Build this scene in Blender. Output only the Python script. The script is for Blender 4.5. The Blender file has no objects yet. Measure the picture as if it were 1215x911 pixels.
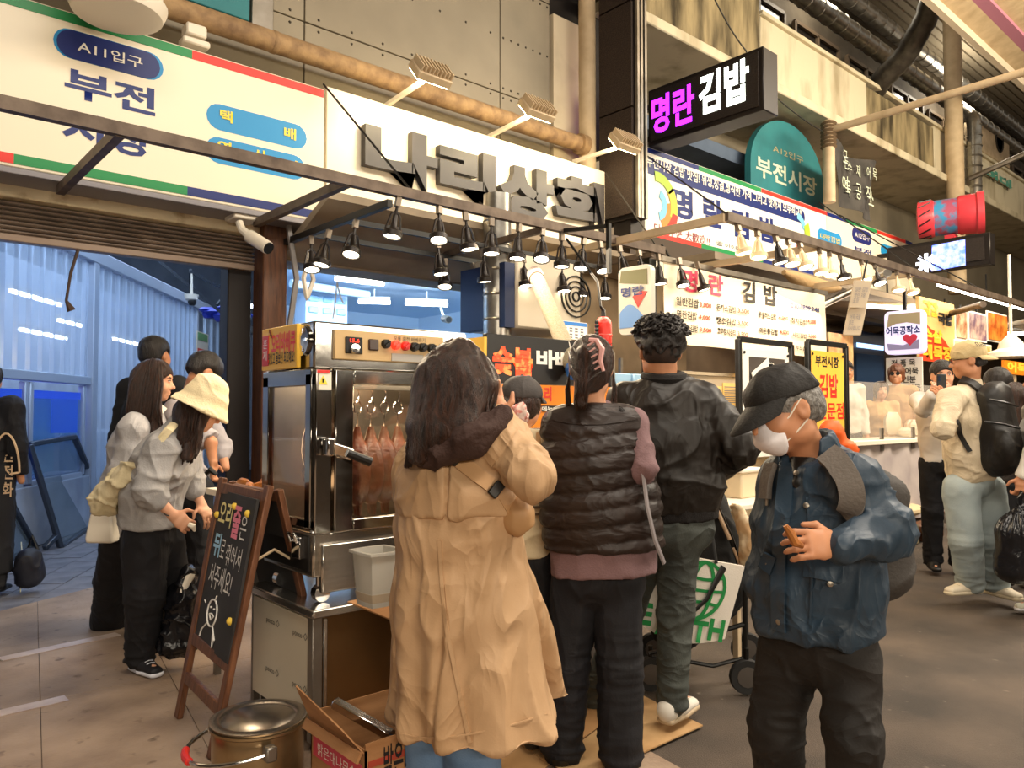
import bpy, math, random
import numpy as np
from mathutils import Matrix, Vector
from mathutils.bvhtree import BVHTree

# ------------------------------------------------------------------ camera
YAW = math.radians(48.6)          # the shop fronts run along +X, 48.6 degrees right of the view
PITCH = math.atan(33 / 910.0)
FPX = 910.0                       # focal length in pixels of a 1215 x 911 frame
CAM = np.array([0.0, 0.0, 1.36])
scene = bpy.context.scene
COL = scene.collection
cam_data = bpy.data.cameras.new('camera')
cam_data.sensor_width = 36.0
cam_data.lens = 36.0 * FPX / 1215.0
cam_data.clip_end = 200
cam = bpy.data.objects.new('camera', cam_data)
cam.location = CAM
cam.rotation_euler = (math.pi / 2 + PITCH, 0, YAW - math.pi / 2)
COL.objects.link(cam)
scene.camera = cam

# ------------------------------------------------------------------ world, lamps, exposure
scene.view_settings.view_transform = 'Standard'
scene.view_settings.look = 'None'
scene.view_settings.gamma = 1.0
scene.view_settings.use_curve_mapping = False
scene.view_settings.exposure = 0.7
world = bpy.data.worlds.new('world')
scene.world = world
world.use_nodes = True
wb = world.node_tree.nodes['Background']
wb.inputs[0].default_value = (1.0, 0.92, 0.80, 1)
wb.inputs[1].default_value = 0.22
scene.cycles.use_denoising = True
scene.cycles.max_bounces = 6
scene.cycles.transparent_max_bounces = 12
scene.cycles.sample_clamp_indirect = 4


def lamp(name, loc, target, energy, color, size=1.0, size_y=None, kind='AREA', spot=60):
    d = bpy.data.lights.new(name, kind)
    d.energy = energy
    d.color = color
    if kind == 'AREA':
        d.shape = 'RECTANGLE'
        d.size = size
        d.size_y = size_y or size
    else:
        d.shadow_soft_size = size
        if kind == 'SPOT':
            d.spot_size = math.radians(spot)
            d.spot_blend = 0.6
    o = bpy.data.objects.new(name, d)
    o.location = loc
    v = Vector(target) - Vector(loc)
    o.rotation_euler = v.to_track_quat('-Z', 'Y').to_euler()
    COL.objects.link(o)
    return o


WARM = (1.0, 0.80, 0.55)
BLUE = (0.60, 0.77, 1.0)
# unseen area lights added for top light and, from opposite, frontal fill
STREET = (1.0, 0.90, 0.76)
lamp('overhead_fill', (1.8, -0.6, 6.6), (2.2, 1.6, 0), 260, STREET, 7.0, 1.0)
lamp('overhead_fill', (9.5, 0.2, 6.6), (9.5, 1.8, 0), 420, STREET, 8.0, 1.0)
lamp('front_fill', (-0.6, -3.2, 2.6), (2.4, 2.2, 1.6), 125, (1.0, 0.88, 0.70), 5.0, 0.5)
lamp('front_fill', (6.5, -3.2, 2.6), (6.5, 2.2, 1.6), 95, (1.0, 0.88, 0.70), 5.0, 0.5)
# cold tube light inside the two shops
lamp('left_hall_light', (2.6, 7.6, 4.2), (2.2, 8.8, 0), 70, BLUE, 2.5, 2.5)
lamp('left_hall_light', (-0.6, 9.6, 3.0), (2.2, 10.0, 1.4), 130, BLUE, 2.0, 2.0)
lamp('left_hall_light', (3.4, 12.5, 4.4), (3.4, 12.5, 0), 130, BLUE, 4.0, 4.0)
lamp('kitchen_light', (4.6, 6.75, 2.85), (4.6, 9.5, 1.6), 110, (0.55, 0.76, 1.0), 3.0, 0.4)
# warm light under the rack and in the stalls to the right
lamp('rack_light', (2.6, 4.0, 2.5), (2.3, 2.6, 0.8), 34, WARM, 2.4, 0.5)
lamp('rack_light', (4.6, 4.0, 2.5), (4.2, 2.9, 0.8), 34, WARM, 2.4, 0.5)
lamp('kimbap_stall_light', (7.4, 4.0, 2.55), (7.2, 4.6, 1.2), 14, WARM, 3.0, 0.6)
lamp('fish_cake_stall_light', (11.0, 5.3, 2.85), (10.4, 4.2, 0.9), 45, (1.0, 0.85, 0.62), 4.0, 1.2)
lamp('balcony_fill', (12.0, -1.5, 6.4), (13.0, 6.0, 6.8), 480, (1.0, 0.84, 0.58), 6.0, 1.0)  # unseen area light added to brighten the balcony front
lamp('gallery_fill', (14.0, 6.45, 9.4), (14, 6.4, 5), 60, (1.0, 0.9, 0.72), 0.4, kind='POINT')  # unseen point lights added to lift the ducts and roof slats
lamp('gallery_fill', (21.0, 6.45, 9.4), (21, 6.4, 5), 100, (1.0, 0.9, 0.72), 0.4, kind='POINT')

# ------------------------------------------------------------------ picture point -> place in the street
F0 = np.array([math.cos(YAW), math.sin(YAW), 0.0])
RT = np.array([math.sin(YAW), -math.cos(YAW), 0.0])
ZZ = np.array([0.0, 0.0, 1.0])
FW = F0 * math.cos(PITCH) + ZZ * math.sin(PITCH)
UP = -F0 * math.sin(PITCH) + ZZ * math.cos(PITCH)


def A(*p):
    return np.array(p, float)


def ray(x, y):
    return FW + RT * (x - 607.5) / FPX - UP * (y - 455.5) / FPX


def PY(x, y, Y):
    d = ray(x, y)
    return CAM + d * (Y / d[1])


def PX(x, y, X):
    d = ray(x, y)
    return CAM + d * (X / d[0])


def PZ(x, y, z=0.0):
    d = ray(x, y)
    return CAM + d * ((z - CAM[2]) / d[2])


def PD(x, y, D):
    return CAM + ray(x, y) * D


def unit(v):
    v = np.asarray(v, float)
    return v / max(1e-9, np.linalg.norm(v))


# ------------------------------------------------------------------ materials
MATS = {}


def lin(c):
    if isinstance(c, str):
        c = c.lstrip('#')
        c = [int(c[i:i + 2], 16) / 255 for i in (0, 2, 4)]
    return [x / 12.92 if x <= 0.04045 else ((x + 0.055) / 1.055) ** 2.4 for x in c]


def mat(name, col, rough=0.6, metal=0.0, col2=None, vs=6.0, ramp=(0.35, 0.7), bump=0.0, bs=40.0, emit=0.0,
        ecol=None, trans=0.0, alpha=1.0, stretch=(1, 1, 1), coat=0.0, ior=1.45, sub=0.0, detail=5.0, wave=None, fold=None, spots=None):
    if name in MATS:
        return MATS[name]
    m = bpy.data.materials.new(name)
    MATS[name] = m
    m.use_nodes = True
    nt = m.node_tree
    b = nt.nodes['Principled BSDF']
    c = lin(col)
    b.inputs['Base Color'].default_value = (*c, 1)
    b.inputs['Roughness'].default_value = rough
    b.inputs['Metallic'].default_value = metal
    b.inputs['IOR'].default_value = ior
    b.inputs['Alpha'].default_value = alpha
    b.inputs['Transmission Weight'].default_value = trans
    b.inputs['Coat Weight'].default_value = coat
    m.diffuse_color = (*c, 1)
    if emit:
        b.inputs['Emission Color'].default_value = (*lin(ecol or col), 1)
        b.inputs['Emission Strength'].default_value = emit
    if col2 is not None or bump or wave:
        tc = nt.nodes.new('ShaderNodeTexCoord')
        mp = nt.nodes.new('ShaderNodeMapping')
        mp.inputs['Scale'].default_value = stretch
        nt.links.new(tc.outputs['Object'], mp.inputs['Vector'])
    if col2 is not None:
        n = nt.nodes.new('ShaderNodeTexNoise')
        n.inputs['Scale'].default_value = vs
        n.inputs['Detail'].default_value = detail
        nt.links.new(mp.outputs[0], n.inputs['Vector'])
        r = nt.nodes.new('ShaderNodeValToRGB')
        r.color_ramp.elements[0].position = ramp[0]
        r.color_ramp.elements[1].position = ramp[1]
        r.color_ramp.elements[0].color = (*c, 1)
        r.color_ramp.elements[1].color = (*lin(col2), 1)
        nt.links.new(n.outputs[0], r.inputs[0])
        nt.links.new(r.outputs[0], b.inputs['Base Color'])
    if spots:
        # stains with a shape of their own: (scale, threshold, colour)
        n4 = nt.nodes.new('ShaderNodeTexNoise')
        n4.inputs['Scale'].default_value = spots[0]
        n4.inputs['Detail'].default_value = 3
        nt.links.new(mp.outputs[0], n4.inputs['Vector'])
        r4 = nt.nodes.new('ShaderNodeValToRGB')
        r4.color_ramp.elements[0].position = spots[1]
        r4.color_ramp.elements[1].position = spots[1] + 0.13
        nt.links.new(n4.outputs[0], r4.inputs[0])
        mx = nt.nodes.new('ShaderNodeMix')
        mx.data_type = 'RGBA'
        mx.inputs[7].default_value = (*lin(spots[2]), 1)
        nt.links.new(r4.outputs[0], mx.inputs[0])
        nt.links.new(b.inputs['Base Color'].links[0].from_socket, mx.inputs[6])
        nt.links.new(mx.outputs[2], b.inputs['Base Color'])
    if bump or wave:
        if wave:
            n2 = nt.nodes.new('ShaderNodeTexWave')
            n2.inputs['Scale'].default_value = wave[0]
            n2.inputs['Distortion'].default_value = wave[1]
            n2.bands_direction = wave[2]
        else:
            n2 = nt.nodes.new('ShaderNodeTexNoise')
            n2.inputs['Scale'].default_value = bs
            n2.inputs['Detail'].default_value = 4
        nt.links.new(mp.outputs[0], n2.inputs['Vector'])
        bp = nt.nodes.new('ShaderNodeBump')
        bp.inputs['Strength'].default_value = bump
        bp.inputs['Distance'].default_value = 0.02
        nt.links.new(n2.outputs['Fac'], bp.inputs['Height'])
        nt.links.new(bp.outputs[0], b.inputs['Normal'])
    if fold:
        # creases in the cloth: (scale, strength, stretch)
        tc2 = nt.nodes.new('ShaderNodeTexCoord')
        mp2 = nt.nodes.new('ShaderNodeMapping')
        mp2.inputs['Scale'].default_value = fold[2] if len(fold) > 2 else (1, 1, 0.7)
        mp2.inputs['Rotation'].default_value = (0.3, 0.5, 0.2)
        nt.links.new(tc2.outputs['Object'], mp2.inputs['Vector'])
        n3 = nt.nodes.new('ShaderNodeTexNoise')
        n3.noise_type = 'RIDGED_MULTIFRACTAL'
        n3.inputs['Scale'].default_value = fold[0]
        n3.inputs['Detail'].default_value = 2.5
        n3.inputs['Distortion'].default_value = 0.8
        n3.inputs['Offset'].default_value = 0.85
        n3.inputs['Gain'].default_value = 1.6
        n3.normalize = False
        nt.links.new(mp2.outputs[0], n3.inputs['Vector'])
        b2 = nt.nodes.new('ShaderNodeBump')
        b2.inputs['Strength'].default_value = fold[1]
        b2.inputs['Distance'].default_value = 0.03
        nt.links.new(n3.outputs['Fac'], b2.inputs['Height'])
        if b.inputs['Normal'].links:
            nt.links.new(b.inputs['Normal'].links[0].from_socket, b2.inputs['Normal'])
        nt.links.new(b2.outputs[0], b.inputs['Normal'])
    return m


def glass(name, tint, rough=0.05, opacity=0.25, clear=False):
    """Clear sheet: partly see-through coloured plastic or glass with a gloss."""
    if name in MATS:
        return MATS[name]
    m = bpy.data.materials.new(name)
    MATS[name] = m
    m.use_nodes = True
    nt = m.node_tree
    b = nt.nodes['Principled BSDF']
    b.inputs['Base Color'].default_value = (*lin(tint), 1)
    b.inputs['Roughness'].default_value = rough
    if clear:
        b.inputs['Metallic'].default_value = 1.0
    tr = nt.nodes.new('ShaderNodeBsdfTransparent')
    mx = nt.nodes.new('ShaderNodeMixShader')
    mx.inputs[0].default_value = opacity
    out = nt.nodes['Material Output']
    nt.links.new(tr.outputs[0], mx.inputs[1])
    nt.links.new(b.outputs[0], mx.inputs[2])
    nt.links.new(mx.outputs[0], out.inputs[0])
    return m


# ------------------------------------------------------------------ objects
def props(o, label=None, cat=None, group=None, kind=None):
    for k, v in (('label', label), ('category', cat), ('group', group), ('kind', kind)):
        if v:
            o[k] = v
    return o


def thing(name, label, cat, loc=(0, 0, 0), group=None):
    o = bpy.data.objects.new(name, None)
    o.empty_display_size = 0.1
    o.location = tuple(loc)
    COL.objects.link(o)
    return props(o, label, cat, group)


def world_loc(o):
    p = np.zeros(3)
    while o is not None:
        p = p + np.array(o.location)
        o = o.parent
    return p


def link_mesh(name, me, m, parent=None, **kw):
    if m is not None:
        for q in (m if isinstance(m, (list, tuple)) else [m]):
            me.materials.append(q)
    o = bpy.data.objects.new(name, me)
    COL.objects.link(o)
    if parent is not None:
        o.parent = parent
    return props(o, **kw)


def np_mesh(name, V, F, smooth=True, sharp=None):
    me = bpy.data.meshes.new(name)
    V = np.asarray(V, np.float32)
    F = np.asarray(F, np.int32)
    n = F.shape[1]
    me.vertices.add(len(V))
    me.vertices.foreach_set('co', V.ravel())
    me.loops.add(F.size)
    me.loops.foreach_set('vertex_index', F.ravel())
    me.polygons.add(len(F))
    me.polygons.foreach_set('loop_start', np.arange(0, F.size, n, dtype=np.int32))
    me.update(calc_edges=True)
    me.polygons.foreach_set('use_smooth', np.full(len(F), smooth))
    if sharp:
        me.set_sharp_from_angle(angle=math.radians(sharp))
    return me


class MB:
    """Collects plain shapes in street coordinates; build() links them as one mesh."""

    def __init__(self):
        self.v = []
        self.f = []

    def add(self, vs, fs):
        k = len(self.v)
        self.v += [tuple(map(float, p)) for p in vs]
        self.f += [[i + k for i in f] for f in fs]
        return self

    def frame_box(self, c, ax, ay, az, s):
        c = A(*c)
        ax, ay, az = [unit(q) * t / 2 for q, t in zip((ax, ay, az), s)]
        vs = [c + sx * ax + sy * ay + sz * az for sz in (-1, 1) for sy in (-1, 1) for sx in (-1, 1)]
        return self.add(vs, [[0, 2, 3, 1], [4, 5, 7, 6], [0, 1, 5, 4], [2, 6, 7, 3], [0, 4, 6, 2], [1, 3, 7, 5]])

    def box(self, c, s, rz=0.0):
        ca, sa = math.cos(rz), math.sin(rz)
        return self.frame_box(c, (ca, sa, 0), (-sa, ca, 0), (0, 0, 1), s)

    def span(self, a, b):
        a, b = A(*a), A(*b)
        return self.box((a + b) / 2, np.abs(b - a))

    def bar(self, a, b, w, h=None, up=(0, 0, 1)):
        a, b = A(*a), A(*b)
        d = unit(b - a)
        u = A(*up)
        if abs(d @ u) > 0.98:
            u = A(1, 0, 0)
        s = unit(np.cross(d, u))
        u = np.cross(s, d)
        return self.frame_box((a + b) / 2, d, s, u, (np.linalg.norm(b - a), w, h or w))

    def rings(self, rings, cap=True, closed=False):
        n = len(rings[0])
        vs = [p for r in rings for p in r]
        fs = []
        m = len(rings)
        for i in range(m if closed else m - 1):
            for j in range(n):
                a, b = i * n + j, i * n + (j + 1) % n
                c, d = ((i + 1) % m) * n + (j + 1) % n, ((i + 1) % m) * n + j
                fs.append([a, b, c, d])
        if cap and not closed:
            fs.append(list(range(n))[::-1])
            fs.append([(m - 1) * n + j for j in range(n)])
        return self.add(vs, fs)

    def cyl(self, a, b, r0, r1=None, n=12, cap=True):
        return self.tube([a, b], [r0, r0 if r1 is None else r1], n, cap)

    def tube(self, pts, r, n=8, cap=True, closed=False, flat=1.0, side=None):
        pts = [A(*p) for p in pts]
        m = len(pts)
        rs = r if isinstance(r, (list, tuple, np.ndarray)) else [r] * m
        u = None
        rings = []
        for i in range(m):
            if closed:
                d = unit(pts[(i + 1) % m] - pts[i - 1])
            else:
                d = unit(pts[min(i + 1, m - 1)] - pts[max(i - 1, 0)])
            if u is None:
                u = A(*side) if side is not None else (A(0, 0, 1) if abs(d[2]) < 0.9 else A(1, 0, 0))
            u = unit(u - d * (u @ d))
            w = np.cross(d, u)
            rings.append([pts[i] + rs[i] * (math.cos(t) * u + flat * math.sin(t) * w)
                          for t in np.linspace(0, 2 * math.pi, n, endpoint=False)])
        return self.rings(rings, cap, closed)

    def lathe(self, prof, c, n=24, axis=(0, 0, 1), side=None, cap=True):
        d = unit(axis)
        u = A(*side) if side is not None else (A(1, 0, 0) if abs(d[0]) < 0.9 else A(0, 1, 0))
        u = unit(u - d * (u @ d))
        w = np.cross(d, u)
        c = A(*c)
        return self.rings([[c + d * z + r * (math.cos(t) * u + math.sin(t) * w)
                            for t in np.linspace(0, 2 * math.pi, n, endpoint=False)] for r, z in prof], cap)

    def ball(self, c, r, n=12, M=None):
        r = A(*r) if np.ndim(r) else A(r, r, r)
        M = np.eye(3) if M is None else M
        c = A(*c)
        rings = []
        for k in range(1, n // 2):
            ph = math.pi * k / (n // 2)
            rings.append([c + M @ (r * A(math.sin(ph) * math.cos(t), math.sin(ph) * math.sin(t), -math.cos(ph)))
                          for t in np.linspace(0, 2 * math.pi, n, endpoint=False)])
        return self.rings(rings, True)

    def prism(self, poly, o, ux, uy, depth):
        """poly: 2-D outline (counter-clockwise seen from the front), front face at o, depth away from the viewer."""
        o, ux, uy = A(*o), A(*ux), A(*uy)
        nz = np.cross(unit(ux), unit(uy))
        fr = [o + ux * p[0] + uy * p[1] for p in poly]
        bk = [p - nz * depth for p in fr]
        n = len(poly)
        fs = [list(range(n)), list(range(n, 2 * n))[::-1]]
        fs += [[i, i + n, (i + 1) % n + n, (i + 1) % n] for i in range(n)]
        return self.add(fr + bk, fs)

    def sheet(self, fn, nu, nv, thick=0.0):
        """fn(u, v) -> point; a curved sheet, given a thickness by a second layer."""
        P = [[A(*fn(i / nu, j / nv)) for i in range(nu + 1)] for j in range(nv + 1)]
        w = nu + 1
        fs = [[j * w + i, j * w + i + 1, (j + 1) * w + i + 1, (j + 1) * w + i] for j in range(nv) for i in range(nu)]
        vs = [p for r in P for p in r]
        if thick:
            N = len(vs)
            nrm = unit(np.cross(P[0][-1] - P[0][0], P[-1][0] - P[0][0]))
            vs2 = [p - nrm * thick for p in vs]
            fs2 = [[q + N for q in f[::-1]] for f in fs]
            rim = [i for i in range(w)] + [j * w + nu for j in range(1, nv + 1)] + \
                  [nv * w + i for i in range(nu - 1, -1, -1)] + [j * w for j in range(nv - 1, 0, -1)]
            fs3 = [[rim[k], rim[k] + N, rim[(k + 1) % len(rim)] + N, rim[(k + 1) % len(rim)]] for k in range(len(rim))]
            return self.add(vs + vs2, fs + fs2 + fs3)
        return self.add(vs, fs)

    def build(self, name, m, parent=None, smooth=35, bevel=0.0, seg=1, **kw):
        base = world_loc(parent) if parent is not None else np.zeros(3)
        me = bpy.data.meshes.new(name)
        v = np.array(self.v) - base
        me.from_pydata([tuple(p) for p in v], [], self.f)
        if smooth:
            me.polygons.foreach_set('use_smooth', np.full(len(me.polygons), True))
            me.set_sharp_from_angle(angle=math.radians(smooth))
        o = link_mesh(name, me, m, parent, **kw)
        if bevel:
            b = o.modifiers.new('bevel', 'BEVEL')
            b.width = bevel
            b.segments = seg
            b.limit_method = 'ANGLE'
        return o

    def solo(self, name, m, label, cat, group=None, loc=None, **kw):
        """A thing that is one mesh, its origin at the base of the shape."""
        v = np.array(self.v)
        c = A(*loc) if loc is not None else A(v[:, 0].mean(), v[:, 1].mean(), v[:, 2].min())
        self.v = [tuple(p - c) for p in v]
        o = self.build(name, m, None, **kw)
        o.location = c
        return props(o, label, cat, group)


def struct(name, mb, m, parent=None, **kw):
    return mb.build(name, m, parent, kind='structure', **kw)


# ------------------------------------------------------------------ lettering
TXT = {}


def text(body, parent, m, o, ux, uz, w, h, depth=0.0, bold=0.0, name='lettering', lift=0.003, space=1.0, shear=0.0):
    """Letters fitted into a w x h field whose lower left corner is o, on the plane of ux and uz."""
    key = (body, depth > 0, bold, space)
    if key not in TXT:
        c = bpy.data.curves.new('letters', 'FONT')
        c.body = body
        c.resolution_u = 2
        c.offset = bold
        c.space_character = space
        c.space_line = 1.1
        c.align_x = 'LEFT'
        if depth > 0:
            c.extrude = 0.5
        ob = bpy.data.objects.new('letters', c)
        me = bpy.data.meshes.new_from_object(ob)
        bpy.data.objects.remove(ob)
        V = np.zeros(len(me.vertices) * 3, np.float32)
        me.vertices.foreach_get('co', V)
        TXT[key] = (me, V.reshape(-1, 3).copy())
    me0, V = TXT[key]
    me = me0.copy()
    me.materials.clear()
    lo, hi = V.min(0), V.max(0)
    ux, uz = unit(ux), unit(uz)
    nz = np.cross(ux, uz)
    q = (V - lo) / np.maximum(hi - lo, 1e-6)
    P = A(*o) + np.outer(q[:, 0] * w + shear * q[:, 1] * h, ux) + np.outer(q[:, 1] * h, uz) + \
        np.outer(lift + (q[:, 2] * depth if depth > 0 else 0 * q[:, 2]), nz)
    P = P - (world_loc(parent) if parent is not None else 0)
    me.vertices.foreach_set('co', P.astype(np.float32).ravel())
    me.update()
    return link_mesh(name, me, m, parent)


def tyx(body, parent, m, Y, p0, p1, **kw):
    """Lettering on a plane Y = const facing the street; p0, p1 = upper left and lower right picture points."""
    a, b = PY(*p0, Y), PY(*p1, Y)
    return text(body, parent, m, (a[0], Y, b[2]), (1, 0, 0), (0, 0, 1), b[0] - a[0], a[2] - b[2], **kw)


def txx(body, parent, m, X, p0, p1, **kw):
    """Lettering on a plane X = const facing down the street towards -X."""
    a, b = PX(*p0, X), PX(*p1, X)
    return text(body, parent, m, (X, a[1], b[2]), (0, -1, 0), (0, 0, 1), a[1] - b[1], a[2] - b[2], **kw)


ORD = ['first', 'second', 'third', 'fourth', 'fifth', 'sixth', 'seventh', 'eighth', 'ninth', 'tenth', 'eleventh',
       'twelfth', 'thirteenth', 'fourteenth', 'fifteenth', 'sixteenth']


def copy_tree(o, parent=None):
    c = o.copy()
    COL.objects.link(c)
    if parent is not None:
        c.parent = parent
    for ch in list(o.children):
        copy_tree(ch, c)
    return c


rnd = random.Random(7)

# ================================================================== THE SETTING
M_asphalt = mat('asphalt', '#5a4d42', 0.7, col2='#37302a', vs=2.2, ramp=(0.3, 0.7), bump=0.35, bs=160, detail=9, spots=(14, 0.69, '#8d8072'))
M_concrete = mat('floor_concrete', '#a08a76', 0.62, col2='#6a5646', vs=2.6, ramp=(0.38, 0.78), bump=0.14, bs=60, detail=10, spots=(11, 0.63, '#5d4a3b'))
M_tile = mat('paving_tile', '#7b7a80', 0.6, col2='#5c5c64', vs=5, bump=0.1, bs=80)
M_panel = mat('painted_metal_panel', '#978c79', 0.6, col2='#7d7464', vs=1.3, ramp=(0.3, 0.8), bump=0.04, bs=12, detail=8)
M_panelw = mat('pale_wall_panel', '#d8c9ae', 0.7, col2='#b09f86', vs=2, ramp=(0.5, 0.9), detail=8)
M_fascia = mat('peeling_fascia', '#d2c2a2', 0.75, col2='#97805f', vs=7, ramp=(0.55, 0.75), bump=0.25, bs=14, detail=9)
M_shutter = mat('shutter_metal', '#9a8a7d', 0.45, 0.2, col2='#7f7066', vs=3)
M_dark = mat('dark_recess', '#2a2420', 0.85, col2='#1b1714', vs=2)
M_stain = mat('stained_concrete', '#d3c8ae', 0.85, col2='#877757', vs=2.0, ramp=(0.48, 0.8), bump=0.3, bs=25, stretch=(1, 1, 0.35), detail=10)
M_stain2 = mat('blackened_concrete', '#a99874', 0.85, col2='#3d3424', vs=2.4, ramp=(0.35, 0.66), bump=0.4, bs=25, stretch=(1.6, 1, 0.35), detail=10)
M_white = mat('white_paint', '#e9dfcd', 0.5)
M_sign = mat('sign_face', '#f2e6cd', 0.35)
M_signw = mat('banner_white', '#f3eee2', 0.45)
M_navy = mat('sign_navy', '#17296e', 0.4)
M_sgreen = mat('sign_green', '#1f8a4c', 0.4)
M_sred = mat('sign_red', '#e3362a', 0.4)
M_cyan = mat('sign_cyan', '#1f8fcc', 0.4)
M_yellow = mat('sign_yellow', '#f4d84a', 0.4)
M_black = mat('black_paint', '#161412', 0.45)
M_ink = mat('black_ink', '#1a1614', 0.6)
M_steel = mat('stainless_steel', '#c9c3ba', 0.22, 0.95, col2='#b3aca2', vs=4, stretch=(1, 1, 12), bump=0.02, bs=20)
M_dsteel = mat('dull_steel', '#9b948a', 0.4, 0.85, col2='#7d756a', vs=5)
M_rail = mat('rusty_rail', '#6e5f52', 0.5, 0.35, col2='#4d3f35', vs=9)
M_galv = mat('galvanised_duct', '#b4b0a8', 0.3, 0.85, col2='#8b8780', vs=7)
M_pipe = mat('dusty_pipe', '#a98a63', 0.75, col2='#7b6046', vs=9, bump=0.15, bs=60)
M_beige = mat('beige_paint', '#cdb796', 0.6, col2='#b39c7c', vs=4)
M_wood = mat('brown_wood', '#6a4228', 0.5, col2='#43281a', vs=6, stretch=(6, 6, 0.8), bump=0.1, bs=40)
M_hallwall = mat('hall_wall', '#a9b4c4', 0.8, col2='#8792a4', vs=2)
M_hallframe = mat('hall_frame', '#aab6c8', 0.45, 0.2)
M_curtain = glass('strip_curtain_plastic', '#c6d6ea', 0.12, 0.42)
M_kwall = mat('kitchen_wall', '#cfe2f2', 0.5)

# street: asphalt, and the pale concrete slabs before the left shops with their joints
struct('floor', MB().span((-8, -7, -0.25), (40, 5.7, -0.006)).span((3.2, 5.7, -0.25), (40, 8.5, -0.006)), M_asphalt)
rowsY = [-1.5, 0.9, 2.55, 4.2, 5.3]
colx = [-2.4, -0.7, 0.72, 1.3, 2.05, 2.82]
slab_floor = bpy.data.objects.new('floor', None)
COL.objects.link(slab_floor)
props(slab_floor, kind='structure')


def cx(x, y):
    return x + 0.165 * (y - 4.0)


for i in range(len(colx) - 1):
    for j in range(len(rowsY)):
        g = 0.0012
        y0 = rowsY[j]
        xa, xb = colx[i] + g, colx[i + 1] - g
        if j < len(rowsY) - 1:
            ya = yb = rowsY[j + 1] - 2 * g
        else:
            ya = 6.34 + 0.62 * (cx(xa, 6.4) - 0.98)
            yb = 6.34 + 0.62 * (cx(xb, 6.4) - 0.98)
        if yb < y0 + 0.1:
            continue
        ya = max(ya, y0 + 0.05)
        poly = [(cx(xa, y0), y0), (cx(xb, y0), y0), (cx(xb, yb), yb), (cx(xa, ya), ya)]
        MB().prism(poly, (0, 0, 0), (1, 0, 0), (0, 1, 0), 0.06).build('slab', M_concrete, slab_floor, bevel=0.0012)

# paving tiles in the hall on the left
hall_floor = struct('floor', MB().span((-5, 5.7, -0.3), (16, 24, -0.035)), mat('tile_joint', '#2c2a2c', 0.9))
az = math.radians(59)
ta, tb = A(math.cos(az), math.sin(az), 0), A(-math.sin(az), math.cos(az), 0)
tile_me = None
for i in range(-6, 16):
    for j in range(-6, 10):
        c = A(1.41, 7.53, -0.022) + ta * (i * 0.46 + (0.23 if j % 2 else 0)) + tb * (j + 0.5) * 0.27
        if c[1] < 6.2 + 0.62 * (c[0] - 0.98) - 0.9 or c[1] > 13 or c[1] < 5.9 or c[0] < -1:
            continue
        if tile_me is None:
            o = MB().frame_box((0, 0, 0), ta, tb, ZZ, (0.448, 0.262, 0.03)).build('tile', M_tile, hall_floor, bevel=0.004)
            tile_me = o.data
        else:
            o = link_mesh('tile', tile_me, None, hall_floor)
        o.location = tuple(c - world_loc(hall_floor) + A(0, 0, rnd.uniform(-0.002, 0.002)))

# the other side of the street and the roof over it (behind the camera, put in to darken the steel and cut world light)
M_opp = mat('opposite_front', '#5a4a3c', 0.8, col2='#2c2622', vs=0.9)
struct('wall_back', MB().span((-8, -4.4, 0), (30, -4.2, 7.4)), M_opp)
struct('wall_left', MB().span((-6.4, -4.4, 0), (-6.2, 6.2, 7.4)), M_opp)
struct('ceiling', MB().span((-6.4, -4.4, 7.6), (8.6, 6.2, 7.7)), mat('street_roof', '#b9aa92', 0.7))

# strips of pale tape stuck on the slabs
M_tape = mat('pale_tape', '#cbb9ae', 0.35, col2='#a9948a', vs=8)
for (a, b), lb in ((((0, 782), (140, 752)), 'long pale strip of tape across the concrete floor, behind the shorter one'),
                   (((-30, 853), (79, 828)), 'short pale strip of tape on the concrete floor at lower left')):
    MB().bar(PZ(*a, 0.003), PZ(*b, 0.003), 0.085, 0.004).solo('floor_tape', M_tape, lb, 'tape')

# ---- metal clad wall over the left shops
WY = 6.3
wall = struct('wall_front', MB().span((-6, WY + 0.02, 2.9), (6.9, WY + 0.4, 9.5)), M_dark)
zs = PY(480, 70, WY)[2]
xs = PY(592, 60, WY)[0]
xe = PY(651, 60, WY)[0]
xed = [xs - 2.3 * k for k in range(4, -1, -1)] + [xe]
for a, b in zip(xed, xed[1:]):
    for z0, z1 in ((3.1, zs), (zs, zs + 1.25), (zs + 1.25, 9.4)):
        p = MB().span((a + 0.006, WY - 0.02, z0 + 0.006), (b - 0.006, WY + 0.02, z1 - 0.006)).build('panel', M_panel, wall, bevel=0.004)
riv = MB()
for a, b in zip(xed, xed[1:]):
    for z in (zs - 0.05, zs + 0.06, zs + 1.2, zs + 0.62):
        for t in np.linspace(0.06, 0.94, 7):
            riv.lathe([(0.014, 0), (0.008, 0.01)], (a + t * (b - a), WY - 0.02, z), 6, (0, -1, 0))
riv.build('rivet', mat('rivet_steel', '#4d463c', 0.5, 0.5), wall, kind='stuff')
struct('wall_front', MB().span((xe + 0.02, WY - 0.06, 3.2), (PY(692, 60, WY)[0], WY + 0.1, PY(652, 18, WY)[2])), M_panelw)
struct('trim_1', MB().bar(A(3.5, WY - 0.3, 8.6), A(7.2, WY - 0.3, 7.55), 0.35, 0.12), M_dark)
# rest of the upper front, seen dark between the signs and the balcony
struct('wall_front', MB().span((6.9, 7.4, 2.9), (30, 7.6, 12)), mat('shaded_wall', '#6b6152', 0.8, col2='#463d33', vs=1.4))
struct('trim_2', MB().span((6.7, 6.2, 4.5), (6.9, 7.5, 9.5)), M_dark)

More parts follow.
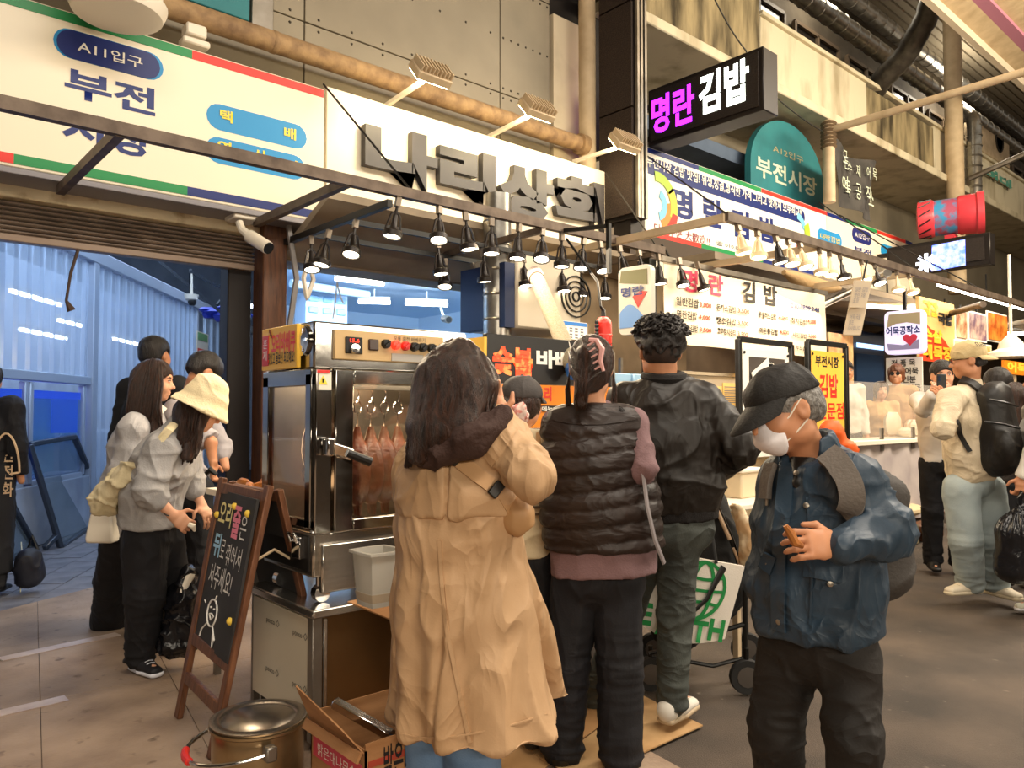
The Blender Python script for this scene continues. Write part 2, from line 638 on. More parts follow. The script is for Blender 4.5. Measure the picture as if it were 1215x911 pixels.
# ---- fascia and rolled shutter of the left shop
f0 = PY(0, 232, 6.1)[2]
xr = PY(303, 280, 6.15)[0]
struct('trim_3', MB().span((-6, 6.08, f0), (xr + 0.12, 6.3, 3.25)), M_fascia, bevel=0.01)
shutter = thing('roller_shutter', 'brown ribbed roller shutter rolled up above the blue hall', 'shutter', (0.5, 6.2, 2.45))
zb = PY(305, 316, 6.2)[2]
zt = f0
nsl = 7
for k in range(nsl):
    z0 = zb + (zt - zb) * k / nsl
    z1 = zb + (zt - zb) * (k + 1) / nsl
    pr = []
    for s in np.linspace(0, 1, 7):
        pr.append((6.2 - 0.035 * math.sin(math.pi * s), z0 + (z1 - z0) * (0.06 + 0.88 * s)))
    m = MB()
    pts = pr + [(6.24, z1), (6.24, z0)]
    m.rings([[(-6, y, z) for y, z in pts], [(xr, y, z) for y, z in pts]])
    m.build('slat', M_shutter, shutter)
MB().span((-6, 6.16, zb - 0.05), (xr, 6.25, zb)).build('bottom_bar', mat('shutter_bar', '#8a7768', 0.4, 0.3), shutter, bevel=0.006)
# pull rope hanging from the shutter
p0 = PY(94, 292, 6.18)
MB().tube([p0, p0 + A(-0.05, 0, -0.2), p0 + A(-0.075, 0, -0.4), p0 + A(-0.04, 0, -0.47)], [0.012, 0.01, 0.01, 0.03], 6).solo(
    'pull_rope', mat('rope', '#4a3a30', 0.9), 'frayed rope hanging from the shutter edge', 'rope')
# posts between the two shops
p = PY(319, 400, 6.1)
struct('trim_4', MB().span((p[0] - 0.1, 6.0, 0), (p[0] + 0.11, 6.2, 3.0)), M_wood, bevel=0.01)
struct('trim_4', MB().span((p[0] - 0.30, 6.22, 0), (p[0] - 0.1, 6.4, 2.6)), mat('dark_post', '#1d1614', 0.6), bevel=0.01)
PXL = p[0] + 0.11

# ---- the hall on the left: slatted plastic walls, tanks, far walls
az = math.radians(55)
wd = A(math.cos(az), math.sin(az), 0)
wn = A(math.sin(az), -math.cos(az), 0)          # towards the passage
P0 = PZ(42, 647)


def PW(x, y, off=0.0):
    q = P0 + wn * off
    d = ray(x, y)
    n = np.cross(wd, ZZ)
    return CAM + d * (((q - CAM) @ n) / (d @ n))


def wpt(t, z, off=0.0):
    return A(P0[0], P0[1], 0) + wd * t + wn * off + ZZ * z


def wt(x, y):
    return float((PW(x, y) - P0) @ wd)


ceil_h = struct('ceiling', MB().span((-6, 6.5, 5.2), (13, 24, 5.4)), mat('hall_ceiling', '#5b6a80', 0.8, col2='#465468', vs=2))
struct('wall_back', MB().span((-6, 19.5, 0), (14, 19.8, 5.3)), M_hallwall)
struct('wall_left', MB().span((-3.2, 6.5, 0), (-3.0, 20, 5.3)), M_hallwall)
kd = A(math.cos(math.radians(66)), math.sin(math.radians(66)), 0)
kq = A(PXL - 0.02, 6.42, 0)
struct('wall_right', MB().bar(kq + A(0, 0, 1.7), kq + kd * 6.5 + A(0, 0, 1.7), 0.1, 3.4), M_hallwall)
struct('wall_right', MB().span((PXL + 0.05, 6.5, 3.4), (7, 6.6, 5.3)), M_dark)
cw = thing('strip_curtain_wall', 'translucent ribbed plastic partition wall with white frame inside the blue hall', 'partition', tuple(wpt(0, 0)))
t0, t1, t2, t3 = -3.2, wt(107, 400), wt(231, 420), wt(297, 460)
ztop = 3.2
tr = 1.72
# frame rails and posts
for nm, a, b, w in (('rail', wpt(t0, ztop), wpt(t3 + 1, ztop), 0.16), ('rail', wpt(t0, tr), wpt(t1, tr), 0.10),
                    ('post', wpt(t1, 0), wpt(t1, ztop), 0.14), ('post', wpt(t2, 0), wpt(t2, ztop), 0.1),
                    ('post', wpt(t0 + 1.3, 0), wpt(t0 + 1.3, ztop), 0.08)):
    MB().bar(a, b, w, w, up=tuple(wn)).build(nm, M_hallframe, cw, bevel=0.01)
# ribbed strips, each its own piece
nst = 0
for a, b, zlo in ((t0, t1, tr), (t1, t2, 0.05), (t2 + 0.5, t3 + 0.6, 0.05)):
    n = int((b - a) / (0.24 if a < t2 else 0.4))
    for k in range(n):
        s0 = a + (b - a) * k / n
        s1 = a + (b - a) * (k + 1) / n
        m = MB()
        sec = [(s0, 0.0), (s0 + 0.02, 0.035), (s0 + 0.05, 0.035), (s0 + 0.07, 0.0), (s1 - 0.008, 0.0), (s1 - 0.008, -0.006),
               (s0 + 0.07, -0.006), (s0 + 0.05, 0.025), (s0 + 0.02, 0.025), (s0, -0.006)]
        m.rings([[wpt(s, zlo, o) for s, o in sec], [wpt(s, ztop, o) for s, o in sec]])
        m.build('strip', M_curtain, cw, smooth=0)
# stall clutter behind the curtain: pale shelves and bright tube lights
M_tube = mat('tube_light', '#ffffff', 0.5, emit=9, ecol='#dfeaff')
for k in range(9):
    t = t0 + 0.6 + k * 1.15
    z = 1.1 + (k * 37 % 5) * 0.1
    MB().frame_box(wpt(t, z / 2, -0.55 - 0.1 * (k % 3)), wd, wn, ZZ, (0.85, 0.4, z)).solo(
        'freezer', mat('freezer_%d' % (k % 3), ['#c2cfdc', '#7d90a8', '#a9bbd0'][k % 3], 0.5),
        'pale freezer cabinet blurred behind the ribbed plastic, %s from the left' % ORD[k], 'freezer', 'freezers behind the plastic', bevel=0.02)
struct('wall_left', MB().bar(wpt(-4, 1.7, -1.5), wpt(10, 1.7, -1.5), 0.1, 3.4), M_hallwall)
for k, (t, z, off) in enumerate(((-2.0, 2.75, -0.7), (-0.6, 2.55, -1.0), (-2.2, 2.2, -0.9), (1.6, 2.75, -0.8), (3.2, 2.6, -1.0), (2.0, 2.35, -0.9), (4.8, 2.5, -0.9))):
    b = thing('tube_lamp', 'white tube lamp glowing behind the ribbed plastic wall, %s of seven' % ORD[k], 'lamp', tuple(wpt(t, z, off)), 'tube lamps behind the plastic')
    MB().bar(wpt(t - 0.6, z, off), wpt(t + 0.6, z, off), 0.04).build('tube', M_tube, b)
    MB().bar(wpt(t - 0.64, z + 0.045, off), wpt(t + 0.64, z + 0.045, off), 0.09, 0.05).build('housing', M_white, b)
# low wall of blue fish tanks under the near curtain
M_tank = mat('tank_blue', '#1140d8', 0.25, emit=0.25, ecol='#1638e0')
base = struct('wall_left', MB().bar(wpt(t0, 0.31, -0.03), wpt(t1, 0.31, -0.03), 0.16, 0.62), M_hallwall, bevel=0.01)
for k, (xa, xb, c) in enumerate(((-70, 24, 'left'), (34, 94, 'right'))):
    a, b = wt(xa, 560), wt(xb, 560)
    tk = thing('fish_tank', 'blue lit glass fish tank set in the low wall, the %s one of two' % c, 'fish tank', tuple(wpt((a + b) / 2, 0.64)))
    MB().bar(wpt(a, 1.12, -0.30), wpt(b, 1.12, -0.30), 0.04, 0.96).build('back_panel', M_tank if k == 0 else mat('tank_teal', '#9fd0d8', 0.3), tk)
    MB().bar(wpt(a, 1.54, -0.14), wpt(b, 1.54, -0.14), 0.28, 0.08).build('tank_lid', M_tank, tk)
    MB().bar(wpt(b - 0.03, 1.12, -0.14), wpt(b - 0.03, 1.5, -0.14), 0.06, 0.3).build('tank_side', M_tank, tk)
    MB().bar(wpt(a, 0.66, -0.16), wpt(b, 0.66, -0.16), 0.3, 0.05).build('tank_floor', M_hallframe, tk)
    MB().bar(wpt(a, 1.12, 0.0), wpt(b, 1.12, 0.0), 0.012, 0.92).build('pane', glass('tank_glass', '#5f9fe8', 0.05, 0.3), tk)
    fr = MB()
    for q, r_ in ((wpt(a - 0.03, 0.64), wpt(a - 0.03, 1.66)), (wpt(b + 0.03, 0.64), wpt(b + 0.03, 1.66)), (wpt(a, 0.64), wpt(b, 0.64))):
        fr.bar(q, r_, 0.07, 0.07, up=tuple(wn))
    fr.build('frame', M_hallframe, tk, bevel=0.01)
# glazed door panel leaning on the low wall, and a second one mostly hidden
M_pane = glass('leaning_glass', '#7e93a5', 0.08, 0.55)
for k, (q, lb) in enumerate(((((35, 527), (88, 518), (128, 612), (72, 649)), 'frameless looking glass door with a curved foot leaning on the low wall'),
                             (((-55, 540), (6, 585), (42, 650), (-40, 690)), 'glass door panel with pale edge half hidden at the left edge'))):
    tl, trr = PW(*q[0], 0.12), PW(*q[1], 0.12)
    br, bl = PZ(*q[2]), PZ(*q[3])
    pn = thing('glass_door_panel', lb, 'door panel', tuple(bl))
    fr = MB()
    for a, b in ((tl, trr), (trr, br), (bl, br), (tl, bl)):
        fr.bar(a, b, 0.06, 0.05)
    if k == 0:
        fr.bar(bl + (tl - bl) * 0.12, bl + A(-0.16, -0.1, 0.02), 0.06, 0.05)
    fr.build('frame', mat('panel_frame', '#4d5561', 0.35, 0.6), pn, bevel=0.008)
    MB().add([tl, trr, br, bl], [[0, 1, 2, 3]]).build('pane', M_pane, pn)
# poster and wall bottle in the passage
a, b = PW(228, 390, 0.08), PW(242, 421, 0.08)
ps = thing('poster', 'small poster with a green and red print on the plastic partition', 'poster', tuple(wpt((wt(228, 400) + wt(242, 400)) / 2, b[2], 0.05)))
t_a, t_b = wt(228, 400), wt(242, 400)
for z0_, z1_, m_, nm in ((0.0, 1.0, M_white, 'sheet'), (0.02, 0.24, M_sred, 'red_band'), (0.62, 0.95, mat('leaf_green', '#6d9f6a', 0.6), 'green_print')):
    za, zb_ = b[2] + (a[2] - b[2]) * z0_, b[2] + (a[2] - b[2]) * z1_
    ins = 0.0 if nm == 'sheet' else 0.06
    MB().bar(wpt(t_a + ins, (za + zb_) / 2, 0.07 + ins * 0.1), wpt(t_b - ins, (za + zb_) / 2, 0.07 + ins * 0.1), 0.012, zb_ - za).build(nm, m_, ps)
# roof trusses and a lamp deep in the hall
M_truss = mat('truss_steel', '#232a35', 0.6)
tz = thing('roof_truss', 'dark steel roof truss high in the blue hall', 'truss', tuple(PD(250, 340, 11)))
m = MB()
for a, b in (((140, 268), (297, 400)), ((225, 322), (300, 360)), ((226, 320), (226, 350)), ((258, 362), (290, 322)), ((200, 300), (297, 322))):
    m.bar(PD(*a, 11), PD(*b, 11.5), 0.04)
m.build('beam', M_truss, tz)
cm = thing('dome_camera', 'white dome camera hanging over the plastic partition', 'camera', tuple(PD(227, 352, 9.5)))
MB().lathe([(0.03, 0.0), (0.075, 0.03), (0.085, 0.09), (0.02, 0.1), (0.012, 0.35)], PD(227, 358, 9.5), 14).build('body', M_white, cm)
MB().ball(PD(228, 358, 9.5), 0.055, 10).build('lens_dome', M_black, cm)
MB().bar(PD(283, 363, 10), PD(299, 363, 10), 0.05).solo('tube_lamp', M_tube, 'short white tube lamp deep in the hall beside the dark post', 'lamp')
# blue tarpaulin heap on top of the partition
m = MB()
for k in range(14):
    q = PD(262 + rnd.uniform(-14, 24), 370 + rnd.uniform(-6, 6), 12)
    m.ball(q, (rnd.uniform(0.1, 0.22), rnd.uniform(0.1, 0.2), rnd.uniform(0.05, 0.12)), 8)
m.solo('tarpaulin', mat('blue_tarp', '#1a2a9a', 0.5), 'crumpled blue tarpaulin lying on top of the partition', 'tarpaulin')

# ---- kitchen behind the roaster
XR = PY(600, 340, 6.2)[0] + 0.3
struct('ceiling', MB().prism([(PXL, 6.45), (7.6, 6.45), (7.6, 11.0), (PXL + 2.03, 11.0)], (0, 0, 3.05), (1, 0, 0), (0, 1, 0), 0.1), mat('kitchen_ceiling', '#b9d4ee', 0.5))
struct('wall_back', MB().span((PXL + 1.95, 10.8, 0), (7.6, 11.0, 3.0)), M_kwall)
struct('wall_right', MB().span((7.4, 6.5, 0), (7.6, 11, 3.0)), M_kwall)
hb = PY(331, 311, 6.2)[2]
struct('trim_5', MB().span((PXL, 6.1, hb), (7.6, 6.45, 3.6)), mat('header_beige', '#8f7f6a', 0.7, col2='#6e604f', vs=3))
# sloping soffit under the second sign
sm = MB()
sm.rings([[(PXL, 6.1, hb + 0.02), (PXL, 6.1, hb + 0.1), (PXL, 5.3, hb + 0.42), (PXL, 5.3, hb + 0.36)],
          [(7.6, 6.1, hb + 0.02), (7.6, 6.1, hb + 0.1), (7.6, 5.3, hb + 0.42), (7.6, 5.3, hb + 0.36)]])
struct('trim_6', sm, mat('soffit', '#a08f78', 0.7, col2='#7c6d5a', vs=2))
for k, (a, b) in enumerate((((398, 333), (458, 336)), ((425, 358), (463, 359)), ((481, 360), (531, 362)))):
    q0, q1 = PZ(*a, 2.78), PZ(*b, 2.78)
    if k == 0:
        q0, q1 = PY(398, 331, 7.6), PY(455, 337, 7.6)
    b_ = thing('tube_lamp', '%s white tube lamp on the kitchen ceiling from the left, above the roaster' % ORD[k].capitalize(), 'lamp', tuple((q0 + q1) / 2), 'kitchen tube lamps')
    MB().cyl(q0, q1, 0.022).build('tube', mat('kitchen_tube', '#ffffff', 0.4, emit=12, ecol='#f0f6ff'), b_)
    MB().bar(q0 + A(0, 0, 0.05), q1 + A(0, 0, 0.05), 0.07, 0.04).build('housing', M_white, b_)
    c = (q0 + q1) / 2
    MB().cyl(c + A(0, 0, 0.06), A(c[0], c[1], 2.95), 0.012, n=6).build('hanger', M_white, b_)
# cabinet with square doors and a wall pipe
kc = thing('kitchen_cabinet', 'pale blue cabinet with rows of square doors on the kitchen wall', 'cabinet', tuple(PY(388, 380, 8.6)))
a, b = PY(363, 346, 8.6), PY(412, 378, 8.6)
MB().span((a[0], 8.6, b[2] - 0.3), (b[0], 8.9, a[2])).build('carcass', M_kwall, kc)
for i in range(3):
    for j in range(2):
        w = (b[0] - a[0]) / 3
        h = (a[2] - b[2]) / 2
        MB().span((a[0] + i * w + 0.03, 8.57, b[2] + j * h + 0.03), (a[0] + (i + 1) * w - 0.03, 8.6, b[2] + (j + 1) * h - 0.03)).build('cabinet_door', mat('cabinet_door', '#a8cbe6', 0.4), kc, bevel=0.015, seg=2)
MB().cyl(PY(345, 336, 8.2), PY(437, 350, 8.2), 0.05).solo('wall_pipe', M_kwall, 'pale pipe running under the kitchen ceiling', 'pipe')
fan = thing('wall_fan', 'round white fan at the right edge of the kitchen opening', 'fan', tuple(PY(566, 368, 7.0)))
MB().lathe([(0.18, 0), (0.18, 0.07), (0.14, 0.08), (0.14, 0.02)], PY(567, 366, 7.0), 20, (0, -1, 0)).build('fan_ring', M_white, fan)
bl = MB()
for k in range(4):
    t = k * math.pi / 2
    c = PY(567, 366, 6.96)
    bl.bar(c, c + A(math.cos(t) * 0.13, 0, math.sin(t) * 0.13), 0.06, 0.01, up=(0, 1, 0))
bl.build('blade', mat('fan_blade', '#9cc4dd', 0.4), fan)
c = PY(527, 378, 7.5)
kcam = thing('security_camera', 'small black bullet camera on the kitchen wall', 'camera', tuple(c))
MB().cyl(c, c + A(-0.05, -0.16, -0.03), 0.045).build('body', M_dsteel, kcam)
MB().cyl(c + A(-0.05, -0.16, -0.03), c + A(-0.052, -0.165, -0.031), 0.035).build('lens', M_black, kcam)
MB().cyl(c, c + A(0.02, 0.1, 0.14), 0.015).build('bracket', M_white, kcam)
# lower kitchen front so that the stall closes behind the counters
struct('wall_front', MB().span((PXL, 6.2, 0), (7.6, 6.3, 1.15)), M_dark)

# ================================================================== SIGNS OVER THE SHOPS
SY = 5.8


def pill(p0, p1, Y, h):
    """Rounded field between two picture points on its middle line."""
    a, b = PY(*p0, Y), PY(*p1, Y)
    r = h / 2
    z = (a[2] + b[2]) / 2
    pts = [(b[0] - r + r * math.cos(t), z + r * math.sin(t)) for t in np.linspace(-math.pi / 2, math.pi / 2, 9)]
    pts += [(a[0] + r + r * math.cos(t), z + r * math.sin(t)) for t in np.linspace(math.pi / 2, 3 * math.pi / 2, 9)]
    return MB().prism(pts, (0, Y, 0), (1, 0, 0), (0, 0, 1), 0.004)


def sboard(name, label, x0, x1, z0, z1, m, Y=SY, cat='sign', t=0.22):
    r = thing(name, label, cat, ((x0 + x1) / 2, Y + t / 2, z0))
    MB().span((x0, Y, z0), (x1, Y + t, z1)).build('board', m, r, bevel=0.006)
    return r


def strip(r, x0, x1, z0, z1, m, Y=SY, name='stripe'):
    return MB().span((x0, Y - 0.004, z0), (x1, Y + 0.002, z1)).build(name, m, r)


xe1 = PY(386, 180, SY)[0]
z0s, z1s = 2.94, 4.065
s1 = sboard('market_sign', 'long cream sign board with navy pill, at the far left over the shutter', -1.2, xe1 - 0.01, z0s, z1s, M_sign)
strip(s1, -1.2, PY(228, 58, SY)[0], z1s - 0.075, z1s - 0.01, M_sgreen)
strip(s1, PY(228, 58, SY)[0], xe1 - 0.02, z1s - 0.075, z1s - 0.01, M_sred)
strip(s1, -1.2, PY(16, 196, SY)[0], z0s + 0.02, z0s + 0.085, M_sred)
strip(s1, PY(16, 196, SY)[0], PY(222, 236, SY)[0], z0s + 0.02, z0s + 0.085, M_sgreen)
strip(s1, PY(222, 236, SY)[0], xe1 - 0.02, z0s + 0.02, z0s + 0.085, M_navy)
pill((63, 49), (194, 80), SY - 0.002, 0.2).build('name_field', M_cyan, s1)
pill((67, 50), (190, 79), SY - 0.006, 0.195).build('name_field', M_navy, s1)
tyx('A11입구', s1, M_signw, SY - 0.008, (92, 47), (169, 82), bold=0.01)
tyx('부전', s1, M_navy, SY, (77, 78), (184, 139), bold=0.03)
tyx('시장', s1, M_navy, SY, (74, 128), (180, 190), bold=0.03)
for (a, b), ws in ((((245, 136), (364, 164)), (('택', (261, 129), (276, 147)), ('배', (337, 150), (351, 167)))),
                   (((244, 174), (362, 202)), (('열', (258, 166), (275, 184)), ('식', (301, 176), (314, 195)), ('인', (338, 188), (353, 206))))):
    pill(a, b, SY - 0.002, 0.2).build('name_field', M_cyan, s1)
    for w, p, q in ws:
        tyx(w, s1, M_yellow, SY - 0.004, p, q, bold=0.03)
tyx('개 집 (상담실)', s1, M_navy, SY - 0.004, (278, 176), (300, 186))
MB().span((-1.2, SY - 0.02, z0s - 0.05), (xe1, SY + 0.3, z0s - 0.005)).build('bottom_ledge', mat('sign_ledge', '#8e8a8e', 0.4, 0.4), s1, bevel=0.006)

x2 = PY(718, 240, SY)[0]
s2 = sboard('shop_sign', 'cream sign board with big raised grey letters over the duck roaster', xe1 + 0.01, x2, 2.96, 4.1, M_sign)
M_letter = mat('letter_grey', '#454244', 0.5, col2='#3c393a', vs=3)
for w, p, q in (('나', (428, 143), (513, 233)), ('리', (516, 169), (582, 248)), ('상', (587, 190), (651, 270)), ('회', (653, 205), (711, 279))):
    tyx(w, s2, M_letter, SY, p, q, bold=0.055, depth=0.07, lift=0.012, name='raised_letter')

# sign of the rice roll stall
xa, xb = PY(765, 230, SY)[0], PY(981, 285, SY)[0]
za, zb2 = PY(780, 286, SY)[2], PY(766, 175, SY)[2]
s3 = sboard('stall_sign', 'white stall sign with navy slogan band and a coloured swirl', xa, xb, za, zb2 + 0.02, M_signw, t=0.12)
H3 = zb2 - za
for a, b, m in ((765, 829, M_navy), (829, 903, M_sgreen), (903, 981, M_sred)):
    strip(s3, PY(a, 200, SY)[0], PY(b, 240, SY)[0], zb2 - 0.05, zb2 + 0.01, m)
for a, b, m in ((765, 832, M_sred), (832, 905, M_sgreen), (905, 981, M_navy)):
    strip(s3, PY(a, 285, SY)[0], PY(b, 310, SY)[0], za + 0.03, za + 0.1, m)
pill((745, 190), (955, 256), SY - 0.002, 0.21).build('slogan_band', M_navy, s3)
tyx('부전시장 김밥 맛집! 위생,청결,정직한 가격 그리고 맛까지 모두최고!!', s3, M_signw, SY - 0.006, (767, 183), (951, 259), bold=0.02)
for w, p, q in (('명', (798, 221), (822, 263)), ('란', (834, 232), (858, 273)), ('김', (867, 246), (889, 285)), ('밥', (901, 255), (920, 290))):
    tyx(w, s3, M_navy, SY, p, q, bold=0.04)
tyx('단체주문 大歡迎!!', s3, mat('sign_maroon', '#8d2430', 0.5), SY, (776, 264), (842, 292), bold=0.01)
tyx('☎ 010.8988 2148 / 010.3991 4402', s3, M_ink, SY, (849, 285), (942, 314))


def arc(c, r0, r1, t0, t1, n=12):
    return [(c[0] + r1 * math.cos(t), c[1] + r1 * math.sin(t)) for t in np.linspace(t0, t1, n)] + \
           [(c[0] + r0 * math.cos(t), c[1] + r0 * math.sin(t)) for t in np.linspace(t1, t0, n)]


c = PY(772, 240, SY)
for r0, r1, t0_, t1_, m in ((0.3, 0.42, -1.5, -0.2, M_sred), (0.27, 0.4, -0.4, 0.7, M_yellow), (0.2, 0.3, -1.2, 0.2, mat('swirl_orange', '#f08a3c', 0.4)),
                            (0.28, 0.4, 0.6, 1.7, mat('swirl_green', '#a8c83c', 0.4)), (0.1, 0.2, -1.3, 1.2, mat('swirl_blue', '#7cc0e0', 0.4))):
    MB().prism(arc((c[0] + 0.12, c[2]), r0, r1, t0_, t1_), (0, SY - 0.004 - 0.002 * r1 * 10, 0), (1, 0, 0), (0, 0, 1), 0.004).build('swirl', m, s3)
c = PY(945, 275, SY)
for r0, r1, t0_, t1_, m in ((0.2, 0.3, 0.3, 1.5, mat('swirl_blue', '#7cc0e0', 0.4)), (0.24, 0.4, -0.7, 0.5, mat('swirl_green', '#a8c83c', 0.4)), (0.14, 0.24, -1.6, -0.5, M_sred)):
    MB().prism(arc((c[0], c[2]), r0, r1, t0_, t1_), (0, SY - 0.004 - 0.002 * r1 * 10, 0), (1, 0, 0), (0, 0, 1), 0.004).build('swirl', m, s3)

# next market sign to the right
xc = PY(1082, 300, SY)[0]
s4 = sboard('market_sign', 'cream sign board with small navy and cyan pills, right of the rice roll stall sign', xb + 0.02, xc, za + 0.05, zb2 + 0.02, M_sign, t=0.12)
for a, b, m in ((981, 1004, M_navy), (1004, 1040, M_sgreen), (1040, 1074, M_sred), (1074, 1082, M_navy)):
    strip(s4, PY(a, 250, SY)[0], PY(b, 270, SY)[0], zb2 - 0.05, zb2 + 0.01, m)
pill((1011, 277), (1034, 284), SY - 0.002, 0.24).build('name_field', M_navy, s4)
tyx('A12입구', s4, M_signw, SY - 0.006, (1014, 274), (1032, 287))
tyx('부전', s4, M_navy, SY, (1013, 291), (1034, 306), bold=0.03)
pill((970, 279), (999, 287), SY - 0.002, 0.24).build('name_field', M_cyan, s4)
tyx('대박김밥', s4, M_yellow, SY - 0.006, (973, 276), (997, 290))
pill((1045, 298), (1072, 303), SY - 0.002, 0.24).build('name_field', M_cyan, s4)

# round topped teal sign standing above
M_teal = mat('teal_board', '#2f7f86', 0.5, col2='#286c74', vs=2)
TY = 6.25
a, b = PY(891, 236, TY), PY(978, 236, TY)
top = PY(925, 141, TY)
w = b[0] - a[0]
zb3 = PY(891, 205, TY)[2] - 0.35
ts = thing('arched_sign', 'teal arched sign board standing behind the stall sign', 'sign', ((a[0] + b[0]) / 2, TY, zb3))
cxm = (a[0] + b[0]) / 2
poly = [(b[0], zb3)]
hh = top[2] - (zb3 + 0.5)
poly += [(cxm + w / 2 * math.cos(t), zb3 + 0.5 + hh * math.sin(t)) for t in np.linspace(0, math.pi, 25)]
poly += [(a[0], zb3)]
MB().prism(poly, (0, TY, 0), (1, 0, 0), (0, 0, 1), 0.1).build('board', M_teal, ts)
for x_ in (a[0] + 0.3, b[0] - 0.3):
    MB().bar((x_, TY + 0.1, zb3 + 0.6), (x_, 7.4, zb3 + 0.6), 0.06).build('wall_bracket', M_dsteel, ts)
tyx('A12입구', ts, mat('dull_gold', '#b9a878', 0.5), TY, (917, 171), (953, 195))
tyx('부전시장', ts, mat('pale_letter', '#cfd8c0', 0.5), TY, (897, 183), (969, 235), bold=0.02)
# dark cloth banner hanging beside it
cloth = thing('cloth_banner', 'slack dark grey cloth banner with pale lettering tied to the pole', 'banner', tuple(PY(1012, 258, 5.9)))
qa, qb, qc, qd = PY(979, 157, 5.6), PY(1037, 192, 5.6), PY(1035, 262, 5.6), PY(994, 240, 5.6)


def clothf(u, v):
    p = (qa * (1 - u) + qb * u) * (1 - v) + (qd * (1 - u) + qc * u) * v
    return p + A(0, -0.07 * math.sin(u * 9 + v * 3), -0.12 * math.sin(math.pi * u) * (1 - v))


MB().sheet(clothf, 24, 16, 0.008).build('cloth', mat('banner_cloth', '#4a4744', 0.9, col2='#383634', vs=5), cloth)
for w_, u0, v0, sz in (('모든수제어묵', 0.14, 0.36, (0.8, 0.3)), ('어묵공작소', 0.1, 0.80, (0.84, 0.34))):
    for k, ch in enumerate(w_):
        p = clothf(u0 + sz[0] * k / len(w_), v0)
        text(ch, cloth, mat('pale_letter', '#cfd8c0', 0.5), p + A(0, -0.06, 0), (1, 0, 0), (0, 0, 1), 0.14 if sz[1] < 0.32 else 0.19, 0.2 if sz[1] < 0.32 else 0.26)

# ---- projecting LED signs
M_led = mat('led_panel', '#1c1613', 0.6, bump=0.5, col2='#2b211c', vs=160, ramp=(0.4, 0.6))
M_ledframe = mat('led_frame', '#26211f', 0.4, 0.4)
LX = PY(768, 172, 5.8)[0]
yb_ = PX(905, 125, LX)[1]
zl0, zl1 = PX(768, 174, LX)[2], PX(767, 104, LX)[2]
zl1 = (zl1 + PX(905, 57, LX)[2]) / 2
l1 = thing('led_sign', 'black projecting dot matrix sign glowing with purple and white letters', 'sign', (LX + 0.15, 5.0, zl0))
MB().span((LX + 0.02, yb_, zl0), (LX + 0.32, 5.8, zl1)).build('case', M_ledframe, l1, bevel=0.01)
MB().span((LX, yb_ + 0.05, zl0 + 0.05), (LX + 0.03, 5.75, zl1 - 0.05)).build('screen', M_led, l1)
M_purple = mat('led_purple', '#b437e8', 0.5, emit=3.0, ecol='#b020ff')
M_ledw = mat('led_white', '#ffffff', 0.5, emit=2.2, ecol='#f4fff0')
txx('명란', l1, M_purple, LX, (773, 117), (824, 144), bold=0.03)
txx('김밥', l1, M_ledw, LX, (829, 90), (889, 118), bold=0.04)
MB().bar(A(LX + 0.17, 5.8, (zl0 + zl1) / 2 + 0.2), A(LX + 0.17, 7.4, (zl0 + zl1) / 2 + 0.2), 0.07).build('arm', M_ledframe, l1)
MB().bar(A(LX + 0.17, 5.8, (zl0 + zl1) / 2 - 0.2), A(LX + 0.17, 7.4, (zl0 + zl1) / 2 - 0.2), 0.07).build('arm', M_ledframe, l1)

TX = PY(711, 264, 5.9)[0]
yt = PX(752, 258, TX)[1]
l2 = thing('led_sign', 'tall narrow dark dot matrix sign, switched off, beside the round column', 'sign', (TX + 0.12, 5.6, 3.5))
MB().span((TX + 0.02, yt - 0.02, 3.5), (TX + 0.2, 5.92, 8.5)).build('case', M_ledframe, l2, bevel=0.01)
grid = MB()
for k in range(4):
    grid.span((TX - 0.015, yt + 0.01, 3.55 + k * 1.2), (TX + 0.03, 5.88, 3.55 + k * 1.2 + 1.18))
grid.build('screen', mat('led_screen_off', '#3a2c24', 0.7, col2='#1d1512', vs=110, ramp=(0.45, 0.55), bump=0.4), l2)
for dx in (0.04, 0.10, 0.17):
    MB().bar(A(TX + dx, yt - 0.03, 3.5), A(TX + dx, yt - 0.03, 8.5), 0.035).build('rail', M_dsteel, l2)
MB().bar(A(TX + 0.15, 5.6, 3.3), A(TX + 0.15, 5.6, 3.55), 0.25, 0.2).build('bracket', M_ledframe, l2)

DX = PY(1052, 318, 5.6)[0]
dy = PX(1175, 318, DX)[1]
dz0, dz1 = (PX(1052, 324, DX)[2] + PX(1172, 318, DX)[2]) / 2, (PX(1052, 292, DX)[2] + PX(1172, 277, DX)[2]) / 2
l3 = thing('led_sign', 'projecting display with a blue cloud picture below the red blower', 'sign', (DX + 0.1, 4.8, dz0))
MB().span((DX + 0.02, dy, dz0), (DX + 0.25, 5.6, dz1)).build('case', M_ledframe, l3, bevel=0.01)
MB().span((DX, dy + 0.08, dz0 + 0.08), (DX + 0.03, 5.55, dz1 - 0.06)).build('screen', M_led, l3)
q0, q1 = PX(1105, 322, DX), PX(1145, 284, DX)
M_lcd = mat('display_blue', '#5a7df0', 0.5, emit=1.6, ecol='#4a6cf5', col2='#ffffff', vs=9)
pic = [(5.6 - q0[1], q0[2]), (5.6 - q1[1], q0[2] + 0.03), (5.6 - q1[1], q1[2]), (5.6 - q0[1] + 0.02, q1[2] - 0.02)]
b_ = MALL = MB().prism(pic, (DX - 0.004, 5.6, 0), (0, -1, 0), (0, 0, 1), 0.004)
o = b_.build('lit_picture', M_lcd, l3)
fl = MB()
c = PX(1099, 312, DX)
for k in range(8):
    t = k * math.pi / 4
    fl.bar(c + A(-0.004, 0, 0), c + A(-0.004, 0.16 * math.cos(t), 0.16 * math.sin(t)), 0.055, 0.01, up=(1, 0, 0))
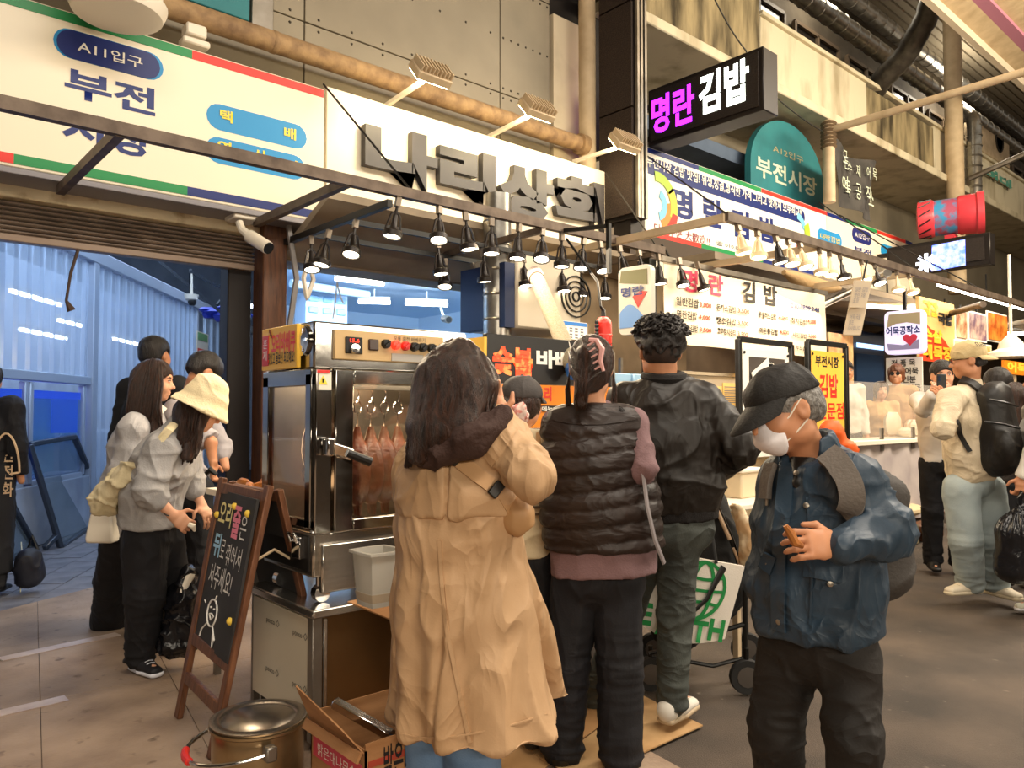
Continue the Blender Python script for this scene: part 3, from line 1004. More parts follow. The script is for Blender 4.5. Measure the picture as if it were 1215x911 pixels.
fl.build('lit_flower', mat('display_white', '#e8eeff', 0.5, emit=2.2, ecol='#dfe8ff'), l3)
MB().bar(A(DX + 0.14, 5.6, dz0 + 0.4), A(DX + 0.14, 7.4, dz0 + 0.4), 0.07).build('arm', M_ledframe, l3)

# ---- big dusty pipe, round columns
ppe = thing('dusty_pipe', 'thick dusty beige pipe running along the wall above the signs', 'pipe', tuple(PY(440, 92, 6.0)))
pa, pb = PY(120, -14, 6.0), PY(690, 169, 6.0)
zz = (pa[2] + pb[2]) / 2
MB().cyl((pa[0] - 2, 6.0, zz), (pb[0], 6.0, zz), 0.088, n=20).build('pipe', M_pipe, ppe)
for x in np.arange(pa[0], pb[0], 1.3):
    MB().lathe([(0.087, -0.03), (0.093, -0.02), (0.093, 0.02), (0.087, 0.03)], (x, 6.0, zz), 16, (1, 0, 0)).build('collar', M_pipe, ppe)
MB().lathe([(0.1, -0.06), (0.12, -0.05), (0.12, 0.05), (0.02, 0.06)], (pb[0], 6.0, zz), 16, (1, 0, 0)).build('end_collar', M_pipe, ppe)
cpt = PY(700, 180, 5.98)
MB().cyl((cpt[0], 6.02, 0), (cpt[0], 6.02, 9.5), 0.1, n=20).solo('round_column', M_beige, 'beige round column between the grey lettered sign and the tall dark sign', 'column')
c0 = PY(1137, 245, 5.7)
MB().cyl((c0[0], 5.75, 3.8), (c0[0], 5.75, 9.7), 0.17, n=20).solo('round_column', M_beige, 'tall cream round column at the right in front of the balcony', 'column')
# odd things on top of the left sign
dish = thing('lamp_housing', 'big white rounded lamp housing cut by the top edge at left', 'lamp', tuple(PY(145, 20, 5.4)))
c = PY(140, 3, 5.4)
MB().lathe([(0.02, -0.115), (0.21, -0.11), (0.27, -0.085), (0.295, -0.03), (0.3, 0.0), (0.27, 0.02), (0.26, 0.35)], c, 28).build('shell', M_white, dish)
MB().lathe([(0.2, 0), (0.262, 0.0), (0.265, 0.18), (0.2, 0.2)], c + A(0, 0, 0.1), 28).build('dark_band', M_black, dish)
MB().bar(c + A(0, 0.1, 0.0), c + A(0, 0.9, 0.05), 0.06).build('arm', M_dsteel, dish)
bxs = thing('junction_box', 'stack of white plastic boxes on top of the left sign board', 'box', tuple(PY(238, 58, 5.9)))
for k, (a, b) in enumerate((((218, 40), (250, 58)), ((222, 24), (246, 46)))):
    q0, q1 = PY(*a, 5.92), PY(*b, 5.92)
    MB().span((q0[0], 5.92, q1[2]), (q1[0], 6.05, q0[2])).build('box_body', M_white, bxs, bevel=0.012)
q0, q1 = PY(213, -20, 6.24), PY(294, 27, 6.24)
MB().span((q0[0], 6.2, q1[2]), (q1[0], 6.27, q0[2] + 0.5)).solo('teal_panel', M_teal, 'plain teal panel on the wall at the top edge', 'panel', bevel=0.006)
MB().span(PY(296, 18, 6.26) + A(0, -0.05, -0.12), PY(322, 4, 6.26) + A(0, 0.02, 0.05)).solo('wall_bracket', M_dsteel, 'small grey metal bracket plate on the wall beside the teal panel', 'bracket', bevel=0.006)

# ---- flood lights on arms over the lettered sign
M_flood = mat('flood_glow', '#fff3d8', 0.4, emit=14, ecol='#ffe2a8')
for k, (ba, he) in enumerate((((457, 126), (511, 88)), ((580, 162), (637, 131)), ((680, 192), (741, 170)))):
    p = PY(*ba, 5.85)
    h = PY(*he, 5.1)
    h = A(p[0] + 0.02, 5.12, h[2])
    h = PX(he[0], he[1], p[0] + 0.02)
    fl = thing('flood_lamp', ['leftmost', 'middle', 'rightmost'][k].capitalize() + ' of the three white flood lamps on arms above the grey letters', 'lamp', tuple(p), 'flood lamps over the sign')
    MB().bar(p, h + A(0, 0.12, -0.02), 0.035).build('arm', M_white, fl)
    d = unit(A(0, 0.9, -0.75))
    s = A(1, 0, 0)
    n_ = unit(np.cross(s, d))
    n_ = n_ if n_[2] > 0 else -n_
    MB().frame_box(h, s, n_, d, (0.34, 0.2, 0.07)).build('body', M_beige, fl, bevel=0.008)
    MB().frame_box(h + d * 0.038, s, n_, d, (0.31, 0.17, 0.012)).build('lens', M_flood, fl)
    fins = MB()
    for q in np.linspace(-0.15, 0.15, 9):
        fins.frame_box(h - d * 0.06 + s * q, s, n_, d, (0.012, 0.18, 0.06))
    fins.build('cooling_fin', M_beige, fl)
    lamp('flood_light', h + d * 0.1, h + d * 0.1 + A(0, 0.9, -0.75), 6, (1.0, 0.82, 0.5), 0.25, 0.15)

# ---- camera with its box at the shutter corner
cb = thing('security_camera', 'white bullet camera under the left sign at the shutter corner', 'camera', tuple(PY(300, 275, 5.75)))
q0, q1 = PY(275, 248, 5.85), PY(305, 264, 5.85)
MB().span((q0[0], 5.8, q1[2]), (q1[0], 6.0, q0[2])).build('mount_box', M_white, cb, bevel=0.01)
a, b = PY(296, 280, 5.75), PY(318, 294, 5.6)
MB().cyl(a, b, 0.052, n=16).build('body', M_white, cb)
MB().cyl(b, b + unit(b - a) * 0.015, 0.045, n=16).build('lens', M_black, cb)
MB().tube([PY(284, 264, 5.82), PY(287, 272, 5.78), a], [0.03, 0.03, 0.035], 10).build('elbow', M_white, cb)

# ================================================================== LAMP RACKS
RZ = 2.86
RY = 4.4
rack = thing('lamp_rack', 'long brown steel rack with struts holding the black spot lamps', 'rack', (3.0, RY, RZ))
xr1 = PZ(780, 299, RZ)[0]
MB().bar((-1.0, RY, RZ), (xr1, RY, RZ), 0.055, 0.07).build('rail', M_rail, rack)
for x, y in ((1.1, 5.85), (2.46, 5.85)):
    MB().bar((x, RY, RZ - 0.01), (x, y, RZ - 0.01), 0.05, 0.06).build('strut', M_rail, rack)
x3 = 2.78
MB().bar((x3, RY, RZ - 0.09), (x3, 6.0, RZ - 0.09), 0.04, 0.05).build('strut', M_black, rack)
MB().bar((x3, 5.02, RZ - 0.09), (xr1 - 0.2, 5.02, RZ - 0.09), 0.035, 0.04).build('rail', M_black, rack)
MB().bar((x3, 5.6, RZ - 0.09), (5.2, 5.6, RZ - 0.09), 0.035, 0.04).build('rail', M_black, rack)
for x in (4.2, xr1 - 0.15):
    MB().bar((x, RY, RZ - 0.05), (x, 5.85, RZ - 0.05), 0.04, 0.05).build('strut', M_rail, rack)

# spot lamp: clip, stem, yoke, tapered housing, ring, glowing face
M_lampb = mat('lamp_black', '#2b2420', 0.38, 0.3)
M_lampw = mat('lamp_white', '#dcc39a', 0.5)
M_face = mat('lamp_face', '#fff6e2', 0.4, emit=9, ecol='#fff0d0')


def proto_lamp(m, name):
    r = thing(name, 'spot lamp', 'lamp')
    MB().bar((0, 0, 0), (0, 0, -0.07), 0.035, 0.035).build('clip', mat('clip_grey', '#8a7d6e', 0.4, 0.4), r)
    MB().cyl((0, 0, -0.06), (0, 0, -0.13), 0.011, n=6).build('stem', m, r)
    y = MB()
    for s in (-1, 1):
        y.tube([(0, 0, -0.10), (s * 0.034, 0, -0.135), (s * 0.058, 0, -0.25)], 0.008, 5)
    y.build('yoke', m, r)
    MB().lathe([(0.010, -0.125), (0.018, -0.132), (0.021, -0.18), (0.026, -0.215), (0.036, -0.236), (0.062, -0.246), (0.068, -0.254), (0.068, -0.29), (0.060, -0.29), (0.058, -0.279), (0.002, -0.278)],
               (0, 0, 0), 14).build('housing', m, r)
    MB().lathe([(0.054, -0.279), (0.054, -0.284), (0.03, -0.287), (0.002, -0.288)], (0, 0, 0), 14).build('bulb', M_face, r)
    return r


LB = proto_lamp(M_lampb, 'spot_lamp')
front = [403, 421, 473, 521, 551.5, 583, 616, 644, 666.7, 693, 712, 734.6, 757.5, 781, 805.7, 827]


def put_lamp(p, o, used=[]):
    o.location = tuple(p)
    return o


first = True
specs = []
for k, x in enumerate(((473, 278), (521, 291), (551.5, 296), (583, 301), (616, 306.6), (644, 312), (666.7, 314.5), (693, 317), (712, 321),
                       (734.6, 323.7), (757.5, 327.7), (781, 330), (805.7, 334), (827, 341))):
    q = PY(x[0], x[1], RY)
    specs.append(((q[0], RY, RZ - 0.035), 'black spot lamp on the front rail of the left rack, %s from the left' % ORD[k], 'lamps of the front rail'))
for k, x in enumerate(((518.6, 313), (573, 324), (620.5, 329), (665.5, 335.6), (690, 338), (718, 343.5), (749, 349))):
    q = PY(x[0], x[1], 5.02)
    specs.append(((q[0], 5.02, RZ - 0.11), 'black spot lamp on the second rail of the left rack, %s from the left' % ORD[k], 'lamps of the second rail'))
for k, x in enumerate(((528, 331.6), (560.5, 336), (586, 342), (673, 355))):
    q = PY(x[0], x[1], 5.6)
    specs.append(((q[0], 5.6, RZ - 0.11), 'black spot lamp on the rearmost rail of the left rack, %s from the left' % ORD[k], 'lamps of the rearmost rail'))
for k, x in enumerate((403, 421, 443)):
    y = [5.55, 5.25, 4.85][k]
    specs.append(((x3, y, RZ - 0.12), 'black spot lamp on the left cross strut of the rack, %s from the back' % ORD[k], 'lamps of the cross strut'))
for k, (p, lb, g) in enumerate(specs):
    o = LB if k == 0 else copy_tree(LB)
    o.location = p
    o.rotation_euler = (rnd.uniform(-0.3, 0.0), rnd.uniform(-0.12, 0.25), rnd.uniform(-0.3, 0.3))
    props(o, lb, 'lamp', g)

rz2, ry2 = 2.86, 3.3
rack2 = thing('lamp_rack', 'steel rack with cream and black spot lamps in front of the rice roll menu', 'rack', (8.0, ry2, rz2))
xa_ = PZ(868, 255, rz2)[0]
MB().bar((xa_, ry2, rz2), (13.2, ry2, rz2), 0.06, 0.07).build('rail', M_rail, rack2)
for x in (xa_, xa_ + 1.55, xa_ + 3.6):
    MB().bar((x, ry2, rz2 - 0.01), (x, 5.8, rz2 - 0.01), 0.05, 0.06).build('strut', M_beige, rack2)
LW = proto_lamp(M_lampw, 'spot_lamp')
n1 = True
for k, (x, y, wht) in enumerate(((875, 290, 1), (898.6, 296, 1), (920, 300, 0), (935, 303, 1), (948.5, 308, 1), (972, 314, 1), (984, 318, 1), (996, 319, 0),
                                 (1021.5, 327, 1), (1037, 330, 0), (1064, 339, 1), (1078, 345, 1))):
    q = PY(x, y, ry2)
    if wht and n1:
        o, n1 = LW, False
    else:
        o = copy_tree(LW if wht else LB)
    o.location = (q[0], ry2, rz2 - 0.03)
    s = 0.8 if k > 7 else 0.85
    o.scale = (1, 1, s)
    o.rotation_euler = (rnd.uniform(-0.3, 0.0), rnd.uniform(-0.1, 0.3), rnd.uniform(-0.3, 0.3))
    props(o, '%s spot lamp on the right hand rack, %s lamp from its left end' % ('cream' if wht else 'black', ORD[k]), 'lamp', 'lamps of the right rack')

# ---- wires
M_wire = mat('wire_black', '#1d1815', 0.6)


def wire(pts, label, r=0.007, m=None, sag=0.0):
    q = []
    for a, b in zip(pts, pts[1:]):
        for t in np.linspace(0, 1, 9)[:-1]:
            q.append(A(*a) * (1 - t) + A(*b) * t - ZZ * sag * 4 * t * (1 - t))
    q.append(A(*pts[-1]))
    MB().tube(q, r, 5).solo('cable', m or M_wire, label, 'cable')


wire([PY(384, 100, 5.75), A(2.95, RY, RZ + 0.03)], 'dark stay cable from the left sign edge down to the lamp rack', 0.009)
wire([PY(719, 205, 5.75), A(xr1 - 0.1, RY, RZ + 0.03)], 'thin stay cable from the lettered sign to the right end of the lamp rack', 0.007)
wire([PY(846, -5, 5.6), PY(885, 60, 5.6), PY(905, 100, 5.6), PY(975, 155, 5.5)], 'long sagging wire across the concrete balcony', 0.01, sag=0.05)
wire([PY(768, 185, 5.7), A(xa_, ry2, rz2 + 0.03)], 'stay cable crossing the slogan band of the stall sign', 0.008)
wire([PY(972, 240, 5.7), PZ(1100, 328, rz2 + 0.05)], 'stay cable from the arched sign to the right hand rack', 0.01)
wire([PY(996, 255, 5.6), PZ(1190, 357, rz2 + 0.05)], 'lower stay cable running down to the right hand rack', 0.01)
wire([PY(341, 258, 5.9), PY(352, 330, 5.9), PY(346, 372, 5.9), PY(338, 420, 5.9)], 'thick grey cable bundle hanging on the post by the kitchen', 0.025, mat('cable_grey', '#8f8a88', 0.6))
wire([PY(365, 300, 5.9), PY(372, 332, 5.9), PY(364, 355, 5.9), PY(360, 330, 5.9), PY(368, 302, 5.9)], 'coiled white cable hanging at the kitchen opening', 0.02, M_white)
wire([PY(395, 378, 6.6), PY(400, 335, 6.6), PY(408, 360, 6.6)], 'thin hanging cord with a loop in the kitchen opening', 0.008, M_white, sag=0.03)

# ================================================================== BALCONY AND ROOF AT THE RIGHT
BY = 6.0
bz0 = PY(905, 104, BY)[2]
bz1 = PY(905, 20, BY)[2]
xl, xm, xn = PY(768, 30, BY)[0], PY(902, 60, BY)[0], PY(1029, 130, BY)[0]
balc = thing('balcony', 'weathered concrete balcony parapet with dark water stains at the right', 'balcony', (14, BY, bz0))
MB().span((xm + 0.01, BY, bz0 + 0.12), (xn - 0.01, BY + 0.2, bz1)).build('parapet_panel', M_stain, balc, bevel=0.015)
MB().span((xl - 0.8, BY, bz0 + 0.1), (xm - 0.01, BY + 0.2, bz1 + 1.6)).build('parapet_panel', M_stain2, balc, bevel=0.015)
xo, xp = PY(1075, 160, BY)[0], PY(1108, 170, BY)[0]
MB().span((xn + 0.01, BY, bz0 + 0.12), (xp - 0.01, BY + 0.2, bz1 - 0.05)).build('parapet_panel', M_stain2, balc, bevel=0.015)
MB().span((xp + 0.01, BY, bz0 + 0.12), (32, BY + 0.2, bz1)).build('parapet_panel', M_stain, balc, bevel=0.015)
MB().span((xl - 0.8, BY - 0.14, bz0 - 0.05), (32, BY + 1.5, bz0 + 0.1)).build('ledge', M_stain, balc, bevel=0.015)
MB().span((xl - 0.8, BY - 0.06, bz1 - 0.02 + 1.62), (xm, BY + 0.3, bz1 + 1.7)).build('coping', M_stain, balc)
MB().span((xm, BY - 0.05, bz1), (32, BY + 0.26, bz1 + 0.07)).build('coping', M_stain, balc, bevel=0.01)
struct('wall_upper', MB().span((6.9, 7.38, 2.95), (32, 7.4, bz0)), M_panel)
# dark window frames of the upper floor
for k in range(9):
    x = 11.5 + k * 2.2
    w_ = thing('upper_window', 'dark upper floor window above the balcony, %s from the left' % ORD[k], 'window', (x + 0.9, 7.35, bz1), 'upper floor windows')
    MB().span((x, 7.32, bz1 - 0.4), (x + 1.8, 7.36, bz1 + 1.6)).build('pane', mat('dark_glass', '#231f1d', 0.15), w_)
    f_ = MB()
    for a, b in (((x, 7.3, bz1 - 0.4), (x, 7.3, bz1 + 1.6)), ((x + 1.8, 7.3, bz1 - 0.4), (x + 1.8, 7.3, bz1 + 1.6)), ((x, 7.3, bz1 + 1.6), (x + 1.8, 7.3, bz1 + 1.6)), ((x + 0.9, 7.3, bz1 - 0.4), (x + 0.9, 7.3, bz1 + 1.6))):
        f_.bar(a, b, 0.07)
    f_.build('frame', mat('window_frame_brown', '#6b5a48', 0.5), w_)
# spiral ducts
for k, (a, b, r, Y, lb) in enumerate((((928, -6), (1130, 112), 0.17, 6.6, 'front one of two silver spiral ducts above the balcony'),
                                      ((975, -14), (1130, 82), 0.17, 7.0, 'rear one of two silver spiral ducts above the balcony'))):
    q0, q1 = PY(*a, Y), PY(*b, Y)
    z = (q0[2] + q1[2]) / 2
    d = thing('spiral_duct', lb, 'duct', ((q0[0] + q1[0]) / 2, Y, z))
    MB().cyl((q0[0] - 2, Y, z), (30, Y, z), r, n=20).build('tube', M_galv, d)
    me_ = None
    for x in np.arange(q0[0] - 1, 26, 0.45):
        if me_ is None:
            o_ = MB().lathe([(r, -0.02), (r + 0.014, 0), (r, 0.02)], world_loc(d), 16, (1, 0, 0), cap=False).build('seam', M_galv, d)
            me_ = o_.data
        else:
            o_ = link_mesh('seam', me_, None, d)
        o_.location = (x - d.location[0], 0, 0)
pts = [PD(1112, -30, 13.0), PD(1100, 20, 13.3), PD(1075, 65, 13.8), PD(1046, 95, 14.2), PD(1030, 120, 14.6)]
q = []
for t in np.linspace(0, len(pts) - 1.001, 26):
    i = int(t)
    q.append(pts[i] * (1 - t + i) + pts[i + 1] * (t - i))
fx = thing('flexible_duct', 'thick dark flexible hose curving down onto the balcony', 'duct', tuple(q[-1]))
MB().tube(q, [0.19 + 0.012 * (i % 2) for i in range(len(q))], 14).build('hose', mat('hose_dark', '#4b463f', 0.4, 0.3, col2='#302c28', vs=8), fx)
# vent pipe beside the cream column, with wall clamp
c = PY(1156, 200, 5.75)
vp = thing('vent_pipe', 'silver bent vent pipe beside the cream round column', 'pipe', (c[0], 5.8, c[2]))
MB().tube([PY(1157, 245, 5.8), PY(1156, 150, 5.8), PY(1154, 140, 5.85), PY(1145, 132, 6.3)], 0.14, 14).build('tube', M_galv, vp)
for y in range(150, 245, 12):
    MB().lathe([(0.14, -0.03), (0.16, 0), (0.14, 0.03)], PY(1156.5, y, 5.8), 14, cap=False).build('seam', M_galv, vp)
# air conditioner above the balcony and a green lettered board
ay = 6.5
q0, q1 = PY(1172, 146, ay), PY(1198, 188, ay)
ac = thing('air_conditioner', 'cream outdoor air conditioner unit on the balcony beyond the cream column', 'air conditioner', (q0[0], ay, q1[2]))
MB().span((q0[0] - 0.5, ay, q1[2] - 0.3), (q1[0], ay + 0.4, q0[2])).build('case', M_beige, ac, bevel=0.02)
c = (q0 + q1) / 2
MB().lathe([(0.3, 0.0), (0.3, 0.03), (0.27, 0.03), (0.27, -0.01), (0.05, -0.01)], c, 20, (0, -1, 0)).build('fan_grille', M_dark, ac)
q0, q1 = PY(1165, 176, 5.9), PY(1199, 240, 5.9)
gb = thing('green_sign', 'pale board with faded green letters beyond the cream column', 'sign', (q0[0], 5.9, q1[2]))
MB().span((q0[0], 5.9, q1[2] + 0.4), (q1[0] + 0.2, 5.98, q0[2] - 0.3)).build('board', mat('aged_white', '#cfc6ae', 0.6), gb)
text('덕대', gb, mat('faded_green', '#4f9a86', 0.5), (q0[0] + 0.2, 5.9, q1[2] + 0.55), (1, 0, 0), (0, 0, 1), q1[0] - q0[0] - 0.1, q0[2] - q1[2] - 1.1, bold=0.05)
# long pole with a rope wrapped post
pt = PY(983, 155, 5.6)
pole = thing('pole_arm', 'long beige pole reaching out over the street from the rope wrapped post', 'pole', tuple(pt))
dirp = A(0, -1, 0)
q = PX(1260, 72, pt[0] + 0.05)
MB().cyl(pt, q, 0.055, n=12).build('arm', M_beige, pole)
MB().cyl(pt + A(0, 0, 0.15), A(pt[0], pt[1], zb2 + 0.06), 0.09, n=12).build('post', M_beige, pole)
rp = MB()
for k in range(7):
    rp.lathe([(0.09, -0.03), (0.125, 0), (0.09, 0.03)], pt + A(0, 0, 0.1 - k * 0.06), 10, (0.15, 0.1, 1), cap=False)
rp.build('rope_wrap', mat('rope_wrap', '#6a563f', 0.9, bump=0.4, bs=80), pole)
wp = PY(1150, 212, 5.7)
MB().cyl(wp, PX(1240, 172, wp[0] + 0.2), 0.06, n=8).solo('bracket_arm', M_dsteel, 'dark grey bracket arm reaching right from the cream column', 'bracket')
# slatted roof underside and the rolled edge of the street canopy
struct('ceiling', MB().span((9, 3.2, 10.6), (42, 14, 10.75)), M_beige)
soff = struct('ceiling', MB().span((9, 4.6, 10.4), (42, 4.75, 10.6)), M_beige)
for k in range(46):
    y = 4.8 + k * 0.2
    MB().span((9, y, 10.5), (42, y + 0.15, 10.56)).build('slat', mat('roof_slat', '#a39680', 0.6), soff)
can = thing('street_canopy', 'curved cream street canopy with a pink edge at the upper right corner', 'canopy', (16, 3, 8.8))
q = PY(1117, 0, 4.4)
zc, yc = q[2], 4.4
MB().sheet(lambda u, v: (9 + 33 * u, yc - 4.5 * v, zc + 0.9 * math.sin(v * 1.6) - 0.1), 4, 14, 0.04).build('roof_sheet', M_beige, can)
MB().span((9, yc - 0.04, zc - 0.22), (42, yc + 0.06, zc - 0.02)).build('edge_trim', mat('pale_trim', '#e6d8c4', 0.5), can)
MB().span((9, yc - 0.5, zc - 0.0), (42, yc - 0.3, zc + 0.1)).build('pink_stripe', mat('pink_trim', '#c583a0', 0.5), can)
# red and blue blower
c = PY(1128, 257, 4.9)
d = unit(RT * 0.86 - F0 * 0.5 + ZZ * 0.02)
bw = thing('blower', 'red and blue drum blower above the display', 'blower', tuple(c - ZZ * 0.3))
k_ = np.linalg.norm(c - CAM) / 910 * 1.0
L = 29 * k_
R_ = 19 * k_
M_bred = mat('blower_red', '#d8404c', 0.35)
MB().lathe([(R_ * 0.55, -L * 1.05), (R_ * 0.98, -L), (R_, -L * 0.55), (R_ * 0.95, -L * 0.5)], c, 24, d).build('intake_guard', M_bred, bw)
MB().lathe([(R_ * 0.95, -L * 0.55), (R_ * 0.95, L * 0.25)], c, 24, d).build('drum', mat('blower_blue', '#3f8fc0', 0.4, col2='#a8506a', vs=7, ramp=(0.42, 0.58)), bw)
MB().lathe([(R_ * 0.96, L * 0.2), (R_ * 1.04, L * 0.3), (R_ * 1.04, L * 0.75), (R_ * 1.12, L * 0.8), (R_ * 1.12, L), (R_ * 0.85, L), (R_ * 0.75, L * 0.7), (0.01, L * 0.6)], c, 24, d).build('outlet_ring', M_bred, bw)
m = MB()
for k in range(12):
    t = k * math.pi / 6
    s = unit(np.cross(d, ZZ))
    v = s * math.cos(t) + ZZ * math.sin(t)
    m.bar(c + v * R_ * 1.0 - d * L * 0.95, c + (s * math.cos(t + 0.3) + ZZ * math.sin(t + 0.3)) * R_ * 1.02 - d * L * 0.6, 0.02)
m.build('guard_bar', M_black, bw)
MB().bar(c - ZZ * R_, A(c[0], c[1], min(dz1, c[2] - R_ - 0.02)), 0.16, 0.16).build('foot', M_bred, bw)

# ================================================================== DUCK STALL
M_chrome = mat('chrome', '#dcdcdc', 0.12, 1.0)
M_mirror = mat('polished_steel', '#a9a7a3', 0.12, 1.0, col2='#98948d', vs=3, bump=.06, bs=4)
M_pglass = glass('oven_glass', '#cfc6bc', 0.02, 0.14, True)
M_card = mat('cardboard', '#b8875a', 0.8, col2='#94673f', vs=3, bump=0.08, bs=60, stretch=(1, 1, 6))
M_red = mat('enamel_red', '#d22a22', 0.35)
M_skin_duck = mat('roast_duck_skin', '#713619', 0.35, col2='#3c190b', vs=14, bump=0.3, bs=50, coat=0.3)

RX0, RX1, RY0, RY1 = 1.465, 2.26, 2.87, 3.36
RZ0, RZ1 = 0.665, 1.735
zc0 = PY(380, 437, RY0)[2]
zt0 = PY(367, 635, RY0)[2]
ro = thing('duck_roaster', 'tall stainless glass fronted duck roaster with cream control panel', 'roaster', ((RX0 + RX1) / 2, (RY0 + RY1) / 2, RZ0))
# shell
MB().span((RX0, RY0 + 0.02, zc0), (RX1, RY1, RZ1)).build('top_housing', M_mirror, ro, bevel=0.008)
MB().span((RX0, RY0 + 0.01, RZ0 + 0.02), (RX1, RY1, zt0)).build('base_housing', M_steel, ro, bevel=0.008)
MB().span((RX0 + 0.02, RY1 - 0.02, zt0), (RX1, RY1, zc0)).build('back_panel', M_dsteel, ro)
MB().span((RX1 - 0.02, RY0 + 0.02, zt0), (RX1, RY1, zc0)).build('side_panel', M_dsteel, ro)
xg0 = PY(418, 520, RY0)[0]
MB().span((RX0, RY0, zt0), (PY(394, 520, RY0)[0], RY0 + 0.05, zc0)).build('corner_post', M_mirror, ro, bevel=0.005)
MB().span((PY(396, 520, RY0)[0], RY0 - 0.012, zt0), (xg0, RY0 + 0.03, zc0)).build('door_stile', M_mirror, ro, bevel=0.005)
MB().span((xg0, RY0 - 0.012, zt0), (RX1, RY0 + 0.03, zt0 + 0.05)).build('door_rail', M_mirror, ro, bevel=0.005)
MB().span((xg0, RY0 - 0.012, zc0 - 0.06), (RX1, RY0 + 0.03, zc0)).build('door_rail', M_mirror, ro, bevel=0.005)
MB().span((xg0, RY0 + 0.0, zt0 + 0.05), (RX1 - 0.03, RY0 + 0.008, zc0 - 0.06)).build('door_pane', M_pglass, ro)
# left side: framed window, black lower panel with latch
zs0, zs1 = zt0 + 0.02, zc0 - 0.02
for a, b in (((RX0 - 0.012, RY0 + 0.02, zs0), (RX0 + 0.02, RY0 + 0.07, zs1)), ((RX0 - 0.012, RY1 - 0.06, zs0), (RX0 + 0.02, RY1, zs1)),
             ((RX0 - 0.012, RY0 + 0.02, zs1 - 0.05), (RX0 + 0.02, RY1, zs1 + 0.02)), ((RX0 - 0.012, RY0 + 0.02, zs0), (RX0 + 0.02, RY1, zs0 + 0.035))):
    MB().span(a, b).build('side_frame', M_mirror, ro, bevel=0.004)
MB().span((RX0, RY0 + 0.07, zs0 + 0.03), (RX0 + 0.008, RY1 - 0.06, zs1 - 0.05)).build('side_pane', M_pglass, ro)
MB().span((RX0 - 0.006, RY0 + 0.04, RZ0 + 0.04), (RX0 + 0.01, RY1 - 0.01, zt0 - 0.01)).build('lower_panel', M_black, ro, bevel=0.004)
m = MB()
q = PX(353, 649, RX0 - 0.012)
m.box(q, (0.02, 0.075, 0.09))
m.tube([q + A(-0.015, -0.03, 0.02), q + A(-0.03, -0.03, 0.06), q + A(-0.03, 0.03, 0.06), q + A(-0.015, 0.03, 0.02)], 0.008, 6)
m.build('side_latch', M_chrome, ro, bevel=0.004)
c = PX(360, 404, RX0)
m = MB().lathe([(0.06, 0), (0.066, 0.012), (0.05, 0.014), (0.02, 0.02)], c, 18, (-1, 0, 0))
for k in range(6):
    t = k * math.pi / 3
    m.bar(c + A(-0.016, 0, 0), c + A(-0.016, 0.055 * math.cos(t), 0.055 * math.sin(t)), 0.012, 0.004, up=(1, 0, 0))
m.build('vent_fan', M_chrome, ro)
# cream control panel
q0, q1 = PY(398, 390, RY0), PY(527, 431, RY0)
MB().span((q0[0], RY0 + 0.004, q1[2] - 0.005), (q1[0], RY0 + 0.03, q0[2])).build('control_panel', mat('panel_cream', '#c9a876', 0.4), ro, bevel=0.003)
q0, q1 = PY(410, 399, RY0), PY(430, 420, RY0)
MB().span((q0[0], RY0 - 0.004, q1[2]), (q1[0], RY0 + 0.01, q0[2])).build('thermostat', M_black, ro, bevel=0.003)
tyx('15.6', ro, mat('digit_red', '#ff4a30', 0.5, emit=4, ecol='#ff2010'), RY0 - 0.004, (415, 401.5), (426, 406.5), name='digits')
MB().lathe([(0.022, 0), (0.02, 0.015), (0.004, 0.016)], PY(420, 413.5, RY0 - 0.004), 16, (0, -1, 0)).build('dial', M_chrome, ro)
q0, q1 = PY(437.5, 402, RY0), PY(449, 416, RY0)
MB().span((q0[0], RY0 - 0.006, q1[2]), (q1[0], RY0 + 0.01, q0[2])).build('rocker_switch', mat('switch_brown', '#3a241a', 0.3), ro, bevel=0.004)
for k, (x, y, m_) in enumerate(((457, 408, M_black), (468.5, 409.5, mat('pilot_red', '#ff3a2a', 0.3, emit=1.5, ecol='#ff2010')), (480, 410.5, M_red), (490.5, 411.5, M_black), (500.5, 412.3, M_black), (511, 413, M_black))):
    c = PY(x, y, RY0 + 0.004)
    m = MB().lathe([(0.021, 0), (0.019, 0.02), (0.004, 0.021)], c, 14, (0, -1, 0))
    if m_ is not M_black or True:
        m.bar(c + A(-0.012, -0.024, -0.010), c + A(0.012, -0.024, 0.010), 0.008, 0.012, up=(0, 1, 0))
    m.build('knob', m_, ro)
tyx('오룡 회전 바베큐기', ro, M_ink, RY0 + 0.003, (467, 398.5), (504, 406.5))
q0, q1 = PY(465, 419, RY0), PY(502, 430, RY0)
MB().span((q0[0], RY0 - 0.001, q1[2]), (q1[0], RY0 + 0.006, q0[2])).build('sticker', mat('sticker_grey', '#a8a39a', 0.4), ro)
q0, q1 = PY(376, 441, RY0), PY(391, 463, RY0)
MB().span((q0[0], RY0 - 0.016, q1[2]), (q1[0], RY0 - 0.001, q0[2])).build('warning_sticker', M_white, ro)
c = PY(383.5, 451, RY0 - 0.018)
MB().prism([(-0.02, -0.016), (0.02, -0.016), (0, 0.02)], c, (1, 0, 0), (0, 0, 1), 0.002).build('warning_mark', M_yellow, ro)
MB().prism([(-0.003, -0.01), (0.003, -0.01), (0.004, 0.008), (-0.004, 0.008)], c + A(0, -0.002, 0), (1, 0, 0), (0, 0, 1), 0.002).build('warning_mark', M_ink, ro)
MB().prism([(-0.028, 0.03), (0.028, 0.03), (0.028, 0.042), (-0.028, 0.042)], c + A(0, -0.002, 0), (1, 0, 0), (0, 0, 1), 0.002).build('warning_mark', M_red, ro)
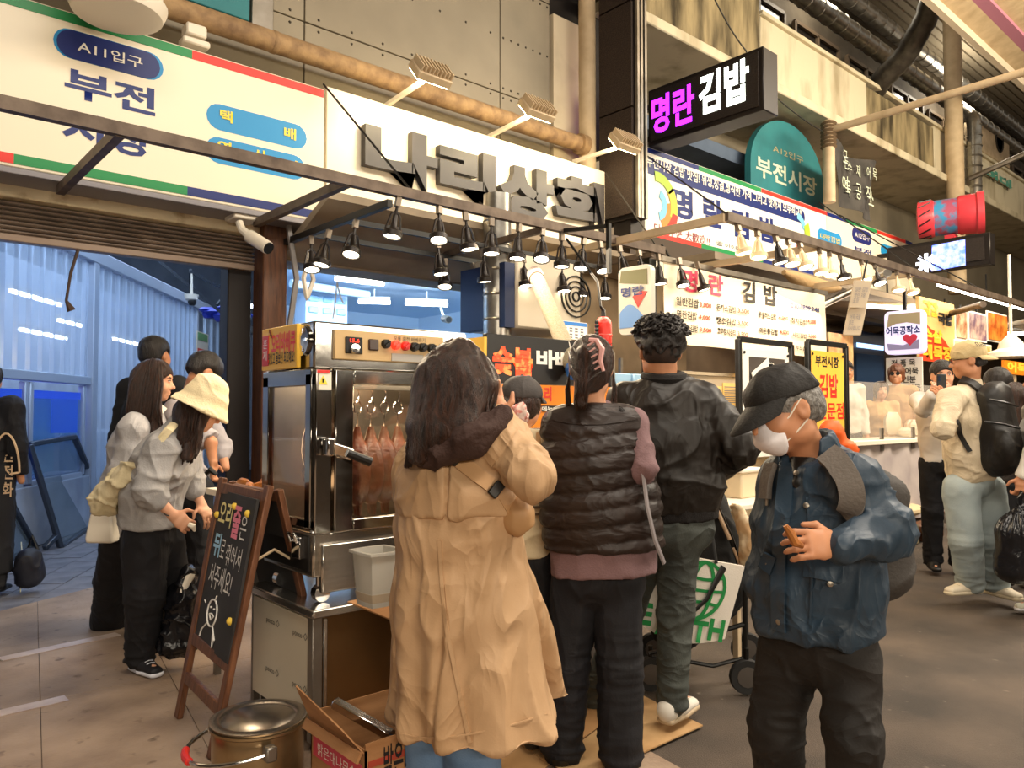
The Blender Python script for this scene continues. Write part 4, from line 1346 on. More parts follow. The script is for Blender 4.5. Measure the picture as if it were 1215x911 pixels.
# latch with black grip
a, b = PY(390, 530, RY0 - 0.03), PY(418, 540, RY0 - 0.05)
MB().bar(a, b, 0.03, 0.05).frame_box(a, (1, 0, 0), (0, 1, 0), (0, 0, 1), (0.035, 0.05, 0.075)).build('latch', M_chrome, ro, bevel=0.008, seg=2)
MB().tube([PY(412, 537, RY0 - 0.06), PY(440, 548, RY0 - 0.09)], [0.017, 0.02], 10).build('grip', M_black, ro)
# bottom drawer
q0, q1 = PY(381, 646, RY0), PY(480, 690, RY0)
MB().span((q0[0], RY0 - 0.01, q1[2] + 0.01), (RX1 - 0.05, RY0 + 0.02, q0[2])).build('drawer', M_steel, ro, bevel=0.006)
for x in (RX0 + 0.06, RX1 - 0.06):
    for y in (RY0 + 0.06, RY1 - 0.06):
        MB().cyl((x, y, RZ0 + 0.03), (x, y, 0.60), 0.02).lathe([(0.035, -0.02), (0.035, 0.02)], (x, y, 0.612), 12, (0, 1, 0)).build('foot', M_chrome, ro)
# hanging rail and warm lamp inside
MB().span((RX0 + 0.1, (RY0 + RY1) / 2 - 0.1, PY(450, 463, RY0 + 0.2)[2]), (RX1 - 0.04, (RY0 + RY1) / 2 - 0.06, PY(450, 463, RY0 + 0.2)[2] + 0.02)).build('hanging_rail', M_black, ro)
MB().span((RX0 + 0.03, RY0 + 0.05, zt0 - 0.002), (RX1 - 0.03, RY1 - 0.03, zt0 + 0.012)).build('drip_tray', M_mirror, ro)
lamp('oven_light', (1.9, 3.0, zc0 - 0.05), (1.9, 3.08, 0.9), 3.5, (1.0, 0.75, 0.45), 0.5, 0.12)
lamp('oven_light', (1.75, RY1 - 0.06, 1.15), (1.75, RY0, 1.1), 1.2, (1.0, 0.6, 0.3), 0.4, 0.3)
# yellow sign on the left face
sx = RX0 - 0.03
q0, q1 = PX(310.5, 441, sx), PX(352.5, 383.5, sx)
ys = thing('stall_sign', 'small yellow duck barbecue sign on the side of the roaster', 'sign', (sx, (q0[1] + q1[1]) / 2, q0[2]))
zb_ = PX(352, 436, sx)[2]
MB().span((sx, q1[1], zb_), (sx + 0.02, q0[1], q1[2])).build('board', mat('sign_gold', '#f2bf45', 0.4), ys, bevel=0.003)
txx('오리바베큐', ys, M_sred, sx, (323, 396), (351, 417), bold=0.03)
txx('맛있고 몸보신 최고예요!', ys, M_ink, sx, (319, 419), (350, 430), bold=0.02)
m = MB()
a, b = PX(311.5, 399, sx - 0.002), PX(318.5, 434, sx - 0.002)
m.span((sx - 0.003, b[1], b[2]), (sx + 0.001, a[1], a[2])).build('red_field', M_red, ys, bevel=0.002)
txx('훈\n제', ys, M_signw, sx - 0.004, (313, 403), (317.5, 428))
for k in range(3):
    c = PX(320 + k, 393 + k * 3, sx - 0.004)
    MB().ball(c, (0.003, 0.006, 0.012), 8).build('duck_emblem', mat('emblem_brown', '#7a3a1c', 0.5), ys)

# ducks on hooks
def duck(p, rz, s, label):
    r = thing('roast_duck', label, 'duck', tuple(p), 'roast ducks on hooks')
    def T(x, y, z):
        return p + A(math.cos(rz) * x - math.sin(rz) * y, math.sin(rz) * x + math.cos(rz) * y, z) * s
    def loft(sec, n=12):
        return MB().rings([[T(cx_ + rx * math.cos(t), cy_ + ry * math.sin(t), z) for t in np.linspace(0, 2 * math.pi, n, endpoint=False)] for cx_, cy_, rx, ry, z in sec])
    loft([(0, 0, .012, .012, .0), (0, 0, .022, .02, -.03), (0, 0, .03, .028, -.06), (0, 0, .06, .055, -.1), (0, .0, .08, .07, -.16), (0, 0, .085, .075, -.22),
          (0, 0, .075, .065, -.28), (0, 0, .045, .04, -.33), (0, 0, .02, .02, -.35)]).build('body', M_skin_duck, r)
    for sg in (-1, 1):
        loft([(sg * .07, 0, .02, .02, -.1), (sg * .095, .01, .022, .022, -.15), (sg * .09, .02, .016, .016, -.2), (sg * .075, .03, .01, .01, -.23)], 8).build('wing', M_skin_duck, r)
        loft([(sg * .045, .03, .02, .02, -.26), (sg * .055, .03, .028, .03, -.31), (sg * .045, .03, .018, .018, -.36), (sg * .04, .03, .011, .011, -.40)], 8).build('leg', M_skin_duck, r)
    hk = MB()
    hk.tube([T(0, 0, -.02), T(0, 0, .06)], 0.004, 5)
    hk.tube([T(.028 * math.cos(t), 0, .085 + .028 * math.sin(t)) for t in np.linspace(0, 2 * math.pi, 13)[:-1]], 0.004, 5, closed=True)
    hk.tube([T(0, 0, .11), T(0.012, 0, .15), T(0, 0, .17)], 0.004, 5)
    hk.build('hook', M_chrome, r)


zr = PY(450, 463, RY0 + 0.2)[2]
for k, x in enumerate((424, 440, 456, 472, 490)):
    q = PY(x, 500, RY0 + 0.17)
    duck(A(q[0], RY0 + 0.17, zr - 0.165), rnd.uniform(-0.6, 0.6), 1.0, 'brown roast duck hanging behind the front glass, %s from the left' % ORD[k])
duck(A(RX0 + 0.12, RY0 + 0.2, zr - 0.05), 1.4, 1.0, 'roast duck hanging behind the left side glass of the roaster')
# steel counter under it
CZ = 0.575
cu = thing('steel_counter', 'low stainless steel counter carrying the roaster', 'counter', (2.0, 3.15, 0))
MB().span((1.43, 2.81, CZ - 0.035), (2.42, 3.46, CZ)).build('worktop', M_steel, cu, bevel=0.006)
MB().span((1.46, 2.86, 0.1), (2.40, 3.44, CZ - 0.035)).build('body', mat('brown_film_steel', '#7d5f3c', 0.3, 0.75, col2='#66492b', vs=2), cu, bevel=0.004)
MB().span((1.452, 2.87, 0.1), (1.462, 3.43, CZ - 0.05)).build('film_sheet', mat('film_white', '#d9cdb6', 0.35), cu)
MB().span((1.445, 2.84, 0.04), (1.49, 2.885, CZ - 0.03)).build('corner_post', M_dsteel, cu, bevel=0.004)
MB().span((1.50, 2.853, 0.14), (1.52, 2.87, CZ - 0.05)).build('corner_post', M_steel, cu, bevel=0.004)
for z in (0.43, 0.22):
    for y in (3.02, 3.28):
        text('posco ◇', cu, M_ink, (1.451, y, z), (0, -1, 0), (0, 0, 1), 0.13, 0.035)
for x in (1.5, 2.36):
    for y in (2.9, 3.4):
        MB().cyl((x, y, 0), (x, y, 0.11), 0.02).build('leg', M_black, cu)
# cardboard sheet, plastic tub and the tray of snacks
q0 = PY(388, 692, 2.80)
MB().add([A(1.60, 2.84, CZ + 0.006), A(1.66, 2.62, CZ - 0.03), A(2.1, 2.60, CZ - 0.035), A(2.05, 2.84, CZ + 0.006),
          A(1.60, 2.84, CZ), A(1.66, 2.62, CZ - 0.036), A(2.1, 2.60, CZ - 0.041), A(2.05, 2.84, CZ)],
         [[0, 1, 2, 3], [7, 6, 5, 4], [0, 4, 5, 1], [1, 5, 6, 2], [2, 6, 7, 3], [3, 7, 4, 0]]).solo('cardboard_sheet', M_card, 'greasy cardboard sheet sticking out over the steel counter edge', 'cardboard')
tc = PD(448, 716, 2.93)
tub = thing('plastic_tub', 'translucent white plastic tub on the cardboard sheet', 'tub', tuple(tc))
h_ = 0.195
w0, w1 = 0.062, 0.075


def sq(c, w, z, r=0.25):
    pts = []
    for t in np.linspace(0, 2 * math.pi, 24, endpoint=False):
        x, y = math.cos(t), math.sin(t)
        k = 1 / max(abs(x), abs(y)) ** (1 - r)
        pts.append(c + A(x * k * w, y * k * w, z))
    return pts


M_tub = mat('tub_plastic', '#d9d4c8', 0.3, trans=0.35)
MB().rings([sq(tc, w0, 0), sq(tc, w1, h_), sq(tc, w1 + 0.012, h_), sq(tc, w1 + 0.012, h_ + 0.01), sq(tc, w1 - 0.004, h_ + 0.01), sq(tc, w0 - 0.004, 0.006)]).build('tub_wall', M_tub, tub)
MB().rings([sq(tc, w0, 0.01), sq(tc, w0 + 0.006, 0.05)]).build('contents', mat('foamy_water', '#b8a890', 0.3), tub)
wr = MB().span((1.25, 3.55, 0.72), (1.85, 3.95, 0.75))
side_t = thing('side_table', 'white side table with a food tray behind the chalkboard', 'table', (1.55, 3.9, 0))
MB().span((1.47, 3.5, 0.93), (2.1, 4.1, 0.96)).build('table_top', M_white, side_t)
for x in (1.52, 2.05):
    for y in (3.56, 4.04):
        MB().bar((x, y, 0), (x, y, 0.93), 0.03).build('leg', M_dsteel, side_t)
sc_ = PD(284, 563, 4.0)
for k in range(7):
    q = A(1.58, 3.72, 0.985) + A(rnd.uniform(-.06, .09), rnd.uniform(-.07, .07), 0.012 * (k % 3))
    t = rnd.uniform(0, 3)
    d = A(math.cos(t), math.sin(t), 0) * 0.05
    MB().tube([q - d, q - d * 0.4, q + d * 0.4, q + d], [0.012, 0.02, 0.022, 0.012], 8).solo('fried_snack', mat('fried_gold', '#b5702e', 0.5, col2='#7c451b', vs=20),
        'golden fried snack in the small pile on the white side table behind the chalkboard', 'snack', 'fried snacks on the table')
# black partition board of the barbecue counter
bx0 = PY(578, 420, 3.1)[0]
bz = PY(578, 454, 3.1)[2], PY(578, 395, 3.1)[2]
bb = thing('stall_sign', 'black sign board with flame red and white letters behind the queue', 'sign', (bx0 + 0.4, 3.12, bz[0]))
MB().span((bx0, 3.1, bz[0]), (bx0 + 0.98, 3.14, bz[1])).build('board', mat('sign_black', '#1a1715', 0.4), bb, bevel=0.004)
M_flame = mat('flame_letter', '#ef4a22', 0.4, emit=0.5, ecol='#f0401a', col2='#f6a85a', vs=22, ramp=(0.5, 0.62))
tyx('숯불', bb, M_flame, 3.1, (584, 410), (632, 447), bold=0.05)
tyx('바베큐', bb, M_signw, 3.1, (636, 414), (700, 440), bold=0.045)
q0, q1 = PX(556, 437, bx0 - 0.005), PX(577, 395, bx0 - 0.005)
MB().span((bx0 - 0.02, 3.1, bz[0] + 0.05), (bx0 - 0.002, 3.5, bz[1] - 0.02)).solo('yellow_panel', mat('sign_gold', '#f2bf45', 0.4), 'yellow side panel at the left end of the black sign board', 'panel')
ob = thing('stall_sign', 'orange duck sign board leaning below the black board', 'sign', (bx0 + 0.45, 3.06, bz[0] - 0.22))
MB().span((bx0 + 0.02, 3.06, bz[0] - 0.24), (bx0 + 0.98, 3.09, bz[0] - 0.005)).build('board', mat('sign_orange', '#f08a1c', 0.4), ob)
tyx('약오리', ob, M_sred, 3.06, (624, 458), (654, 476), bold=0.03)
q0, q1 = PY(634, 481, 3.058), PY(662, 488, 3.058)
MB().span((q0[0], 3.055, q1[2]), (q1[0], 3.062, q0[2])).build('black_field', M_black, ob)
tyx('전메뉴', ob, M_signw, 3.054, (636, 482), (655, 487.5), bold=0.02)
bc = thing('barbecue_counter', 'dark counter under the orange and black sign boards', 'counter', (bx0 + 0.45, 3.4, 0))
MB().span((bx0 + 0.02, 3.1, 0.05), (bx0 + 1.0, 3.9, bz[0] - 0.25)).build('body', M_dark, bc)
MB().span((bx0 + 0.0, 3.05, bz[0] - 0.27), (bx0 + 1.02, 3.92, bz[0] - 0.245)).build('worktop', M_steel, bc, bevel=0.004)
tyx('방', bc, M_signw, 3.098, (697, 735), (707, 752), bold=0.03)
MB().span(PY(694, 758, 3.094) + A(0, 0, -0.03), PY(712, 756, 3.098)).build('red_strip', M_sred, bc)
# fan-like mesh hose and the silver duct
ha, hb_ = PY(637, 331, 3.9), PY(681, 436, 3.02)
ht = thing('mesh_hose', 'white mesh covered flexible hose slanting over the black sign', 'hose', tuple(hb_))
n = 40
MB().tube([ha * (1 - t) + hb_ * t for t in np.linspace(0, 1, n)], [0.05 + 0.002 * (i % 2) for i in range(n)], 18).build('hose', mat('mesh_white', '#c9bb9f', 0.7, bump=0.6, wave=(60, 0, 'DIAGONAL'), col2='#a89878', vs=120), ht)
MB().cyl(hb_ - unit(ha - hb_) * 0.005, hb_ - unit(ha - hb_) * 0.05, 0.054, n=18).build('blue_collar', mat('collar_blue', '#2f6fc0', 0.4), ht)
MB().cyl(ha, ha + unit(ha - hb_) * 0.1, 0.056, n=18).build('dark_collar', mat('collar_dark', '#5a3d33', 0.5), ht)
a, b = PY(590, 393, 5.2), PY(590, 320, 5.2)
sd = thing('spiral_duct', 'upright silver round duct right of the kitchen opening', 'duct', tuple(a))
MB().cyl((a[0], 5.2, 1.2), (a[0], 5.2, 3.3), 0.125, n=24).build('tube', M_galv, sd)
m = MB()
for z in np.arange(1.3, 3.2, 0.22):
    m.lathe([(0.125, -0.012), (0.132, 0), (0.125, 0.012)], (a[0], 5.2, z), 24, cap=False)
m.build('seam', M_galv, sd)
MB().cyl((a[0], 5.2, 0), (a[0], 5.2, 1.2), 0.06).build('stand', M_dark, sd)
# things in the dark bay between the duck stall and the rice roll stall
BYY = 5.65
x0, x1 = PY(604, 350, BYY)[0], PY(790, 350, BYY)[0]
struct('wall_back', MB().span((x0, BYY, 0), (x1 + 0.4, BYY + 0.1, 2.9)), mat('bay_wall', '#8b7558', 0.7, col2='#6d5940', vs=2.5))
q0, q1 = PY(613, 312, 5.0), PY(690, 396, 5.0)
au = thing('wall_heater', 'white wall unit with a round grille behind the mesh hose', 'air conditioner', ((q0[0] + q1[0]) / 2, 5.2, q1[2]))
MB().span((q0[0], 5.0, q1[2]), (q1[0], BYY, q0[2] + 0.1)).build('case', mat('appliance_white', '#dccfb8', 0.4), au, bevel=0.02)
MB().span((q0[0] - 0.12, 5.02, q1[2]), (q0[0] - 0.005, BYY, q0[2])).build('blue_side', mat('side_navy', '#1d2c52', 0.5), au)
c = PY(683, 352, 5.0)
m = MB()
for r_ in (0.05, 0.1, 0.15, 0.2):
    m.lathe([(r_, 0), (r_, 0.015), (r_ - 0.012, 0.015), (r_ - 0.012, 0)], c, 20, (0, -1, 0), cap=False)
m.build('round_grille', M_black, au)
tyx('▤', au, M_dsteel, 5.0, (617, 318), (632, 334))
q0, q1 = PY(667, 380, 4.6), PY(697, 404, 4.6)
pc = thing('price_sheet', 'white printed sheet with blue header behind the woman with the hair clip', 'sheet', tuple(q1))
MB().span((q0[0], 4.6, q1[2]), (q1[0], 4.61, q0[2])).build('paper', M_signw, pc)
MB().span((q0[0] + 0.01, 4.596, q0[2] - 0.035), (q1[0] - 0.01, 4.601, q0[2] - 0.005)).build('header', mat('header_blue', '#2f7ac8', 0.4), pc)
gr = MB()
for i in range(4):
    for j in range(4):
        x, z = q0[0] + 0.02 + (q1[0] - q0[0] - 0.04) * i / 4, q1[2] + 0.01 + (q0[2] - q1[2] - 0.05) * j / 4
        gr.span((x, 4.597, z), (x + 0.035, 4.601, z + 0.012))
gr.build('print', mat('print_grey', '#7c7a80', 0.6), pc)
MB().span((q0[0] - 0.05, 4.62, 1.0), (q1[0] + 0.05, 4.66, q0[2])).solo('backing_board', mat('bay_wall', '#8b7558'), 'brown board carrying the printed sheet with blue header', 'board')
# red fire bottle
ft, fb = PY(716, 372, 4.0), PY(716, 409, 4.0)
r_ = 0.066
fe = thing('fire_extinguisher', 'red capsule shaped fire extinguisher hanging on dark hose above the clip haired woman', 'fire extinguisher', tuple(fb))
MB().lathe([(0.005, -0.05), (r_ * 0.5, -0.04), (r_ * 0.9, 0.0), (r_, 0.03), (r_, 0.09), (r_ * 1.06, 0.095), (r_ * 1.06, 0.105), (r_, 0.11), (r_, 0.19), (r_ * 0.85, 0.225), (r_ * 0.5, 0.245), (0.01, 0.25)], fb + A(0, 0, -0.03), 20).build('bottle', M_red, fe)
MB().tube([fb + A(0, 0, 0.21), fb + A(0, 0, 0.27), fb + A(-0.03, 0.0, 0.30), fb + A(-0.01, 0.05, 0.5), fb + A(0, 0.4, 0.9)], [0.02, 0.016, 0.01, 0.01, 0.01], 8).build('valve', M_black, fe)
m = MB()
for k in range(6):
    m.lathe([(0.012, -0.006), (0.022, 0), (0.012, 0.006)], fb + A(-r_ - 0.02, -0.01, 0.02 + k * 0.03), 8, (1, 0, 0))
m.build('spray_nozzle', M_black, fe)
# white light box sign
q0, q1 = PX(734, 398, 4.35), PX(772, 312, 4.35)
bxw = thing('light_box', 'white rounded light box sign with red and blue wave beside the black post', 'sign', (4.4, 3.9, q0[2]))


def rrect(y0, y1, z0, z1, r):
    pts = []
    for cy_, cz_, t0_ in ((y1 - r, z0 + r, -90), (y1 - r, z1 - r, 0), (y0 + r, z1 - r, 90), (y0 + r, z0 + r, 180)):
        for t in np.linspace(math.radians(t0_), math.radians(t0_ + 90), 6):
            pts.append((cy_ + r * math.cos(t), cz_ + r * math.sin(t)))
    return pts


wy = q0[1] - q1[1]
hz = q1[2] - q0[2]
MB().prism(rrect(0, wy, 0, hz, 0.05), (4.35, q0[1], q0[2]), (0, -1, 0), (0, 0, 1), 0.05).build('case', mat('light_box_white', '#cfc8ba', 0.3), bxw)
wv = [(t * wy, hz * (0.30 + 0.14 * math.sin(t * 4.5))) for t in np.linspace(0.04, 0.96, 14)]
MB().prism(wv + [(wy * 0.96, hz * 0.1), (wy * 0.04, hz * 0.1)], (4.347, q0[1], q0[2]), (0, -1, 0), (0, 0, 1), 0.003).build('blue_wave', mat('wave_blue', '#6f96cc', 0.4), bxw)
MB().prism([(wy * 0.45, hz * 0.55), (wy * 0.62, hz * 0.38), (wy * 0.9, hz * 0.6), (wy * 0.7, hz * 0.62)], (4.346, q0[1], q0[2]), (0, -1, 0), (0, 0, 1), 0.003).build('red_wave', M_sred, bxw)
MB().prism([(wy * 0.05, hz * 0.78), (wy * 0.9, hz * 0.7), (wy * 0.9, hz * 0.93), (wy * 0.1, hz * 0.95)], (4.346, q0[1], q0[2]), (0, -1, 0), (0, 0, 1), 0.003).build('olive_field', mat('field_olive', '#6d6a3c', 0.5), bxw)
text('명란', bxw, M_navy, (4.345, q0[1] - wy * 0.1, q0[2] + hz * 0.56), (0, -1, 0), (0, 0, 1), wy * 0.7, hz * 0.14, bold=0.03)
MB().bar((4.43, 3.9, q1[2]), (4.43, 3.9, RZ - 0.05), 0.03).bar((4.43, 3.9, RZ - 0.07), (4.43, RY, RZ - 0.02), 0.03).build('hanger', M_black, bxw)
q = PY(775, 380, 4.5)
struct('trim_7', MB().span((q[0] - 0.05, 4.5, 0), (q[0] + 0.05, 4.6, 2.8)), M_black)
q = PY(784, 350, 4.7)
struct('trim_7', MB().span((q[0] - 0.08, 4.7, 0), (q[0] + 0.06, 4.8, 2.85)), M_white)
# shelf with pale blue boxes
sh = thing('storage_shelf', 'metal shelf of pale blue boxes behind the queue', 'shelf', (4.4, 4.3, 0))
sx0, sx1 = PY(727, 430, 4.2)[0], PY(756, 430, 4.2)[0] + 0.25
for z in (0.9, 1.25, 1.55):
    MB().span((sx0, 4.2, z), (sx1, 4.6, z + 0.025)).build('board', M_dsteel, sh)
for x in (sx0 + 0.015, sx1 - 0.015):
    for y in (4.215, 4.585):
        MB().bar((x, y, 0), (x, y, 1.85), 0.03).build('post', M_dsteel, sh)
for k, (z, h_, c_) in enumerate(((1.575, 0.11, '#8fb4d4'), (1.275, 0.18, '#b9cfe0'), (0.925, 0.2, '#7c98b4'))):
    for j in range(2):
        xx = sx0 + 0.05 + j * (sx1 - sx0 - 0.08) / 2
        MB().span((xx, 4.22, z), (xx + (sx1 - sx0 - 0.14) / 2, 4.55, z + h_)).solo('storage_box', mat('box_blue_%d' % k, c_, 0.4, emit=0.0),
            '%s pale blue box on the %s board of the storage shelf' % (['left', 'right'][j], ['upper', 'middle', 'lower'][k]), 'box', 'boxes on the storage shelf', bevel=0.008)

# ================================================================== FLOOR THINGS AT THE LEFT
# chalkboard
FL, FR = PZ(209, 849), PZ(248, 909)
ym = FL[1], FR[1]
tx_ = 1.36
TL, TR = PX(256, 562, tx_), PX(301, 587, tx_)
ztp = (TL[2] + TR[2]) / 2
TL, TR = A(tx_, FL[1] - 0.03, ztp), A(tx_, FR[1] + 0.06, ztp)
FL, FR = A(FL[0], TL[1], 0), A(FR[0] + 0.03, TR[1], 0)
cb_ = thing('chalkboard', 'wooden folding chalkboard with hand lettering and a doodle on the floor', 'chalkboard', tuple((FL + FR) / 2))
sl = unit(TL - FL)
nrm = unit(np.cross(TR - TL, sl))
if nrm[0] > 0:
    nrm = -nrm
M_frame = mat('chalkboard_wood', '#7a4e33', 0.5, col2='#523120', vs=7, stretch=(7, 7, 1), bump=0.12, bs=50)
for a, b in ((FL, TL), (FR, TR)):
    MB().bar(a, b + sl * 0.02, 0.048, 0.026, up=tuple(nrm)).build('stile', M_frame, cb_, bevel=0.004)
L_ = np.linalg.norm(TL - FL)
for s_, w_ in ((0.975, 0.05), (0.33, 0.05), (0.17, 0.05)):
    a, b = FL + sl * L_ * s_, FR + unit(TR - FR) * L_ * s_
    MB().bar(a, b, w_, 0.024, up=tuple(nrm)).build('rail', M_frame, cb_, bevel=0.004)
a0, b0 = FL + sl * L_ * 0.34, FR + sl * L_ * 0.34
a1, b1 = FL + sl * L_ * 0.965, FR + sl * L_ * 0.965
off = nrm * 0.004
bk_ = nrm * -0.008
MB().add([a0 + off, b0 + off, b1 + off, a1 + off, a0 + bk_, b0 + bk_, b1 + bk_, a1 + bk_], [[0, 1, 2, 3], [7, 6, 5, 4], [0, 4, 5, 1], [1, 5, 6, 2], [2, 6, 7, 3], [3, 7, 4, 0]]).build(
    'board', mat('chalk_black', '#2b2928', 0.7, col2='#373433', vs=5), cb_)
bw_, bh_ = np.linalg.norm(b1 - a1), np.linalg.norm(a1 - a0)
bux = unit(b1 - a1)


def chalk(body, m, u, v, w, h, bold=0.0):
    text(body, cb_, m, a0 + bux * bw_ * u + sl * bh_ * v + off, bux, sl, bw_ * w, bh_ * h, bold=bold, shear=-0.0)


C_w, C_y, C_p, C_b = (mat('chalk_white', '#ece8e2', 0.8), mat('chalk_yellow', '#f3e6a0', 0.8), mat('chalk_pink', '#f08aa0', 0.8), mat('chalk_blue', '#a8d4f0', 0.8))
chalk('오리', C_y, 0.12, 0.77, 0.36, 0.17, 0.02)
chalk('줄', C_p, 0.52, 0.72, 0.2, 0.21, 0.03)
chalk('은', C_w, 0.74, 0.73, 0.16, 0.15)
chalk('뒤', C_b, 0.12, 0.56, 0.2, 0.16, 0.03)
chalk('로', C_w, 0.34, 0.57, 0.11, 0.12)
chalk('꺾어서', C_w, 0.5, 0.54, 0.4, 0.14)
chalk('서주세요!', C_w, 0.16, 0.36, 0.62, 0.16)
for u, v in ((0.06, 0.83), (0.5, 0.92), (0.86, 0.9), (0.9, 0.24)):
    MB().ball(a0 + bux * bw_ * u + sl * bh_ * v + off, 0.017, 10).build('chalk_dot', mat('dot_yellow', '#f0c94a', 0.6), cb_)


def bp(u, v):
    return a0 + bux * bw_ * u + sl * bh_ * v + off * 1.5


dz_ = MB()
dz_.tube([bp(0.42 + 0.13 * math.cos(t), 0.215 + 0.085 * math.sin(t)) for t in np.linspace(0, 2 * math.pi, 17)[:-1]], 0.004, 5, closed=True)
dz_.tube([bp(0.44, 0.3), bp(0.47, 0.33)], 0.004, 5)
dz_.tube([bp(0.34, 0.14), bp(0.22, 0.08), bp(0.2, 0.03)], 0.004, 5)
dz_.tube([bp(0.5, 0.14), bp(0.6, 0.07), bp(0.58, 0.02), bp(0.54, 0.1)], 0.004, 5)
dz_.tube([bp(0.36, 0.2), bp(0.42, 0.17), bp(0.48, 0.2), bp(0.42, 0.21), bp(0.36, 0.2)], 0.004, 5)
for u in (0.37, 0.46):
    dz_.ball(bp(u, 0.245), 0.006, 6)
dz_.tube([bp(0.16, 0.26), bp(0.2, 0.25)], 0.003, 5)
dz_.build('doodle', C_w, cb_)
# rear frame
RR_, RL_ = PZ(338, 822), PZ(294, 815)
RR_, RL_ = A(RR_[0], TR[1] + 0.02, 0), A(RR_[0], TL[1] - 0.02, 0)
TR2, TL2 = TR + A(0.045, 0, 0), TL + A(0.045, 0, 0)
for a, b in ((RL_, TL2), (RR_, TR2)):
    MB().bar(a, b, 0.045, 0.026, up=(1, 0, 0.3)).build('rear_stile', M_frame, cb_, bevel=0.004)
for s_ in (0.97, 0.36, 0.22):
    MB().bar(RL_ + (TL2 - RL_) * s_, RR_ + (TR2 - RR_) * s_, 0.045, 0.022, up=(1, 0, 0.3)).build('rear_rail', M_frame, cb_, bevel=0.004)
q = [RL_ + (TL2 - RL_) * 0.37, RR_ + (TR2 - RR_) * 0.37, RR_ + (TR2 - RR_) * 0.96, RL_ + (TL2 - RL_) * 0.96]
MB().add(q, [[0, 1, 2, 3]]).build('rear_board', mat('chalk_black', '#2b2928'), cb_)
a, b = FR + (TR - FR) * 0.72, RR_ + (TR2 - RR_) * 0.70
MB().tube([a, (a + b) / 2 + A(0, 0, 0.05), b], 0.006, 5).build('folding_stay', M_beige, cb_)

# steel pot with its lid and bail
PC = A(*(PD(307, 852, 2.75)))
zt_ = PC[2]
PC[2] = 0
R0 = 0.158
M_pot = mat('worn_pot_steel', '#a58d6a', 0.3, 0.8, col2='#6e4f2c', vs=5, ramp=(0.4, 0.8))
pot = thing('steel_pot', 'large worn steel pot with lid and red gripped bail by the chalkboard', 'pot', tuple(PC))
MB().lathe([(R0 - 0.015, 0), (R0, 0.012), (R0, zt_ - 0.02), (R0 + 0.012, zt_ - 0.012), (R0 + 0.012, zt_ - 0.004), (R0 - 0.01, zt_ - 0.004)], PC, 40).build('pot_body', M_pot, pot)
MB().lathe([(R0 + 0.006, zt_ - 0.002), (R0 + 0.010, zt_ + 0.008), (R0 - 0.012, zt_ + 0.012), (R0 - 0.03, zt_ + 0.004), (R0 - 0.05, zt_ + 0.012), (0.05, zt_ + 0.02), (0.001, zt_ + 0.021)], PC, 40).build('lid', mat('lid_steel', '#b3aaa0', .24, .95, col2='#958b80', vs=6), pot)
sv = unit(RT * 0.9 + F0 * -0.35)
fr_ = unit(np.cross(ZZ, sv))
lug1, lug2 = PC + sv * (R0 + 0.01) * 0.6 + (-F0) * (R0 + 0.008) * 0.8 + ZZ * (zt_ - 0.05), PC - sv * (R0 + 0.01) * 0.8 + F0 * (R0) * 0.6 + ZZ * (zt_ - 0.05)
mid = (lug1 + lug2) / 2
out = unit(np.cross(ZZ, lug1 - lug2))
if out @ RT > 0:
    out = -out
half = np.linalg.norm(lug1 - lug2) / 2
ax = unit(lug1 - lug2)
bail = [mid + ax * half * math.cos(t) + (out * 0.92 - ZZ * 0.12) * (half * 1.28) * math.sin(t) for t in np.linspace(0, math.pi, 19)]
MB().tube(bail, 0.007, 8).build('bail', M_chrome, pot)
MB().tube(bail[8:12], 0.014, 10).build('red_grip', M_red, pot)
for l in (lug1, lug2):
    MB().box(l, (0.04, 0.04, 0.05)).build('lug', M_dsteel, pot, bevel=0.006)
m = MB()
for k in range(5):
    t = 2.2 + k * 0.12
    q = PC + A(math.cos(t + 2.0) * (R0 + 0.001), math.sin(t + 2.0) * (R0 + 0.001), 0)

# open cardboard box
bxo = thing('cardboard_box', 'open cardboard box printed with red and black beside the steel pot', 'box', (1.45, 2.28, 0))
X0, X1, Y0, Y1, H_ = 1.25, 1.72, 2.1, 2.46, 0.335
for nm, a, b in (('front_wall', (X0, Y0, 0), (X1, Y0 + 0.006, H_)), ('rear_wall', (X0, Y1 - 0.006, 0), (X1, Y1, H_)), ('left_wall', (X0, Y0, 0), (X0 + 0.006, Y1, H_ - 0.02)),
                 ('right_wall', (X1 - 0.006, Y0, 0), (X1, Y1, H_)), ('box_floor', (X0, Y0, 0), (X1, Y1, 0.006))):
    MB().span(a, b).build(nm, M_card, bxo)
MB().bar(A(X0 - 0.03, (Y0 + Y1) / 2, H_ - 0.05), A(X0 - 0.015, (Y0 + Y1) / 2, H_ - 0.02), Y1 - Y0, 0.01).build('crease', M_card, bxo)
MB().add([A(X0 - 0.003, Y0 + 0.01, H_ - 0.03), A(X0 - 0.003, Y1, H_ - 0.03), A(X0 - 0.05, Y1 + 0.02, H_ + 0.09), A(X0 - 0.05, Y0 + 0.07, H_ + 0.04),
          A(X0 + 0.003, Y0 + 0.01, H_ - 0.03), A(X0 + 0.003, Y1, H_ - 0.03), A(X0 - 0.044, Y1 + 0.02, H_ + 0.09), A(X0 - 0.044, Y0 + 0.07, H_ + 0.04)],
         [[0, 1, 2, 3], [7, 6, 5, 4], [0, 4, 5, 1], [1, 5, 6, 2], [2, 6, 7, 3], [3, 7, 4, 0]]).build('flap', M_card, bxo)
MB().span((X0 - 0.002, Y0 + 0.02, H_ - 0.14), (X0 + 0.001, Y1 - 0.02, H_ - 0.07)).build('pink_band', mat('band_pink', '#d0495a', 0.6), bxo)
